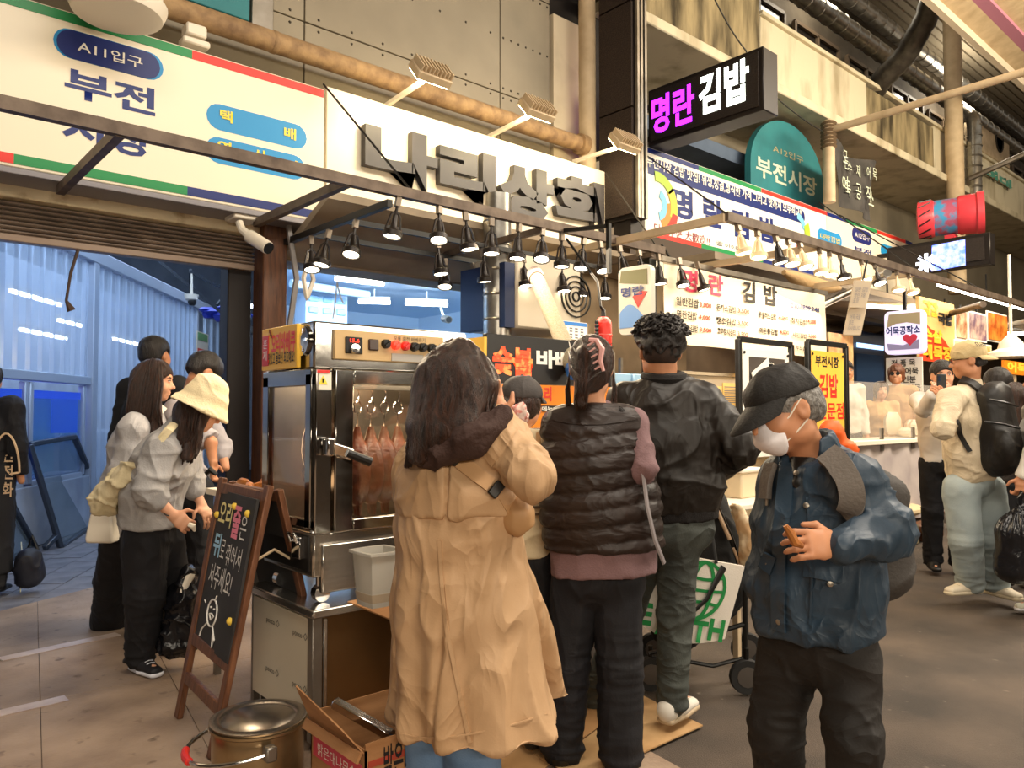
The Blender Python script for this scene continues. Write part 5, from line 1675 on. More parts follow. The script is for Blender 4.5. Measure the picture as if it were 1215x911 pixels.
text('밝은대나무숯', bxo, M_signw, (X0 - 0.003, Y1 - 0.06, H_ - 0.125), (0, -1, 0), (0, 0, 1), 0.25, 0.04)
for k in range(4):
    MB().span((X0 - 0.002, Y0 + 0.08, H_ - 0.19 - k * 0.035), (X0 + 0.001, Y1 - 0.12 - 0.02 * (k % 2), H_ - 0.18 - k * 0.035)).build('print_line', mat('print_red', '#a5402c', 0.7), bxo)
tyx('밝은대나무', bxo, M_ink, Y0, (455, 884), (513, 908), bold=0.015)
MB().span((X0 + 0.01, Y0 - 0.002, H_ - 0.075), (X1 - 0.01, Y0 + 0.001, H_ - 0.055)).build('red_line', mat('print_red', '#a5402c', 0.7), bxo)
m = MB()
for k in range(6):
    c = A(X0 + 0.07 + k * 0.055, Y0 - 0.001, H_ - 0.21 + 0.015 * (k % 2))
    m.tube([c + A(r_ * math.cos(t), 0, r_ * math.sin(t)) for t, r_ in zip(np.linspace(0, 9, 16), np.linspace(0.03, 0.004, 16))], 0.003, 4)
m.build('red_scroll', mat('print_red', '#a5402c', 0.7), bxo)
MB().bar(A(X0 + 0.03, Y1 - 0.1, H_ + 0.05), A(X0 + 0.2, Y0 + 0.05, H_ - 0.08), 0.04, 0.03).solo('steel_tongs', M_chrome, 'steel bar lying across the open cardboard box', 'tongs', bevel=0.005)
# flattened cardboard under the queue
for k, q in enumerate((((455, 915), (560, 846), (652, 905), (600, 960)), ((560, 846), (690, 790), (762, 824), (652, 905)), ((655, 905), (763, 825), (834, 860), (735, 905), (690, 935)))):
    pts = [PZ(x, y, 0.006 + 0.003 * k) for x, y in q]
    cen = sum(pts) / len(pts)
    poly = [tuple((p - pts[0])[:2]) for p in pts]
    if sum(poly[i][0] * poly[(i + 1) % len(poly)][1] - poly[(i + 1) % len(poly)][0] * poly[i][1] for i in range(len(poly))) < 0:
        poly = poly[::-1]
    MB().prism(poly, pts[0], (1, 0, 0), (0, 1, 0), 0.005).solo('floor_cardboard', mat('floor_card_%d' % k, ['#c59b6c', '#b58a5c', '#cda878'][k], 0.8, col2='#9a7448', vs=3),
        'flattened cardboard sheet on the floor under the queue, %s' % ['nearest the cardboard box', 'the middle one', 'at the right by the sneaker'][k], 'cardboard')

# ================================================================== STALLS AT THE RIGHT
struct('ceiling', MB().span((6.9, 4.6, 2.97), (32, 7.38, 3.05)), mat('stall_ceiling', '#8d7f6c', 0.7, col2='#6b5e50', vs=1.5))
struct('wall_back', MB().span((7.6, 6.7, 0), (32, 6.8, 2.97)), mat('stall_backwall', '#7a6754', 0.8, col2='#57483a', vs=1.5))
struct('wall_right', MB().span((30, -6, 0), (30.2, 7, 9)), mat('far_wall', '#6d5f50', 0.8, col2='#8f7c62', vs=0.8))
struct('trim_8', MB().span((6.9, 5.75, 2.9), (32, 6.0, PY(900, 312, 5.8)[2])), mat('header_dark', '#4b3e32', 0.7))
# menu banner
MY = 4.45
q0, q1, q2, q3 = PY(788, 313, MY), PY(978, 348, MY), PY(976, 420, MY), PY(787, 407, MY)
mz1, mz0 = (q0[2] + q1[2]) / 2, (q3[2] + q2[2]) / 2 - 0.02
mb = thing('menu_banner', 'wide cream menu banner listing rice rolls and prices', 'banner', ((q0[0] + q1[0]) / 2, MY, mz0))
MB().sheet(lambda u, v: A(q0[0] + (q1[0] - q0[0]) * u, MY + 0.012 * math.sin(u * 17 + v * 2), mz0 + (mz1 - mz0) * v - 0.02 * math.sin(math.pi * u) * v), 36, 6, -0.006).build('cloth', mat('menu_cloth', '#f4e3c8', 0.6), mb)
MB().span((q0[0] - 0.05, MY - 0.02, mz1), (q1[0] + 0.05, MY + 0.03, mz1 + 0.05)).build('top_bar', M_dsteel, mb)
for x in (q0[0] + 0.1, q1[0] - 0.1):
    MB().bar((x, MY, mz1 + 0.04), (x, MY + 0.1, 2.97), 0.02).build('hanger', M_black, mb)
MO = MY - 0.02
M_pink = mat('menu_pink', '#e0405e', 0.5)
M_price = mat('menu_price', '#b8402a', 0.5)
for w, p, q, m_ in (('명', (810, 318), (828, 348), M_pink), ('란', (841, 324), (858, 352), M_pink), ('김', (881, 332), (896, 360), M_ink), ('밥', (906, 337), (922, 364), M_ink),
                    ('010.9899.248', (938, 359), (972, 371), M_navy)):
    tyx(w, mb, m_, MO, p, q, bold=0.025)
for w, p, q, pr, p2, q2_ in (
        ('일반김밥', (802, 351), (829, 366), '3,000', (830, 358), (844, 367)), ('돈까스김밥', (850, 360), (873, 372), '3,500', (875, 365), (889, 374)),
        ('롯샐러드김밥', (900, 369), (921, 380), '4,000', (923.6, 374), (935, 381)), ('참치김밥', (938.5, 376), (957, 386), '4,000', (958, 378), (968, 386)),
        ('명란김밥', (803, 367), (827, 380), '4,000', (829, 373), (843, 381)), ('땡초김밥', (850, 375), (873, 387), '3,500', (875, 380), (888, 388)),
        ('매운통김밥', (901, 388), (923, 398), '4,000', (925, 391), (936, 398)), ('샤인김밥', (940, 394), (957, 402), '2,500', (959, 396), (968, 402)),
        ('소고기김밥', (804, 383), (828, 395), '3,500', (830, 388), (844, 396)), ('고추참치김밥', (851, 388), (873, 399), '3,500', (875, 393), (887, 401)), ('누드김밥', (944, 409), (960, 417), '', (0, 0), (1, 1))):
    tyx(w, mb, M_ink, MO, p, q, bold=0.025)
    if pr:
        tyx(pr, mb, M_price, MO, p2, q2_, bold=0.03)
# counter and grey guard of the rice roll stall
KY = 3.62
kx0, kx1 = PY(806, 470, KY)[0], PY(884, 470, KY)[0] + 0.9
kc2 = thing('rice_roll_counter', 'cream counter with a grey guard board behind the man in the black jacket', 'counter', ((kx0 + kx1) / 2, KY + 0.3, 0))
MB().span((kx0 - 0.5, KY, 0.05), (kx1, KY + 0.6, 1.0)).build('body', mat('counter_cream', '#d4c09c', 0.5), kc2)
MB().span((kx0 - 0.52, KY - 0.03, 1.0), (kx1 + 0.02, KY + 0.62, 1.04)).build('worktop', M_steel, kc2, bevel=0.006)
zg = PY(850, 446, KY)[2]
MB().span((kx0 - 0.1, KY, 1.04), (kx1, KY + 0.03, zg)).build('guard_board', mat('guard_grey', '#b3a48e', 0.5), kc2, bevel=0.004)
MB().span((kx0 - 0.12, KY - 0.02, zg), (kx1, KY + 0.25, zg + 0.025)).build('guard_top', M_steel, kc2)
for k, (p, q) in enumerate((((858, 454), (881, 482)), ((846, 458), (857, 480)))):
    q0, q1 = PY(*p, KY - 0.01), PY(*q, KY - 0.01)
    nt_ = thing('notice_sheet', 'yellow notice sheet with fine print on the grey guard, %s one' % ['right', 'left'][k], 'notice', tuple(q1))
    MB().span((q0[0], KY - 0.008, q1[2]), (q1[0], KY - 0.002, q0[2])).build('paper', mat('note_yellow', '#ecc97c', 0.6), nt_)
    m = MB()
    for j in range(9):
        z = q0[2] - 0.03 - j * (q0[2] - q1[2] - 0.05) / 9
        m.span((q0[0] + 0.02, KY - 0.0095, z - 0.008), (q1[0] - 0.02 - 0.02 * (j % 3), KY - 0.0075, z))
    m.build('print', mat('print_grey', '#7c7a80'), nt_)
# little white table with a plastic box
tp = PD(872, 592, 4.3)
wt_ = thing('folding_table', 'small white table beside the black stroller', 'table', (tp[0], tp[1], 0))
MB().box((tp[0], tp[1], tp[2]), (0.75, 0.5, 0.03), 0.0).build('table_top', M_white, wt_, bevel=0.006)
for sx_, sy_ in ((-1, -1), (1, -1), (-1, 1), (1, 1)):
    MB().bar((tp[0] + sx_ * 0.34, tp[1] + sy_ * 0.22, 0), (tp[0] + sx_ * 0.34, tp[1] + sy_ * 0.22, tp[2]), 0.03).build('leg', M_beige, wt_)
tb_ = thing('plastic_box', 'cream lidded plastic box on the small white table', 'box', (tp[0] + 0.05, tp[1], tp[2] + 0.015))
MB().box((tp[0] + 0.03, tp[1], tp[2] + 0.085), (0.24, 0.2, 0.14)).build('case', mat('box_cream', '#d9c6a4', 0.4), tb_, bevel=0.012, seg=2)
MB().box((tp[0] + 0.03, tp[1], tp[2] + 0.165), (0.26, 0.22, 0.02)).build('lid', M_white, tb_, bevel=0.006)
# framed stands
for k, (a, b, lb) in enumerate((((876, 402), (940, 520), 'black framed stand with a rice roll picture'), ((958, 405), (1005, 535), 'black framed yellow stand advertising rice rolls'))):
    Y_ = 3.3 - 0.1 * k
    q0, q1 = PY(*a, Y_), PY(*b, Y_)
    x0_, x1_, z1_ = q0[0], q1[0] - 0.0, q0[2]
    z0_ = 0.9
    stn = thing('poster_stand', lb, 'poster stand', ((x0_ + x1_) / 2, Y_, 0))
    for s_, e_ in (((x0_, z0_), (x0_, z1_)), ((x1_, z0_), (x1_, z1_)), ((x0_, z1_), (x1_, z1_)), ((x0_, z0_), (x1_, z0_))):
        MB().bar((s_[0], Y_, s_[1]), (e_[0], Y_, e_[1]), 0.045, 0.04, up=(0, 1, 0)).build('frame_bar', M_black, stn, bevel=0.004)
    for x in (x0_, x1_):
        MB().bar((x, Y_, z0_), (x, Y_ + 0.0, 0), 0.03).bar((x, Y_ - 0.15, 0.015), (x, Y_ + 0.15, 0.015), 0.03).build('leg', M_black, stn)
    MB().span((x0_ + 0.05, Y_ - 0.005, z0_ + 0.1), (x1_ - 0.05, Y_ + 0.005, z1_ - 0.07)).build('sheet', M_signw if k == 0 else mat('sheet_yellow', '#f3c048', 0.5), stn)
    for x in (x0_ + 0.07, x1_ - 0.07):
        MB().lathe([(0.012, 0), (0.012, 0.008)], (x, Y_ - 0.005, z1_ - 0.1), 8, (0, -1, 0)).build('eyelet', M_black, stn)
    if k == 0:
        w_ = x1_ - x0_
        MB().span((x0_ + 0.14, Y_ - 0.008, z1_ - 0.66), (x1_ - 0.12, Y_ - 0.004, z1_ - 0.13)).build('picture', mat('picture_dark', '#4a423c', 0.5), stn)
        for i in range(6):
            c = A(x0_ + 0.23 + 0.11 * (i % 3) + 0.03 * (i // 3), Y_ - 0.012, z1_ - 0.33 + 0.06 * (i % 3) - 0.14 * (i // 3))
            MB().lathe([(0.055, 0), (0.055, 0.01)], c, 12, (0, -1, 0)).build('rice_ring', mat('seaweed_black', '#1c1d18', 0.5), stn)
            MB().lathe([(0.045, 0.01), (0.045, 0.013)], c, 12, (0, -1, 0)).build('rice_disc', M_white, stn)
            MB().lathe([(0.018, 0.013), (0.018, 0.016)], c, 8, (0, -1, 0)).build('rice_filling', mat('filling_orange', '#d9702c', 0.5), stn)
        for i in range(2):
            MB().bar(A(x0_ + 0.17, Y_ - 0.02, z1_ - 0.30 - 0.1 * i), A(x0_ + 0.42, Y_ - 0.02, z1_ - 0.17 - 0.1 * i), 0.09, 0.006, up=(0, 1, 0)).build('label_strip', M_signw, stn)
    else:
        tyx('부전시장', stn, M_ink, Y_ - 0.004, (967, 421), (995, 437), bold=0.03)
        tyx('김밥', stn, M_sred, Y_ - 0.004, (972, 443), (994, 472), bold=0.03)
        tyx('전문점', stn, M_sred, Y_ - 0.004, (970, 477), (1001, 497), bold=0.02)

# fish cake stall
FYY = 3.5
fx0, fx1 = PY(1004, 500, FYY)[0], PY(1113, 500, FYY)[0] + 0.9
ztop_ = PY(1036, 522, FYY)[2]
fc = thing('fish_cake_counter', 'long counter with a clear acrylic guard and grey cloth front', 'counter', ((fx0 + fx1) / 2, FYY + 0.4, 0))
MB().span((fx0, FYY - 0.05, ztop_ - 0.05), (fx1, FYY + 0.4, ztop_)).build('worktop', M_white, fc, bevel=0.006)
MB().sheet(lambda u, v: A(fx0 + 0.1 + (fx1 - fx0 - 0.2) * u, FYY + 0.02 + 0.02 * math.sin(u * 40), 0.16 + (ztop_ - 0.21) * v), 60, 3, -0.01).build('cloth_front', mat('cloth_grey', '#b8aca6', 0.7, col2='#9d9190', vs=3), fc)
nb = 4
zg = PY(1010, 452, FYY)[2]
for k in range(nb):
    xa_, xb_ = fx0 + (fx1 - fx0) * k / nb + 0.01, fx0 + (fx1 - fx0) * (k + 1) / nb - 0.01
    MB().span((xa_, FYY, ztop_ + 0.01), (xb_, FYY + 0.008, zg)).build('acrylic_pane', glass('acrylic', '#d6ccc0', 0.10, 0.22), fc)
    MB().span((xb_ - 0.01, FYY - 0.01, ztop_ - 0.12), (xb_ + 0.03, FYY + 0.02, ztop_ + 0.12)).build('clamp', M_dsteel, fc)
for x in (fx0 + 0.1, fx1 - 0.1):
    for y in (FYY + 0.05, FYY + 0.35):
        MB().bar((x, y, 0), (x, y, ztop_ - 0.05), 0.05).build('leg', M_beige, fc)
M_fish = mat('fish_cake_white', '#efdfc0', 0.5)
for k in range(10):
    c = PY(1058 + (k % 5) * 12, 512, FYY + 0.3)
    c = A(c[0], FYY + 0.13 + 0.16 * (k // 5), ztop_ + 0.0)
    c[2] += 0.06 + 0.05 * ((k * 7) % 3)
    MB().ball(c, (0.18, 0.075, 0.06 + 0.05 * ((k * 7) % 3)), 10).solo('fish_cake_pile', M_fish, 'heap of pale fish cakes behind the acrylic guard, %s of ten' % ORD[k], 'food', 'fish cake heaps')
# bricks and a sack under the counter
brk = [PZ(1088, 648), PZ(1106, 646), PZ(1124, 650)]
for k, (x, y, m_, sz) in enumerate(((1084, 648, M_stain2, (0.42, 0.2, 0.1)), (1112, 640, M_wood, (0.5, 0.2, 0.08)), (1084, 636, M_stain2, (0.4, 0.2, 0.1)), (1110, 630, M_wood, (0.5, 0.2, 0.08)))):
    c = PZ(x, y if k < 2 else y + 12)
    MB().box((c[0], c[1] + 0.12, sz[2] / 2 + (0.1 if k > 1 else 0)), sz).solo('support_block', m_, '%s support block under the cloth fronted counter' % ['left lower', 'right lower', 'left upper', 'right upper'][k], 'block', bevel=0.01)
c = PZ(1094, 636)
MB().ball((c[0], c[1] + 0.15, 0.27), (0.3, 0.14, 0.07), 14).solo('sack', mat('sack_cream', '#c9b48e', 0.8), 'cream sack lying on the blocks under the counter', 'sack')
# hanging clipboards
for k, (a, b) in enumerate((((1008, 332), (1033, 366)), ((1000, 364), (1028, 399)))):
    q = PD((a[0] + b[0]) / 2, (a[1] + b[1]) / 2, 6.6 + 0.05 * k)
    nt_ = thing('hanging_notice', '%s of two grey notice boards hanging from the right rack' % ['upper', 'lower'][k].capitalize(), 'notice', tuple(q))
    ux_, uz_ = unit(RT + A(0, 0, -0.02)), unit(ZZ + RT * 0.22)
    MB().frame_box(q, ux_, np.cross(uz_, ux_), uz_, (0.155, 0.015, 0.245)).build('board', mat('notice_grey', '#b9a78e', 0.35), nt_, bevel=0.004)
    text(['일반 김밥\n명란 3줄\n포장', '어묵 국물\n셀프\n감사합니다'][k], nt_, mat('print_grey', '#7c7a80'), q - ux_ * 0.055 - uz_ * 0.08 - F0 * 0.012, ux_, uz_, 0.11, 0.14)
    if k == 0:
        MB().bar(q + uz_ * 0.12, q + uz_ * 0.30, 0.012).build('hanger', M_black, nt_)
    else:
        MB().bar(q + uz_ * 0.12, q + uz_ * 0.16, 0.012).build('hanger', M_black, nt_)
# rounded fish cake sign
LBX = 10.4
q0, q1 = PX(1050, 421, LBX), PX(1094, 366, LBX)
wy, hz = q0[1] - q1[1], q1[2] - q0[2]
fs_ = thing('light_box', 'white and lilac rounded light box sign of the fish cake stall', 'sign', (LBX + 0.07, q0[1] - wy / 2, q0[2]))
MB().prism(rrect(0, wy, 0, hz, 0.07), (LBX, q0[1], q0[2]), (0, -1, 0), (0, 0, 1), 0.15).build('case', mat('light_box_lilac', '#ddd6e6', 0.3, emit=0.5, ecol='#d8d0f0'), fs_)
MB().prism([(0.03, hz * 0.62)] + [(wy * t, hz * (0.62 + 0.1 * math.sin(3 * t))) for t in (0.3, 0.6, 0.95)] + [(wy * 0.95, hz * 0.93), (0.06, hz * 0.93)], (LBX - 0.004, q0[1], q0[2]), (0, -1, 0), (0, 0, 1), 0.004).build('olive_field', mat('field_tan', '#b5a88a', 0.5), fs_)
MB().prism([(wy * 0.1, hz * 0.1), (wy * 0.9, hz * 0.1), (wy * 0.92, hz * 0.32), (wy * 0.5, hz * 0.2), (wy * 0.06, hz * 0.26)], (LBX - 0.004, q0[1], q0[2]), (0, -1, 0), (0, 0, 1), 0.004).build('lilac_wave', mat('wave_lilac', '#a9a4d8', 0.4), fs_)
ht_ = [(wy * 0.68 + 0.09 * math.sin(t) ** 3, hz * 0.33 + 0.0055 * (13 * math.cos(t) - 5 * math.cos(2 * t) - 2 * math.cos(3 * t) - math.cos(4 * t))) for t in np.linspace(0, 2 * math.pi, 20, endpoint=False)]
MB().prism(ht_[::-1], (LBX - 0.006, q0[1], q0[2]), (0, -1, 0), (0, 0, 1), 0.004).build('heart', M_pink, fs_)
text('어묵공작소', fs_, M_navy, (LBX - 0.006, q0[1] - wy * 0.05, q0[2] + hz * 0.44), (0, -1, 0), (0, 0, 1), wy * 0.9, hz * 0.2, bold=0.03)
MB().bar((LBX + 0.07, q0[1] - wy / 2, q1[2]), (LBX + 0.07, q0[1] - wy / 2, 2.97), 0.04).build('hanger', M_black, fs_)
# paper list below it
q0, q1 = PX(1052, 470, LBX + 0.1), PX(1094, 421, LBX + 0.1)
ls = thing('price_list', 'white paper list under the lilac light box', 'list', (LBX + 0.1, (q0[1] + q1[1]) / 2, q0[2]))
MB().span((LBX + 0.1, q1[1], q0[2]), (LBX + 0.12, q0[1], q1[2] - 0.02)).build('paper', M_signw, ls)
text('전 품 목\n수제어묵\n일  인분\n국수 어묵', ls, M_ink, (LBX + 0.097, q0[1] - 0.07, q0[2] + 0.06), (0, -1, 0), (0, 0, 1), (q0[1] - q1[1]) * 0.8, (q1[2] - q0[2]) * 0.8, bold=0.02)
MB().bar((LBX + 0.11, (q0[1] + q1[1]) / 2, q0[2]), (LBX + 0.11, (q0[1] + q1[1]) / 2, 0), 0.05).build('post', M_beige, ls)
# tall yellow and red banner, picture posters
JY = 4.15
q0, q1, q2 = PY(1090, 351, JY), PY(1132, 364, JY), PY(1090, 427, JY)
yb2 = thing('stall_banner', 'yellow banner with red mountain shape and bold letters over the fish cake stall', 'banner', ((q0[0] + q1[0]) / 2, JY, q2[2]))
MB().span((q0[0], JY, q2[2]), (q1[0], JY + 0.04, q0[2])).build('board', mat('banner_cream', '#e3bd78', 0.5), yb2)
wx, hz = q1[0] - q0[0], q0[2] - q2[2]
MB().prism([(0, 0), (wx, 0), (wx, hz * 0.12), (wx * 0.7, hz * 0.36), (wx * 0.5, hz * 0.47), (wx * 0.3, hz * 0.52), (wx * 0.12, hz * 0.62), (0, hz * 0.55)], (q0[0], JY - 0.004, q2[2]), (1, 0, 0), (0, 0, 1), 0.004).build('red_field', mat('banner_red', '#e2401e', 0.5), yb2)
M_gold = mat('banner_gold', '#ffc83a', 0.5)
for w_, u, v, ww, hh_ in (('순살', 0.06, 0.3, 0.55, 0.22), ('대묵장', 0.06, 0.03, 0.85, 0.24)):
    text(w_, yb2, M_gold, (q0[0] + u * wx, JY - 0.008, q2[2] + v * hz), (1, 0, 0), (0, 0, 1), ww * wx, hh_ * hz, bold=0.05)
text('칼칼', yb2, M_gold, (q0[0] + 0.1 * wx, JY - 0.006, q2[2] + 0.72 * hz), (1, 0, 0), (0, 0, 1), 0.4 * wx, 0.24 * hz, bold=0.07)
text('국밥', yb2, M_ink, (q0[0] + 0.5 * wx, JY - 0.006, q2[2] + 0.62 * hz), (1, 0, 0), (0, 0, 1), 0.42 * wx, 0.2 * hz, bold=0.06)
for x_ in (q0[0] + 0.1, q1[0] - 0.1):
    MB().bar((x_, JY + 0.02, q0[2]), (x_, JY + 0.02, 2.97), 0.03).build('hanger', M_black, yb2)
for k, (xa_, xb_, ya_, yb__, c1, c2) in enumerate(((1133, 1147, 366, 402, '#e8c8a0', '#a05a30'), (1148, 1170, 368, 403, '#d8b8a8', '#7a5a70'), (1171, 1195, 368, 404, '#f29a3c', '#c8581c'), (1131, 1176, 402, 420, '#f3dcae', '#d8a860'))):
    q0, q1 = PY(xa_, ya_, JY), PY(xb_, ya_ + (xb_ - xa_) * 0.18, JY)
    zz0 = PY(xa_, yb__, JY)[2]
    ph = thing('picture_poster', ['narrow poster with pale soup picture', 'poster with lilac and brown dish picture', 'bright orange poster of fried food', 'low cream poster strip'][k] + ' over the fish cake stall', 'poster', ((q0[0] + q1[0]) / 2, JY, zz0))
    MB().span((q0[0], JY - 0.01 * (k % 2), zz0), (q1[0] - 0.02, JY + 0.02, q0[2])).build('sheet', M_signw, ph)
    MB().span((q0[0] + 0.03, JY - 0.016, zz0 + 0.03), (q1[0] - 0.05, JY - 0.008, q0[2] - 0.03)).build('picture', mat('food_picture_%d' % k, c1, 0.5, col2=c2, vs=5, ramp=(0.4, 0.6)), ph)
    MB().bar(((q0[0] + q1[0]) / 2, JY + 0.01, q0[2]), ((q0[0] + q1[0]) / 2, JY + 0.01, 2.97), 0.02).build('hanger', M_black, ph)
q0, q1 = PY(1192, 427, 3.6), PY(1222, 446, 3.6)
os_ = thing('stall_sign', 'orange sign with yellow letters at the right edge behind the dark haired woman', 'sign', tuple(q1))
MB().span((q0[0], 3.6, q1[2]), (q1[0], 3.64, q0[2])).build('board', mat('sign_orange', '#f08a1c'), os_)
text('어묵', os_, M_yellow, (q0[0] + 0.1, 3.6, q1[2] + 0.03), (1, 0, 0), (0, 0, 1), (q1[0] - q0[0]) * 0.8, (q0[2] - q1[2]) * 0.8, bold=0.05)
MB().bar(((q0[0] + q1[0]) / 2, 3.65, q1[2]), ((q0[0] + q1[0]) / 2, 3.65, 0), 0.05).build('post', M_beige, os_)
c = PY(1200, 424, 3.3)
ls_ = thing('shop_lamp', 'wide cream lamp shade at the right edge above the customers', 'lamp', tuple(c))
MB().lathe([(0.32, 0.0), (0.3, 0.06), (0.16, 0.12), (0.14, 0.2), (0.05, 0.3), (0.02, 0.32), (0.02, 1.4)], c, 20).build('shade', M_white, ls_)
# fridge and dark depth of the stall
q0, q1 = PY(1013, 462, 6.0), PY(1038, 395, 6.0)
fr2 = thing('drink_fridge', 'dark blue glass fridge at the back of the fish cake stall', 'fridge', ((q0[0] + q1[0]) / 2, 6.2, 0))
MB().span((q0[0], 6.0, 0), (q1[0] + 0.4, 6.6, q1[2])).build('case', mat('fridge_navy', '#1c2740', 0.3), fr2, bevel=0.01)
MB().span((q0[0] + 0.08, 5.98, 0.5), (q1[0] + 0.3, 6.0, q1[2] - 0.4)).build('door_pane', mat('fridge_glass', '#2c4468', 0.1), fr2)
MB().span((q0[0] + 0.1, 5.975, q1[2] - 0.3), (q1[0] + 0.3, 5.985, q1[2] - 0.22)).build('lit_strip', mat('fridge_light', '#9fc4f0', 0.4, emit=1.5), fr2)
q0, q1 = PY(985, 470, 5.5), PY(1012, 398, 5.5)
MB().span((q0[0], 5.5, 0.02), (q1[0], 5.53, q1[2])).solo('poster', mat('poster_tan', '#dcb887', 0.5, col2='#a5623a', vs=4), 'tall tan food poster panel behind the yellow stand', 'poster')
for k, (a, b, z) in enumerate((((1114, 336), (1216, 368), 2.72), ((1020, 362), (1085, 358), 2.85), ((1090, 346), (1150, 352), 2.85), ((1130, 360), (1185, 362), 2.85), ((1178, 352), (1218, 362), 2.85))):
    if k == 0:
        q0, q1 = PY(*a, 3.75), PY(*b, 3.75)
        q1[2] = q0[2] = (q0[2] + q1[2]) / 2
    else:
        q0, q1 = PY(*a, 5.0), PY(*b, 4.6)
        q1[2] = q0[2] = min(2.9, (q0[2] + q1[2]) / 2)
    tl_ = thing('tube_lamp', ['long bright tube lamp running along the rack', 'tube lamp above the lilac sign', 'tube lamp above the yellow banner', 'tube lamp above the picture posters', 'tube lamp at the far right edge'][k], 'lamp', tuple((q0 + q1) / 2))
    MB().bar(q0, q1, 0.045).build('tube', mat('stall_tube', '#ffffff', 0.4, emit=8, ecol='#fff4e0'), tl_)
    MB().bar(q0 + A(0, 0, 0.05), q1 + A(0, 0, 0.05), 0.09, 0.04).build('housing', M_white, tl_)
    c = (q0 + q1) / 2
    MB().bar(c + A(0, 0, 0.06), c + A(0, 0, 0.35), 0.02).build('hanger', M_black, tl_)
# crossing pipes and clutter under the stall ceiling
for k, (a, b, z) in enumerate(((8.5, 5.2, 2.86), (11.5, 4.9, 2.8), (14.5, 4.7, 2.88), (18, 4.4, 2.8))):
    MB().cyl((a, 3.5, z), (a + 3.5, 6.6, z), 0.045).solo('ceiling_pipe', [M_galv, M_rail, M_white, M_rail][k], '%s thin pipe crossing under the stall ceiling from the left' % ORD[k], 'pipe')
# rolled paper awning hanging above the menu
q0, q1 = PY(934, 322, 4.6), PY(1000, 342, 4.6)
rl = [PY(930 + 11 * i, 323 + 3.2 * i + 5 * math.sin(math.pi * i / 6), 4.5) for i in range(7)]
MB().tube(rl, [0.03, 0.07, 0.09, 0.1, 0.09, 0.07, 0.03], 12).solo('rolled_awning', mat('awning_tan', '#b49468', 0.8, bump=0.3, bs=30), 'rolled tan awning sagging above the menu banner', 'awning')

# ================================================================== FIGURES: smooth solids blended from limbs, meshed as one skin
_rs = np.random.RandomState(5)
LAT = _rs.rand(32, 32, 32).astype(np.float32)


def vnoise(P, scale=1.0, off=0.0, st=(1, 1, 1)):
    Q = P * np.array(st) * scale + off * 7.31
    i = np.floor(Q).astype(int)
    f = Q - i
    f = f * f * (3 - 2 * f)
    r = 0
    for dx in (0, 1):
        for dy in (0, 1):
            for dz in (0, 1):
                w = (f[:, 0] if dx else 1 - f[:, 0]) * (f[:, 1] if dy else 1 - f[:, 1]) * (f[:, 2] if dz else 1 - f[:, 2])
                r = r + w * LAT[(i[:, 0] + dx) % 32, (i[:, 1] + dy) % 32, (i[:, 2] + dz) % 32]
    return r


def ridge(P, scale, off=0, st=(1, 1, 1)):
    return 1 - np.abs(2 * vnoise(P, scale, off, st) - 1)


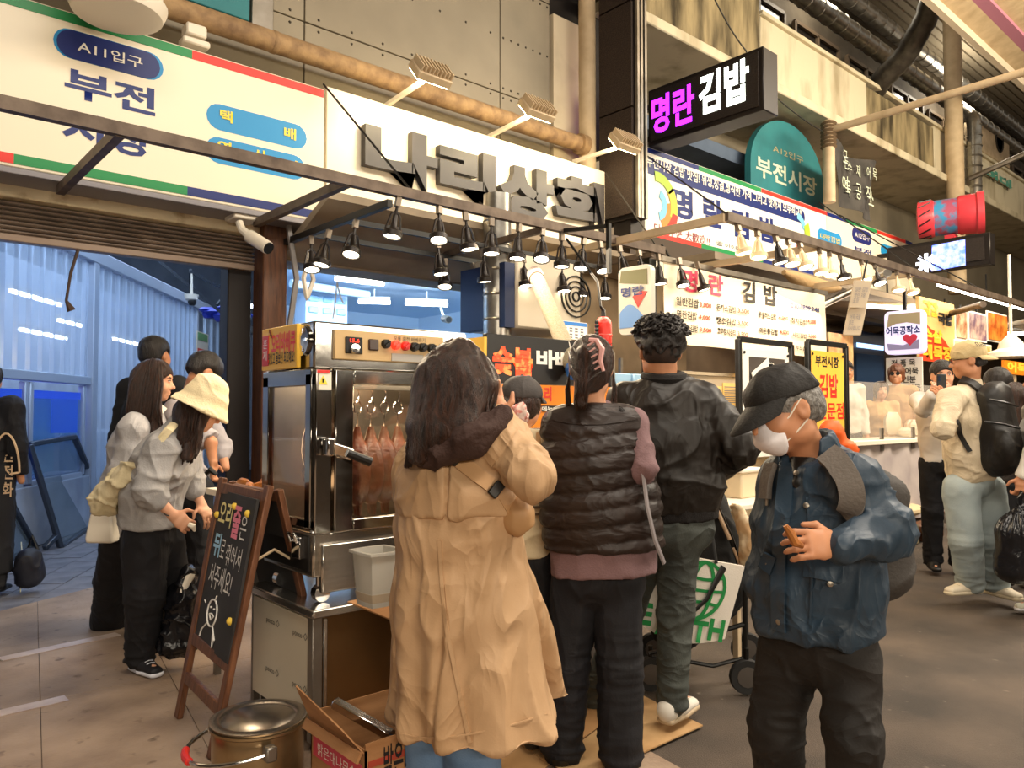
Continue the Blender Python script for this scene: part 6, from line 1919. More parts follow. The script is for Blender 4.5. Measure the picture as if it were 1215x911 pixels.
class Solid:
    def __init__(self, h=0.008):
        self.h = h
        self.ops = []

    def cap(self, a, b, ra, rb=None, k=0.03, sub=False):
        a, b = A(*a), A(*b)
        rb = ra if rb is None else rb
        ba = b - a
        L2 = max(ba @ ba, 1e-9)

        def f(X):
            q = X - a
            t = np.clip(q @ ba / L2, 0, 1)
            return np.linalg.norm(q - t[..., None] * ba, axis=-1) - (ra + (rb - ra) * t)
        r = max(ra, rb)
        self.ops.append((f, np.minimum(a, b) - r, np.maximum(a, b) + r, k, sub))
        return self

    def eseg(self, a, b, A_, B_, side, k=0.03):
        """Tapered limb of oval section; A_, B_ = (half width along side, half depth) at both ends."""
        a, b = A(*a), A(*b)
        ax = unit(b - a)
        side = unit(side - ax * (side @ ax))
        nn = np.cross(ax, side)
        L = np.linalg.norm(b - a)

        def f(X):
            q = X - a
            z = q @ ax
            t = np.clip(z / L, 0, 1)
            rw = A_[0] + (B_[0] - A_[0]) * t
            rd = A_[1] + (B_[1] - A_[1]) * t
            zo = z - t * L
            s, n = q @ side, q @ nn
            rm = np.minimum(rw, rd)
            k0 = np.sqrt((s / rw) ** 2 + (n / rd) ** 2 + (zo / rm) ** 2) + 1e-9
            k1 = np.sqrt((s / rw ** 2) ** 2 + (n / rd ** 2) ** 2 + (zo / rm ** 2) ** 2) + 1e-9
            return k0 * (k0 - 1) / k1
        r = max(A_ + B_)
        self.ops.append((f, np.minimum(a, b) - r, np.maximum(a, b) + r, k, False))
        return self

    def loft(self, st, side, k=0.04):
        """st: list of (centre, half width, half depth)."""
        for (a, aw, ad), (b, bw, bd) in zip(st, st[1:]):
            self.eseg(a, b, (aw, ad), (bw, bd), A(*side), k)
        return self

    def ell(self, c, r, M=None, k=0.02, sub=False):
        c, r = A(*c), A(*r)
        M = np.eye(3) if M is None else M

        def f(X):
            q = (X - c) @ M
            k0 = np.linalg.norm(q / r, axis=-1) + 1e-9
            k1 = np.linalg.norm(q / r ** 2, axis=-1) + 1e-9
            return k0 * (k0 - 1) / k1
        R = np.abs(M) @ r
        self.ops.append((f, c - R, c + R, k, sub))
        return self

    def cut(self, p, n):
        """Remove everything on the side n points to."""
        self.ops.append(('cut', A(*p), unit(n)))
        return self

    def mesh(self, disp=None, smooth=1):
        h = self.h
        un = [o for o in self.ops if o[0] != 'cut' and not o[4]]
        lo = np.min([o[1] for o in un], 0) - 4 * h
        hi = np.max([o[2] for o in un], 0) + 4 * h
        n = np.ceil((hi - lo) / h).astype(int) + 1
        D = np.full(n, 1.0, np.float32)
        axs = [lo[i] + h * np.arange(n[i]) for i in range(3)]
        for o in self.ops:
            if o[0] == 'cut':
                g = sum((axs[i] - o[1][i]).reshape([-1 if j == i else 1 for j in range(3)]) * o[2][i] for i in range(3))
                D = np.maximum(D, g.astype(np.float32))
                continue
            f, a, b, k, sub = o
            m = k + 2.5 * h
            i0 = np.maximum(np.floor((a - m - lo) / h).astype(int), 0)
            i1 = np.minimum(np.ceil((b + m - lo) / h).astype(int) + 1, n)
            if np.any(i1 <= i0):
                continue
            X = np.stack(np.meshgrid(*[axs[i][i0[i]:i1[i]] for i in range(3)], indexing='ij'), -1)
            d = f(X)
            sl = tuple(slice(i0[i], i1[i]) for i in range(3))
            e = D[sl]
            if sub:
                hh = np.clip(0.5 - 0.5 * (e + d) / k, 0, 1)
                D[sl] = e * (1 - hh) - d * hh + k * hh * (1 - hh)
            else:
                hh = np.clip(0.5 + 0.5 * (d - e) / k, 0, 1)
                D[sl] = d * (1 - hh) + e * hh - k * hh * (1 - hh)
        return self.nets(D, lo, disp, smooth)

    def nets(self, D, lo, disp, smooth):
        h = self.h
        S = D < 0
        c = [S[i:S.shape[0] - 1 + i, j:S.shape[1] - 1 + j, k:S.shape[2] - 1 + k] for i in (0, 1) for j in (0, 1) for k in (0, 1)]
        cnt = sum(x.astype(np.int8) for x in c)
        act = (cnt > 0) & (cnt < 8)
        I = np.argwhere(act)
        idx = np.full(act.shape, -1, np.int64)
        idx[act] = np.arange(len(I))
        off = np.array([(i, j, k) for i in (0, 1) for j in (0, 1) for k in (0, 1)])
        val = np.stack([D[I[:, 0] + o[0], I[:, 1] + o[1], I[:, 2] + o[2]] for o in off], 1)
        acc = np.zeros((len(I), 3))
        w = np.zeros(len(I))
        for a in range(8):
            for b in range(a + 1, 8):
                if np.abs(off[a] - off[b]).sum() != 1:
                    continue
                va, vb = val[:, a], val[:, b]
                m = (va < 0) != (vb < 0)
                t = np.where(m, va / np.where(m, va - vb, 1), 0)
                acc += np.where(m, 1, 0)[:, None] * (off[a] + (off[b] - off[a]) * t[:, None])
                w += m
        V = (I + acc / np.maximum(w, 1)[:, None]) * h + lo
        F = []
        for ax in range(3):
            d = [0, 0, 0]
            d[ax] = 1
            s0 = S[:S.shape[0] - d[0], :S.shape[1] - d[1], :S.shape[2] - d[2]]
            s1 = S[d[0]:, d[1]:, d[2]:]
            E_ = np.argwhere(s0 != s1)
            u, v = (ax + 1) % 3, (ax + 2) % 3
            ok = (E_[:, u] > 0) & (E_[:, v] > 0) & (E_[:, u] < act.shape[u]) & (E_[:, v] < act.shape[v])
            E_ = E_[ok]
            q = []
            for du, dv in ((1, 1), (0, 1), (0, 0), (1, 0)):
                p = E_.copy()
                p[:, u] -= du
                p[:, v] -= dv
                q.append(idx[p[:, 0], p[:, 1], p[:, 2]])
            q = np.stack(q, 1)
            flip = ~s0[E_[:, 0], E_[:, 1], E_[:, 2]]
            q[flip] = q[flip][:, ::-1]
            F.append(q)
        F = np.concatenate(F)
        F = F[(F >= 0).all(1)]
        for _ in range(smooth):
            s = np.zeros_like(V)
            k = np.zeros(len(V))
            for i in range(4):
                for j in (1, 3):
                    np.add.at(s, F[:, i], V[F[:, (i + j) % 4]])
                    np.add.at(k, F[:, i], 1)
            V = 0.5 * V + 0.5 * s / np.maximum(k, 1)[:, None]
        if disp is not None:
            N = normals(V, F)
            V = V + N * disp(V, N)[:, None]
        return V, F


def normals(V, F):
    n = np.cross(V[F[:, 2]] - V[F[:, 0]], V[F[:, 3]] - V[F[:, 1]])
    N = np.zeros_like(V)
    for i in range(4):
        np.add.at(N, F[:, i], n)
    return N / np.maximum(np.linalg.norm(N, axis=1), 1e-9)[:, None]


def join(parts):
    V, F, k = [], [], 0
    for v, f in parts:
        V.append(v)
        F.append(f + k)
        k += len(v)
    return np.concatenate(V), np.concatenate(F)


def put(name, VF, m, parent, **kw):
    V, F = VF
    me = np_mesh(name, V - world_loc(parent), F)
    return link_mesh(name, me, m, parent, **kw)


def frame(f, up=(0, 0, 1)):
    """columns: right, forward, up"""
    f = unit(f)
    r = unit(np.cross(f, A(*up)))
    return np.stack([r, f, np.cross(r, f)], 1)


def cloth(amp=0.006, sc=9.0, off=0, st=(1, 1, 0.55), zones=()):
    """wrinkle relief; zones = (centre, radius, extra amplitude, scale, stretch) for gathered places"""
    def d(V, N):
        r = (ridge(V + 0.05 * vnoise(V, 7, off + 3)[:, None], sc, off, st) ** 2 - 0.4) * amp
        r = r + (ridge(V + 0.08 * vnoise(V, 5, off + 6)[:, None], sc * 1.1, off + 11, (st[0] * .8, st[1] * .8, st[2] * 1.1)) ** 8 - 0.1) * amp * 1.3
        r = r + (ridge(V + 0.03 * vnoise(V, 15, off + 2)[:, None], sc * 2.6, off + 1, st) ** 2 - 0.4) * amp * 0.4
        r = r + (vnoise(V, sc * 0.4, off + 9, st) - 0.5) * amp * 1.6
        for c, R, a, s, s2 in zones:
            w = np.exp(-(np.linalg.norm(V - A(*c), axis=1) / R) ** 2)
            r = r + w * a * (ridge(V, s, off + 5, s2) ** 3 - 0.35)
        return r
    return d


def hand(w, d, n, l, s=1.0, curl=(0.5, 0.6, 0.5), thumb=(0.5, 0.3), h=0.0042, fore=None):
    """w wrist, d finger direction, n palm direction, l towards the thumb; fingers curl towards n."""
    S = Solid(h)
    d = unit(d)
    n = unit(n - d * (n @ d))
    l = unit(l - d * (l @ d) - n * (l @ n))
    P = lambda x, y, z: w + s * (l * x + d * y + n * z)
    if fore is not None:
        S.cap(fore, w, 0.032 * s, 0.026 * s, 0.01)
    S.eseg(P(0, 0.0, 0), P(0.002, 0.05, 0), (0.028 * s, 0.019 * s), (0.038 * s, 0.015 * s), l, 0.012)
    S.eseg(P(0.002, 0.05, 0), P(0, 0.085, 0), (0.038 * s, 0.015 * s), (0.040 * s, 0.012 * s), l, 0.012)
    S.ell(P(0.025, 0.03, 0.008), A(0.016, 0.03, 0.014) * s, np.stack([l, d, n], 1), 0.012)
    for x, ln, sp in ((0.031, 0.072, 0.10), (0.0105, 0.082, 0.03), (-0.0105, 0.077, -0.04), (-0.031, 0.06, -0.12)):
        p = P(x, 0.088, 0)
        a = 0.0
        dd = unit(d + l * sp)
        for frac, r0, r1, c in ((0.45, 0.0092, 0.0085, curl[0]), (0.30, 0.0085, 0.0078, curl[1]), (0.25, 0.0078, 0.0066, curl[2])):
            a += c
            q = p + (dd * math.cos(a) + n * math.sin(a)) * ln * frac * s
            S.cap(p, q, r0 * s, r1 * s, 0.004)
            p = q
    p = P(0.028, 0.02, 0.004)
    q = p + s * 0.042 * unit(l * math.cos(thumb[0]) + d * math.sin(thumb[0]) + n * 0.35)
    S.cap(p, q, 0.0125 * s, 0.0105 * s, 0.006)
    q2 = q + s * 0.032 * unit(l * math.cos(thumb[0] + thumb[1] + 0.4) + d * math.sin(thumb[0] + thumb[1] + 0.4) + n * 0.5)
    S.cap(q, q2, 0.0102 * s, 0.0075 * s, 0.004)
    return S.mesh()


def head(S, c, f, hs=1.0, up=(0, 0, 1), wom=False, mouth=0.0):
    M = frame(f, up)
    P = lambda x, y, z: c + M @ (A(x, y, z) * hs)
    E = lambda p, r, k=0.015, sub=False: S.ell(P(*p), A(*r) * hs, M, k * hs, sub)
    E((0, -0.014, 0.032), (0.074, 0.095, 0.083))
    E((0, 0.018, -0.03), (0.060 if wom else 0.064, 0.070, 0.078), 0.03)
    E((0, 0.055, -0.088), (0.026, 0.024, 0.022), 0.03)
    E((0, 0.066, 0.03), (0.05, 0.02, 0.016), 0.02)
    for s in (-1, 1):
        E((s * 0.037, 0.055, -0.03), (0.022, 0.026, 0.024), 0.03)
        E((s * 0.048, 0.0, -0.07), (0.016, 0.034, 0.022), 0.03)
        E((s * 0.031, 0.094, 0.008), (0.015, 0.014, 0.011), 0.012, True)
    S.cap(P(0, 0.08, 0.012), P(0, 0.104, -0.026), 0.008 * hs, 0.0125 * hs, 0.012)
    for s in (-1, 1):
        S.cap(P(s * 0.010, 0.092, -0.031), P(s * 0.012, 0.09, -0.030), 0.008 * hs, 0.008 * hs, 0.008)
        E((s * 0.031, 0.074, 0.008), (0.0145, 0.0135, 0.0105), 0.006)
        S.ell(P(s * 0.076, -0.012, -0.004), A(0.011, 0.021, 0.033) * hs, M, 0.008)
        S.ell(P(s * 0.088, -0.004, 0.0), A(0.008, 0.010, 0.018) * hs, M, 0.006, True)
    E((0, 0.083, -0.055), (0.025, 0.012, 0.0062), 0.006)
    E((0, 0.081, -0.069), (0.022, 0.012, 0.0072), 0.006)
    E((0, 0.094, -0.0622), (0.024, 0.005, 0.0016 + mouth), 0.004, True)
    return M, P


def face_parts(parent, M, P, hs, hair_m, iris='#24170f', open_=True):
    for s in (-1, 1):
        b = MB()
        b.tube([P(s * 0.016, 0.087, 0.026), P(s * 0.032, 0.085, 0.031), P(s * 0.047, 0.073, 0.026)], [0.003 * hs, 0.004 * hs, 0.002 * hs], 6)
        b.build('eyebrow', hair_m, parent)
        e = MB().ball(P(s * 0.031, 0.0765, 0.008), A(0.0125, 0.0120, 0.0068) * hs, 10, M).build('eye', mat('eye_white', '#e8e0d8', 0.2), parent)
        MB().ball(P(s * 0.031, 0.0842, 0.0076), A(0.0052, 0.0046, 0.0052) * hs, 8, M).build('iris', mat('eye_dark', iris, 0.1), e)
        MB().tube([P(s * 0.018, 0.084, 0.010), P(s * 0.031, 0.0905, 0.0155), P(s * 0.044, 0.079, 0.0105)], 0.0019 * hs, 5).build('eyelid', mat('lash_dark', '#2a1d16', 0.6), parent)


SK1 = mat('skin_light', '#d9a281', 0.5, col2='#c98d6d', vs=9, sub=0.1)
SK2 = mat('skin_warm', '#c88d68', 0.5, col2='#b67a56', vs=9)
M_lip = mat('lip', '#b0605a', 0.4)
H_black = mat('hair_black', '#100d0b', 0.34, col2='#2a211d', vs=40, stretch=(3, 3, 0.4), bump=0.5, bs=120)
H_brown = mat('hair_brown', '#1b100c', 0.28, col2='#44291c', vs=30, stretch=(4, 4, 0.4), bump=0.6, bs=120)
H_grey = mat('hair_grey', '#8f8b86', 0.45, col2='#55514d', vs=45, stretch=(2, 2, 1), bump=0.5, bs=130)


def stand(pos, f, H=1.7, lean=0.0, wid=1.0):
    """Joints of a standing figure: f = horizontal facing direction."""
    p = A(pos[0], pos[1], pos[2] if len(pos) > 2 else 0)
    f = unit(A(f[0], f[1], 0))
    r = np.cross(f, ZZ)
    s = H / 1.7
    J = dict(f=f, side=r, H=H, s=s, pos=p)
    z = lambda q: p + ZZ * q * H
    J['pelvis'], J['waist'], J['chest'], J['nb'] = z(.53), z(.62) - f * .005, z(.73), z(.835) - f * 0.015
    J['head'] = z(1) - ZZ * 0.118 * s + f * 0.02
    for n, q in (('R', 1), ('L', -1)):
        J['sh' + n] = z(.812) + r * q * .172 * s * wid
        J['el' + n] = z(.635) + r * q * .225 * s * wid - f * .02
        J['wr' + n] = z(.49) + r * q * .225 * s * wid + f * .06
        J['hp' + n] = z(.51) + r * q * .085 * s
        J['kn' + n] = z(.285) + r * q * .095 * s + f * .015
        J['an' + n] = z(.045) + r * q * .095 * s - f * .01
        J['ft' + n] = f
    J['hf'] = f
    J['up'] = ZZ
    return J


def body(J, skin, parent, h=0.007, hs=None, wom=False, hands=None, up=None, mouth=0.0, name='body', legs=True, lips=True):
    s = J['s']
    hs = hs or s
    S = Solid(h)
    M, P = head(S, J['head'], J['hf'], hs, J['up'], wom, mouth)
    S.cap(J['nb'] - (J['nb'] - J['chest']) * 0.2, P(0, -0.022, -0.06), 0.056 * s if not wom else 0.048 * s, 0.052 * s if not wom else 0.045 * s, 0.025)
    S.loft([(J['pelvis'], .135 * s, .095 * s), (J['waist'], .115 * s, .085 * s), (J['chest'], .14 * s, .095 * s), (J['nb'] - (J['nb'] - J['chest']) * .25, .09 * s, .055 * s)], J['side'], 0.05)
    for n in 'RL':
        S.cap(J['nb'] - (J['nb'] - J['chest']) * .3, J['sh' + n], .045 * s, .048 * s, .04)
        S.cap(J['sh' + n], J['el' + n], .047 * s, .036 * s, .03)
        S.cap(J['el' + n], J['wr' + n], .037 * s, .025 * s, .02)
        S.cap(J['hp' + n], J['kn' + n], .08 * s, .052 * s, .04)
        S.cap(J['kn' + n], J['an' + n], .053 * s, .036 * s, .03)
        S.cap(J['an' + n] - ZZ * .02 * s, J['an' + n] + J['ft' + n] * .14 * s - ZZ * .03 * s, .034 * s, .026 * s, .03)
    parts = [S.mesh()]
    for hd in (hands or []):
        parts.append(hand(**hd))
    o = put(name, join(parts), [skin, M_lip], parent)
    return o, M, P


def tops(J, m, parent, name='sweatshirt', infl=0.03, hem=0.0, h=0.009, sleeve=0.93, disp=None, wid=1.0, extra=None, collar=0.0, cuffr=0.040, upr=0.066, arms='RL', cuts=()):
    s = J['s']
    S = Solid(h)
    hemc = J['pelvis'] - (J['waist'] - J['pelvis']) * hem
    S.loft([(hemc, (.145 + infl) * s * wid, (.10 + infl) * s), (J['waist'], (.135 + infl) * s * wid, (.095 + infl) * s), (J['chest'], (.155 + infl * .8) * s * wid, (.105 + infl) * s),
            (J['nb'] - (J['nb'] - J['chest']) * .2, (.10 + infl * .3) * s, (.062 + infl * .3) * s)], J['side'], 0.05)
    for n in arms:
        S.cap(J['nb'] - (J['nb'] - J['chest']) * .28, J['sh' + n], (.045 + infl * .5) * s, upr * s, .04)
        S.cap(J['sh' + n], J['el' + n], upr * s, upr * .88 * s, .03)
        w = J['el' + n] + (J['wr' + n] - J['el' + n]) * sleeve
        S.cap(J['el' + n], w, upr * .88 * s, cuffr * s, .02)
    if collar:
        S.cap(J['nb'], J['nb'] + ZZ * collar, .068 * s, .064 * s, .02)
    if extra:
        extra(S)
    d = unit(J['waist'] - J['pelvis'])
    S.cut(hemc, -d)
    for p, n in cuts:
        S.cut(p, n)
    z = [(J['el' + n], 0.12, 0.012, 22, (1, 1, 1)) for n in arms] + [(J['waist'], 0.2, 0.008, 14, (0.5, 0.5, 1.6))]
    return put(name, S.mesh(disp or cloth(0.006, 8, 1, zones=z)), m, parent)


def pants(J, m, parent, name='trousers', th=0.102, kn=0.078, an=0.066, h=0.009, disp=None, top=None, hipw=0.165, hipd=0.125, drop=0.0):
    s = J['s']
    S = Solid(h)
    t = J['pelvis'] + (J['waist'] - J['pelvis']) * 0.35 if top is None else top
    S.loft([(J['pelvis'] - ZZ * 0.04 * s, hipw * s, hipd * s), (t, (hipw - .012) * s, (hipd - .01) * s)], J['side'], .03)
    zs = []
    for n in 'RL':
        a = J['an' + n] + unit(J['kn' + n] - J['an' + n]) * 0.02 - ZZ * drop
        S.cap(J['hp' + n], J['kn' + n], th * s, kn * s, .025)
        S.cap(J['kn' + n], a, kn * s, an * s, .02)
        zs += [(J['kn' + n], 0.13, 0.010, 16, (0.5, 0.5, 2)), (J['an' + n], 0.14, 0.016, 15, (0.5, 0.5, 2.2)), (J['hp' + n], 0.15, 0.010, 12, (1, 1, 1))]
    for n in 'RL':
        pass
    lowest = min(J['anR'][2], J['anL'][2])
    S.cut(A(0, 0, lowest - 0.035 * s), (0, 0, -1))
    S.cut(t, unit(J['waist'] - J['pelvis']))
    return put(name, S.mesh(disp or cloth(0.005, 7, 2, (1, 1, 0.4), zs)), m, parent)


def shoes(J, m, parent, sole_m=None, name='shoe', h=0.006, s=None, which='RL'):
    s = s or J['s']
    for n in which:
        f = unit(A(J['ft' + n][0], J['ft' + n][1], J['ft' + n][2]))
        a = J['an' + n]
        r = unit(np.cross(f, ZZ))
        u = np.cross(r, f)
        base = a - u * 0.062 * s
        S = Solid(h)
        S.eseg(base - f * .045 * s + u * .045 * s, base + f * .05 * s + u * .045 * s, (.036 * s, .042 * s), (.042 * s, .038 * s), r, .03)
        S.eseg(base + f * .05 * s + u * .04 * s, base + f * .165 * s + u * .028 * s, (.045 * s, .036 * s), (.038 * s, .022 * s), r, .03)
        S.cap(base - f * .03 * s + u * .06 * s, a + u * .015 * s - f * .01 * s, .038 * s, .04 * s, .03)
        S.cut(base + u * .012 * s, -u)
        o = put(name, S.mesh(), m, parent)
        if sole_m is not None:
            T = Solid(h)
            T.eseg(base - f * .05 * s + u * .012 * s, base + f * .05 * s + u * .012 * s, (.040 * s, .02 * s), (.046 * s, .02 * s), r, .01)
            T.eseg(base + f * .05 * s + u * .012 * s, base + f * .17 * s + u * .012 * s, (.049 * s, .02 * s), (.041 * s, .02 * s), r, .01)
            T.cut(base + u * .026 * s, u)
            T.cut(base - u * 0.0, -u)
            put('sole', T.mesh(), sole_m, o)
            b = MB()
            for k in range(4):
                q = base + f * (.05 + .02 * k) * s + u * (.083 - .008 * k) * s
                b.tube([q - r * .022 * s, q + u * .004, q + r * .022 * s], 0.003 * s, 5)
            b.build('lace', sole_m, o)


def strands(amp=0.004, sc=60, off=0, st=(1, 1, 0.12)):
    def d(V, N):
        return (ridge(V + 0.03 * vnoise(V, 5, off)[:, None], sc, off + 2, st) - 0.5) * amp + (vnoise(V, 14, off + 4, (1, 1, 0.3)) - 0.5) * amp * 2
    return d


def hair_short(J, M, P, hs, m, parent, h=0.006, curly=False, vol=0.012, line=0.02, name='hair', nape=-0.05):
    S = Solid(h)
    v = vol
    S.ell(P(0, -0.018, 0.04), A(0.078 + v, 0.098 + v, 0.086 + v) * hs, M, 0.01)
    S.ell(P(0, -0.06, -0.02), A(0.062 + v * .5, 0.05 + v * .5, 0.055) * hs, M, 0.03)
    S.ell(P(0, 0.115, -0.035), A(0.085, 0.075, 0.088) * hs, M, 0.015, True)
    for s in (-1, 1):
        S.ell(P(s * 0.085, 0.01, -0.02), A(0.03, 0.05, 0.05) * hs, M, 0.01, True)
    S.cut(P(0, -0.05, nape), -M[:, 2] - M[:, 1] * 0.3)
    if curly:
        d = lambda V, N: (ridge(V, 38, 3) - 0.45) * 0.014 + (vnoise(V, 22, 8) - 0.5) * 0.012
    else:
        d = strands(0.005, 55, 1)
    return put(name, S.mesh(d), m, parent)


def locks(parent, m, paths, r0=0.006, r1=0.0015, name='hair_lock', stuff=True):
    b = MB()
    for p in paths:
        n = len(p)
        b.tube(p, [r1 + (r0 - r1) * math.sin(math.pi * min(1, 0.15 + 0.85 * (1 - i / (n - 1)))) for i in range(n)], 5)
    o = b.build(name, m, parent, smooth=180)
    o['kind'] = 'stuff'
    return o


def cap_hat(J, M, P, hs, m, parent, back=False, h=0.005, name='cap', tilt=0.0, brim=0.075, low=0.022):
    S = Solid(h)
    S.ell(P(0, -0.012, 0.045), A(0.088, 0.108, 0.088) * hs, M, 0.01)
    S.cut(P(0, 0, low), -M[:, 2] - M[:, 1] * 0.0)
    o = put(name, S.mesh(cloth(0.004, 14, 4)), m, parent)
    s = -1 if back else 1
    pts_u, pts_l = [], []
    b = MB()
    W = []
    for t in np.linspace(-1.25, 1.25, 13):
        x0, y0 = math.sin(t) * 0.086, s * math.cos(t) * 0.104 - 0.012
        k = max(0.0, math.cos(t)) ** 0.7
        x1, y1 = x0 * (1 - 0.05 * k), y0 + s * brim * k
        z0 = low + 0.008
        z1 = z0 - 0.028 * k - 0.02 * abs(math.sin(t)) ** 2 * 0.6 - tilt * k
        W.append((P(x0, y0, z0), P((x0 + x1) / 2, (y0 + y1) / 2, (z0 + z1) / 2 + 0.004), P(x1, y1, z1)))
    vs, fs = [], []
    for w in W:
        vs += [q + M[:, 2] * 0.003 for q in w] + [q - M[:, 2] * 0.003 for q in w]
    for i in range(len(W) - 1):
        a, c = i * 6, (i + 1) * 6
        for j in (0, 1):
            fs.append([a + j, a + j + 1, c + j + 1, c + j])
            fs.append([a + 3 + j, c + 3 + j, c + 4 + j, a + 4 + j])
        fs.append([a + 2, a + 5, c + 5, c + 2])
    b.add(vs, fs).build('brim', m, o, smooth=60)
    MB().ball(P(0, -0.012, 0.132), 0.007 * hs, 8).build('button', m, o)
    return o


def bvh(o):
    me = o.data
    V = np.zeros(len(me.vertices) * 3, np.float32)
    me.vertices.foreach_get('co', V)
    V = V.reshape(-1, 3) + world_loc(o)
    return BVHTree.FromPolygons([tuple(v) for v in V], [tuple(p.vertices) for p in me.polygons])


def on_px(tree, x, y):
    d = Vector(ray(x, y)).normalized()
    loc, n, i, t = tree.ray_cast(Vector(CAM), d)
    return None if loc is None else (A(*loc), A(*n))


def ribbon(tree, px, w, name, m, parent, lift=0.004, thick=0.004, steps=6, relax=2):
    """A strap or seam laid over the surface of a garment along picture points."""
    pts = []
    for (a, b) in zip(px, px[1:]):
        for t in np.linspace(0, 1, steps)[:-1]:
            pts.append((a[0] * (1 - t) + b[0] * t, a[1] * (1 - t) + b[1] * t))
    pts.append(px[-1])
    Q = [on_px(tree, *p) for p in pts]
    Q = [q for q in Q if q is not None]
    if len(Q) < 2:
        return None
    C_ = np.array([q[0] for q in Q])
    N_ = np.array([q[1] for q in Q])
    for _ in range(relax):
        if len(C_) > 2:
            C_[1:-1] = 0.25 * C_[:-2] + 0.5 * C_[1:-1] + 0.25 * C_[2:]
            N_[1:-1] = 0.25 * N_[:-2] + 0.5 * N_[1:-1] + 0.25 * N_[2:]
    rings = []
    for i in range(len(C_)):
        d = unit(C_[min(i + 1, len(C_) - 1)] - C_[max(i - 1, 0)])
        n = unit(N_[i] - d * (N_[i] @ d))
        s = np.cross(d, n)
        c = C_[i] + n * lift
        rings.append([c - s * w / 2 - n * thick, c + s * w / 2 - n * thick, c + s * w / 2 + n * thick, c - s * w / 2 + n * thick])
    return MB().rings(rings).build(name, m, parent, smooth=40)

# ================================================================== PEOPLE IN THE QUEUE
def P_thing(label, J):
    return thing('person', label, 'person', tuple(J['pos']))


M_trench = mat('trench_tan', '#c6a27c', 0.6, col2='#b6916a', vs=4, bump=0.06, bs=140, fold=(5.0, 0.55, (1, 1, 0.6)))
M_hood = mat('hood_brown', '#3a2620', 0.85, bump=0.3, bs=90)
M_denim = mat('denim_blue', '#6d8bad', 0.75, col2='#557399', vs=8, bump=0.15, bs=200)
M_buckle = mat('buckle_black', '#17130f', 0.35)

# ---- woman in the tan trench coat
fT = unit(F0 * .82 + RT * .57)
J = stand(F0 * 2.47 - RT * .12, fT, 1.60)
J.update(head=PD(546, 452, 2.45), nb=PD(546, 512, 2.46), chest=PD(541, 570, 2.45), waist=PD(538, 625, 2.46), pelvis=PD(545, 690, 2.48),
         shR=PD(600, 526, 2.36), shL=PD(497, 552, 2.55), elR=PD(628, 566, 2.24), wrR=PD(590, 496, 2.42), elL=PD(505, 600, 2.74), wrL=PD(560, 500, 2.74),
         hf=unit(F0 * .75 + RT * .66 - ZZ * .1),
         hpL=PD(512, 740, 2.52), hpR=PD(560, 740, 2.47), knL=PD(508, 860, 2.52), knR=PD(560, 860, 2.46), anL=PD(508, 982, 2.52), anR=PD(560, 984, 2.46))
tr_ = P_thing('woman with long brown hair in a tan trench coat, seen from behind', J)
_, M, P = body(J, SK1, tr_, h=0.009, hs=.98, wom=True, hands=[dict(w=J['wrR'], d=unit(PD(584, 470, 2.46) - J['wrR']), n=-F0, l=RT, s=.9, curl=(.5, .8, .6))])
sd = J['side']
fw_ = J['f']


def coat_stations(e=0.0):
    return [(PD(546, 517, 2.46), .085 + e, .065 + e), (PD(545, 540, 2.46), .145 + e, .09 + e), (PD(541, 575, 2.46), .195 + e, .135 + e), (PD(537, 628, 2.47), .192 + e, .145 + e)]


S = Solid(0.0075)
hemc = PD(560, 856, 2.50)
S.loft(coat_stations() + [(PD(546, 715, 2.48), .235, .185), (hemc, .285, .23)], sd, .04)
for n, rr in (('R', 1), ('L', 1)):
    S.cap(J['nb'] - ZZ * .045, J['sh' + n], .05, .070 if n == 'L' else .078, .05)
    S.cap(J['sh' + n], J['el' + n], .070 if n == 'L' else .075, .068, .03)
    S.cap(J['el' + n], J['wr' + n], .068, .05, .02)
# the front edge swings out at the right
S.eseg(PD(600, 650, 2.46), PD(655, 838, 2.72), (.06, .05), (.075, .03), RT, .05)
S.cut(hemc, unit(-ZZ + RT * .02))


def coat_d(V, N):
    c = cloth(0.009, 6.5, 2, (1, 1, 0.4), [(J['elR'], .13, .014, 16, (1, 1, 1)), (PD(600, 600, 2.35), .16, .02, 11, (.5, .5, 1)), (J['shR'], .1, .01, 14, (1, 1, 1))])(V, N)
    low = np.clip((1.0 - V[:, 2]) / .6, 0, 1)
    ang = np.arctan2((V - hemc) @ sd, (V - hemc) @ fw_)
    c += low * 0.014 * np.sin(ang * 9 + 1.5 * vnoise(V, 3, 4)) + low * .010 * (ridge(V, 5, 12, (1.4, 1.4, .35)) - .5)
    # vent below the waist seam
    u = (V - PD(520, 740, 2.27)) @ RT + (V[:, 2] - .62) * -.10
    back = ((V - hemc) @ fw_) < 0
    c -= np.where(back, np.clip((.78 - V[:, 2]) / .1, 0, 1) * 0.014 * np.exp(-(u / .012) ** 2), 0)
    return c


coat = put('trench_coat', S.mesh(coat_d), M_trench, tr_)
ct = bvh(coat)
# storm flap over the shoulders, split by a pleat
S = Solid(0.0075)
S.loft(coat_stations(0.013), sd, .04)
for n in 'RL':
    S.cap(J['nb'] - ZZ * .045, J['sh' + n], .058, .078 if n == 'L' else .084, .05)
flapz = PD(537, 613, 2.33)
S.cut(flapz, unit(-ZZ + RT * .06))
S.cut(PD(600, 590, 2.40), unit(RT * .8 + F0 * .6))
S.cut(PD(546, 560, 2.46), fw_)


def flap_d(V, N):
    u = (V - PD(531, 590, 2.3)) @ RT - (PD(531, 560, 2.3)[2] - V[:, 2]) * -.05
    return cloth(.009, 6, 5)(V, N) - 0.018 * np.exp(-(u / .006) ** 2) * (V[:, 2] < PD(531, 545, 2.3)[2])


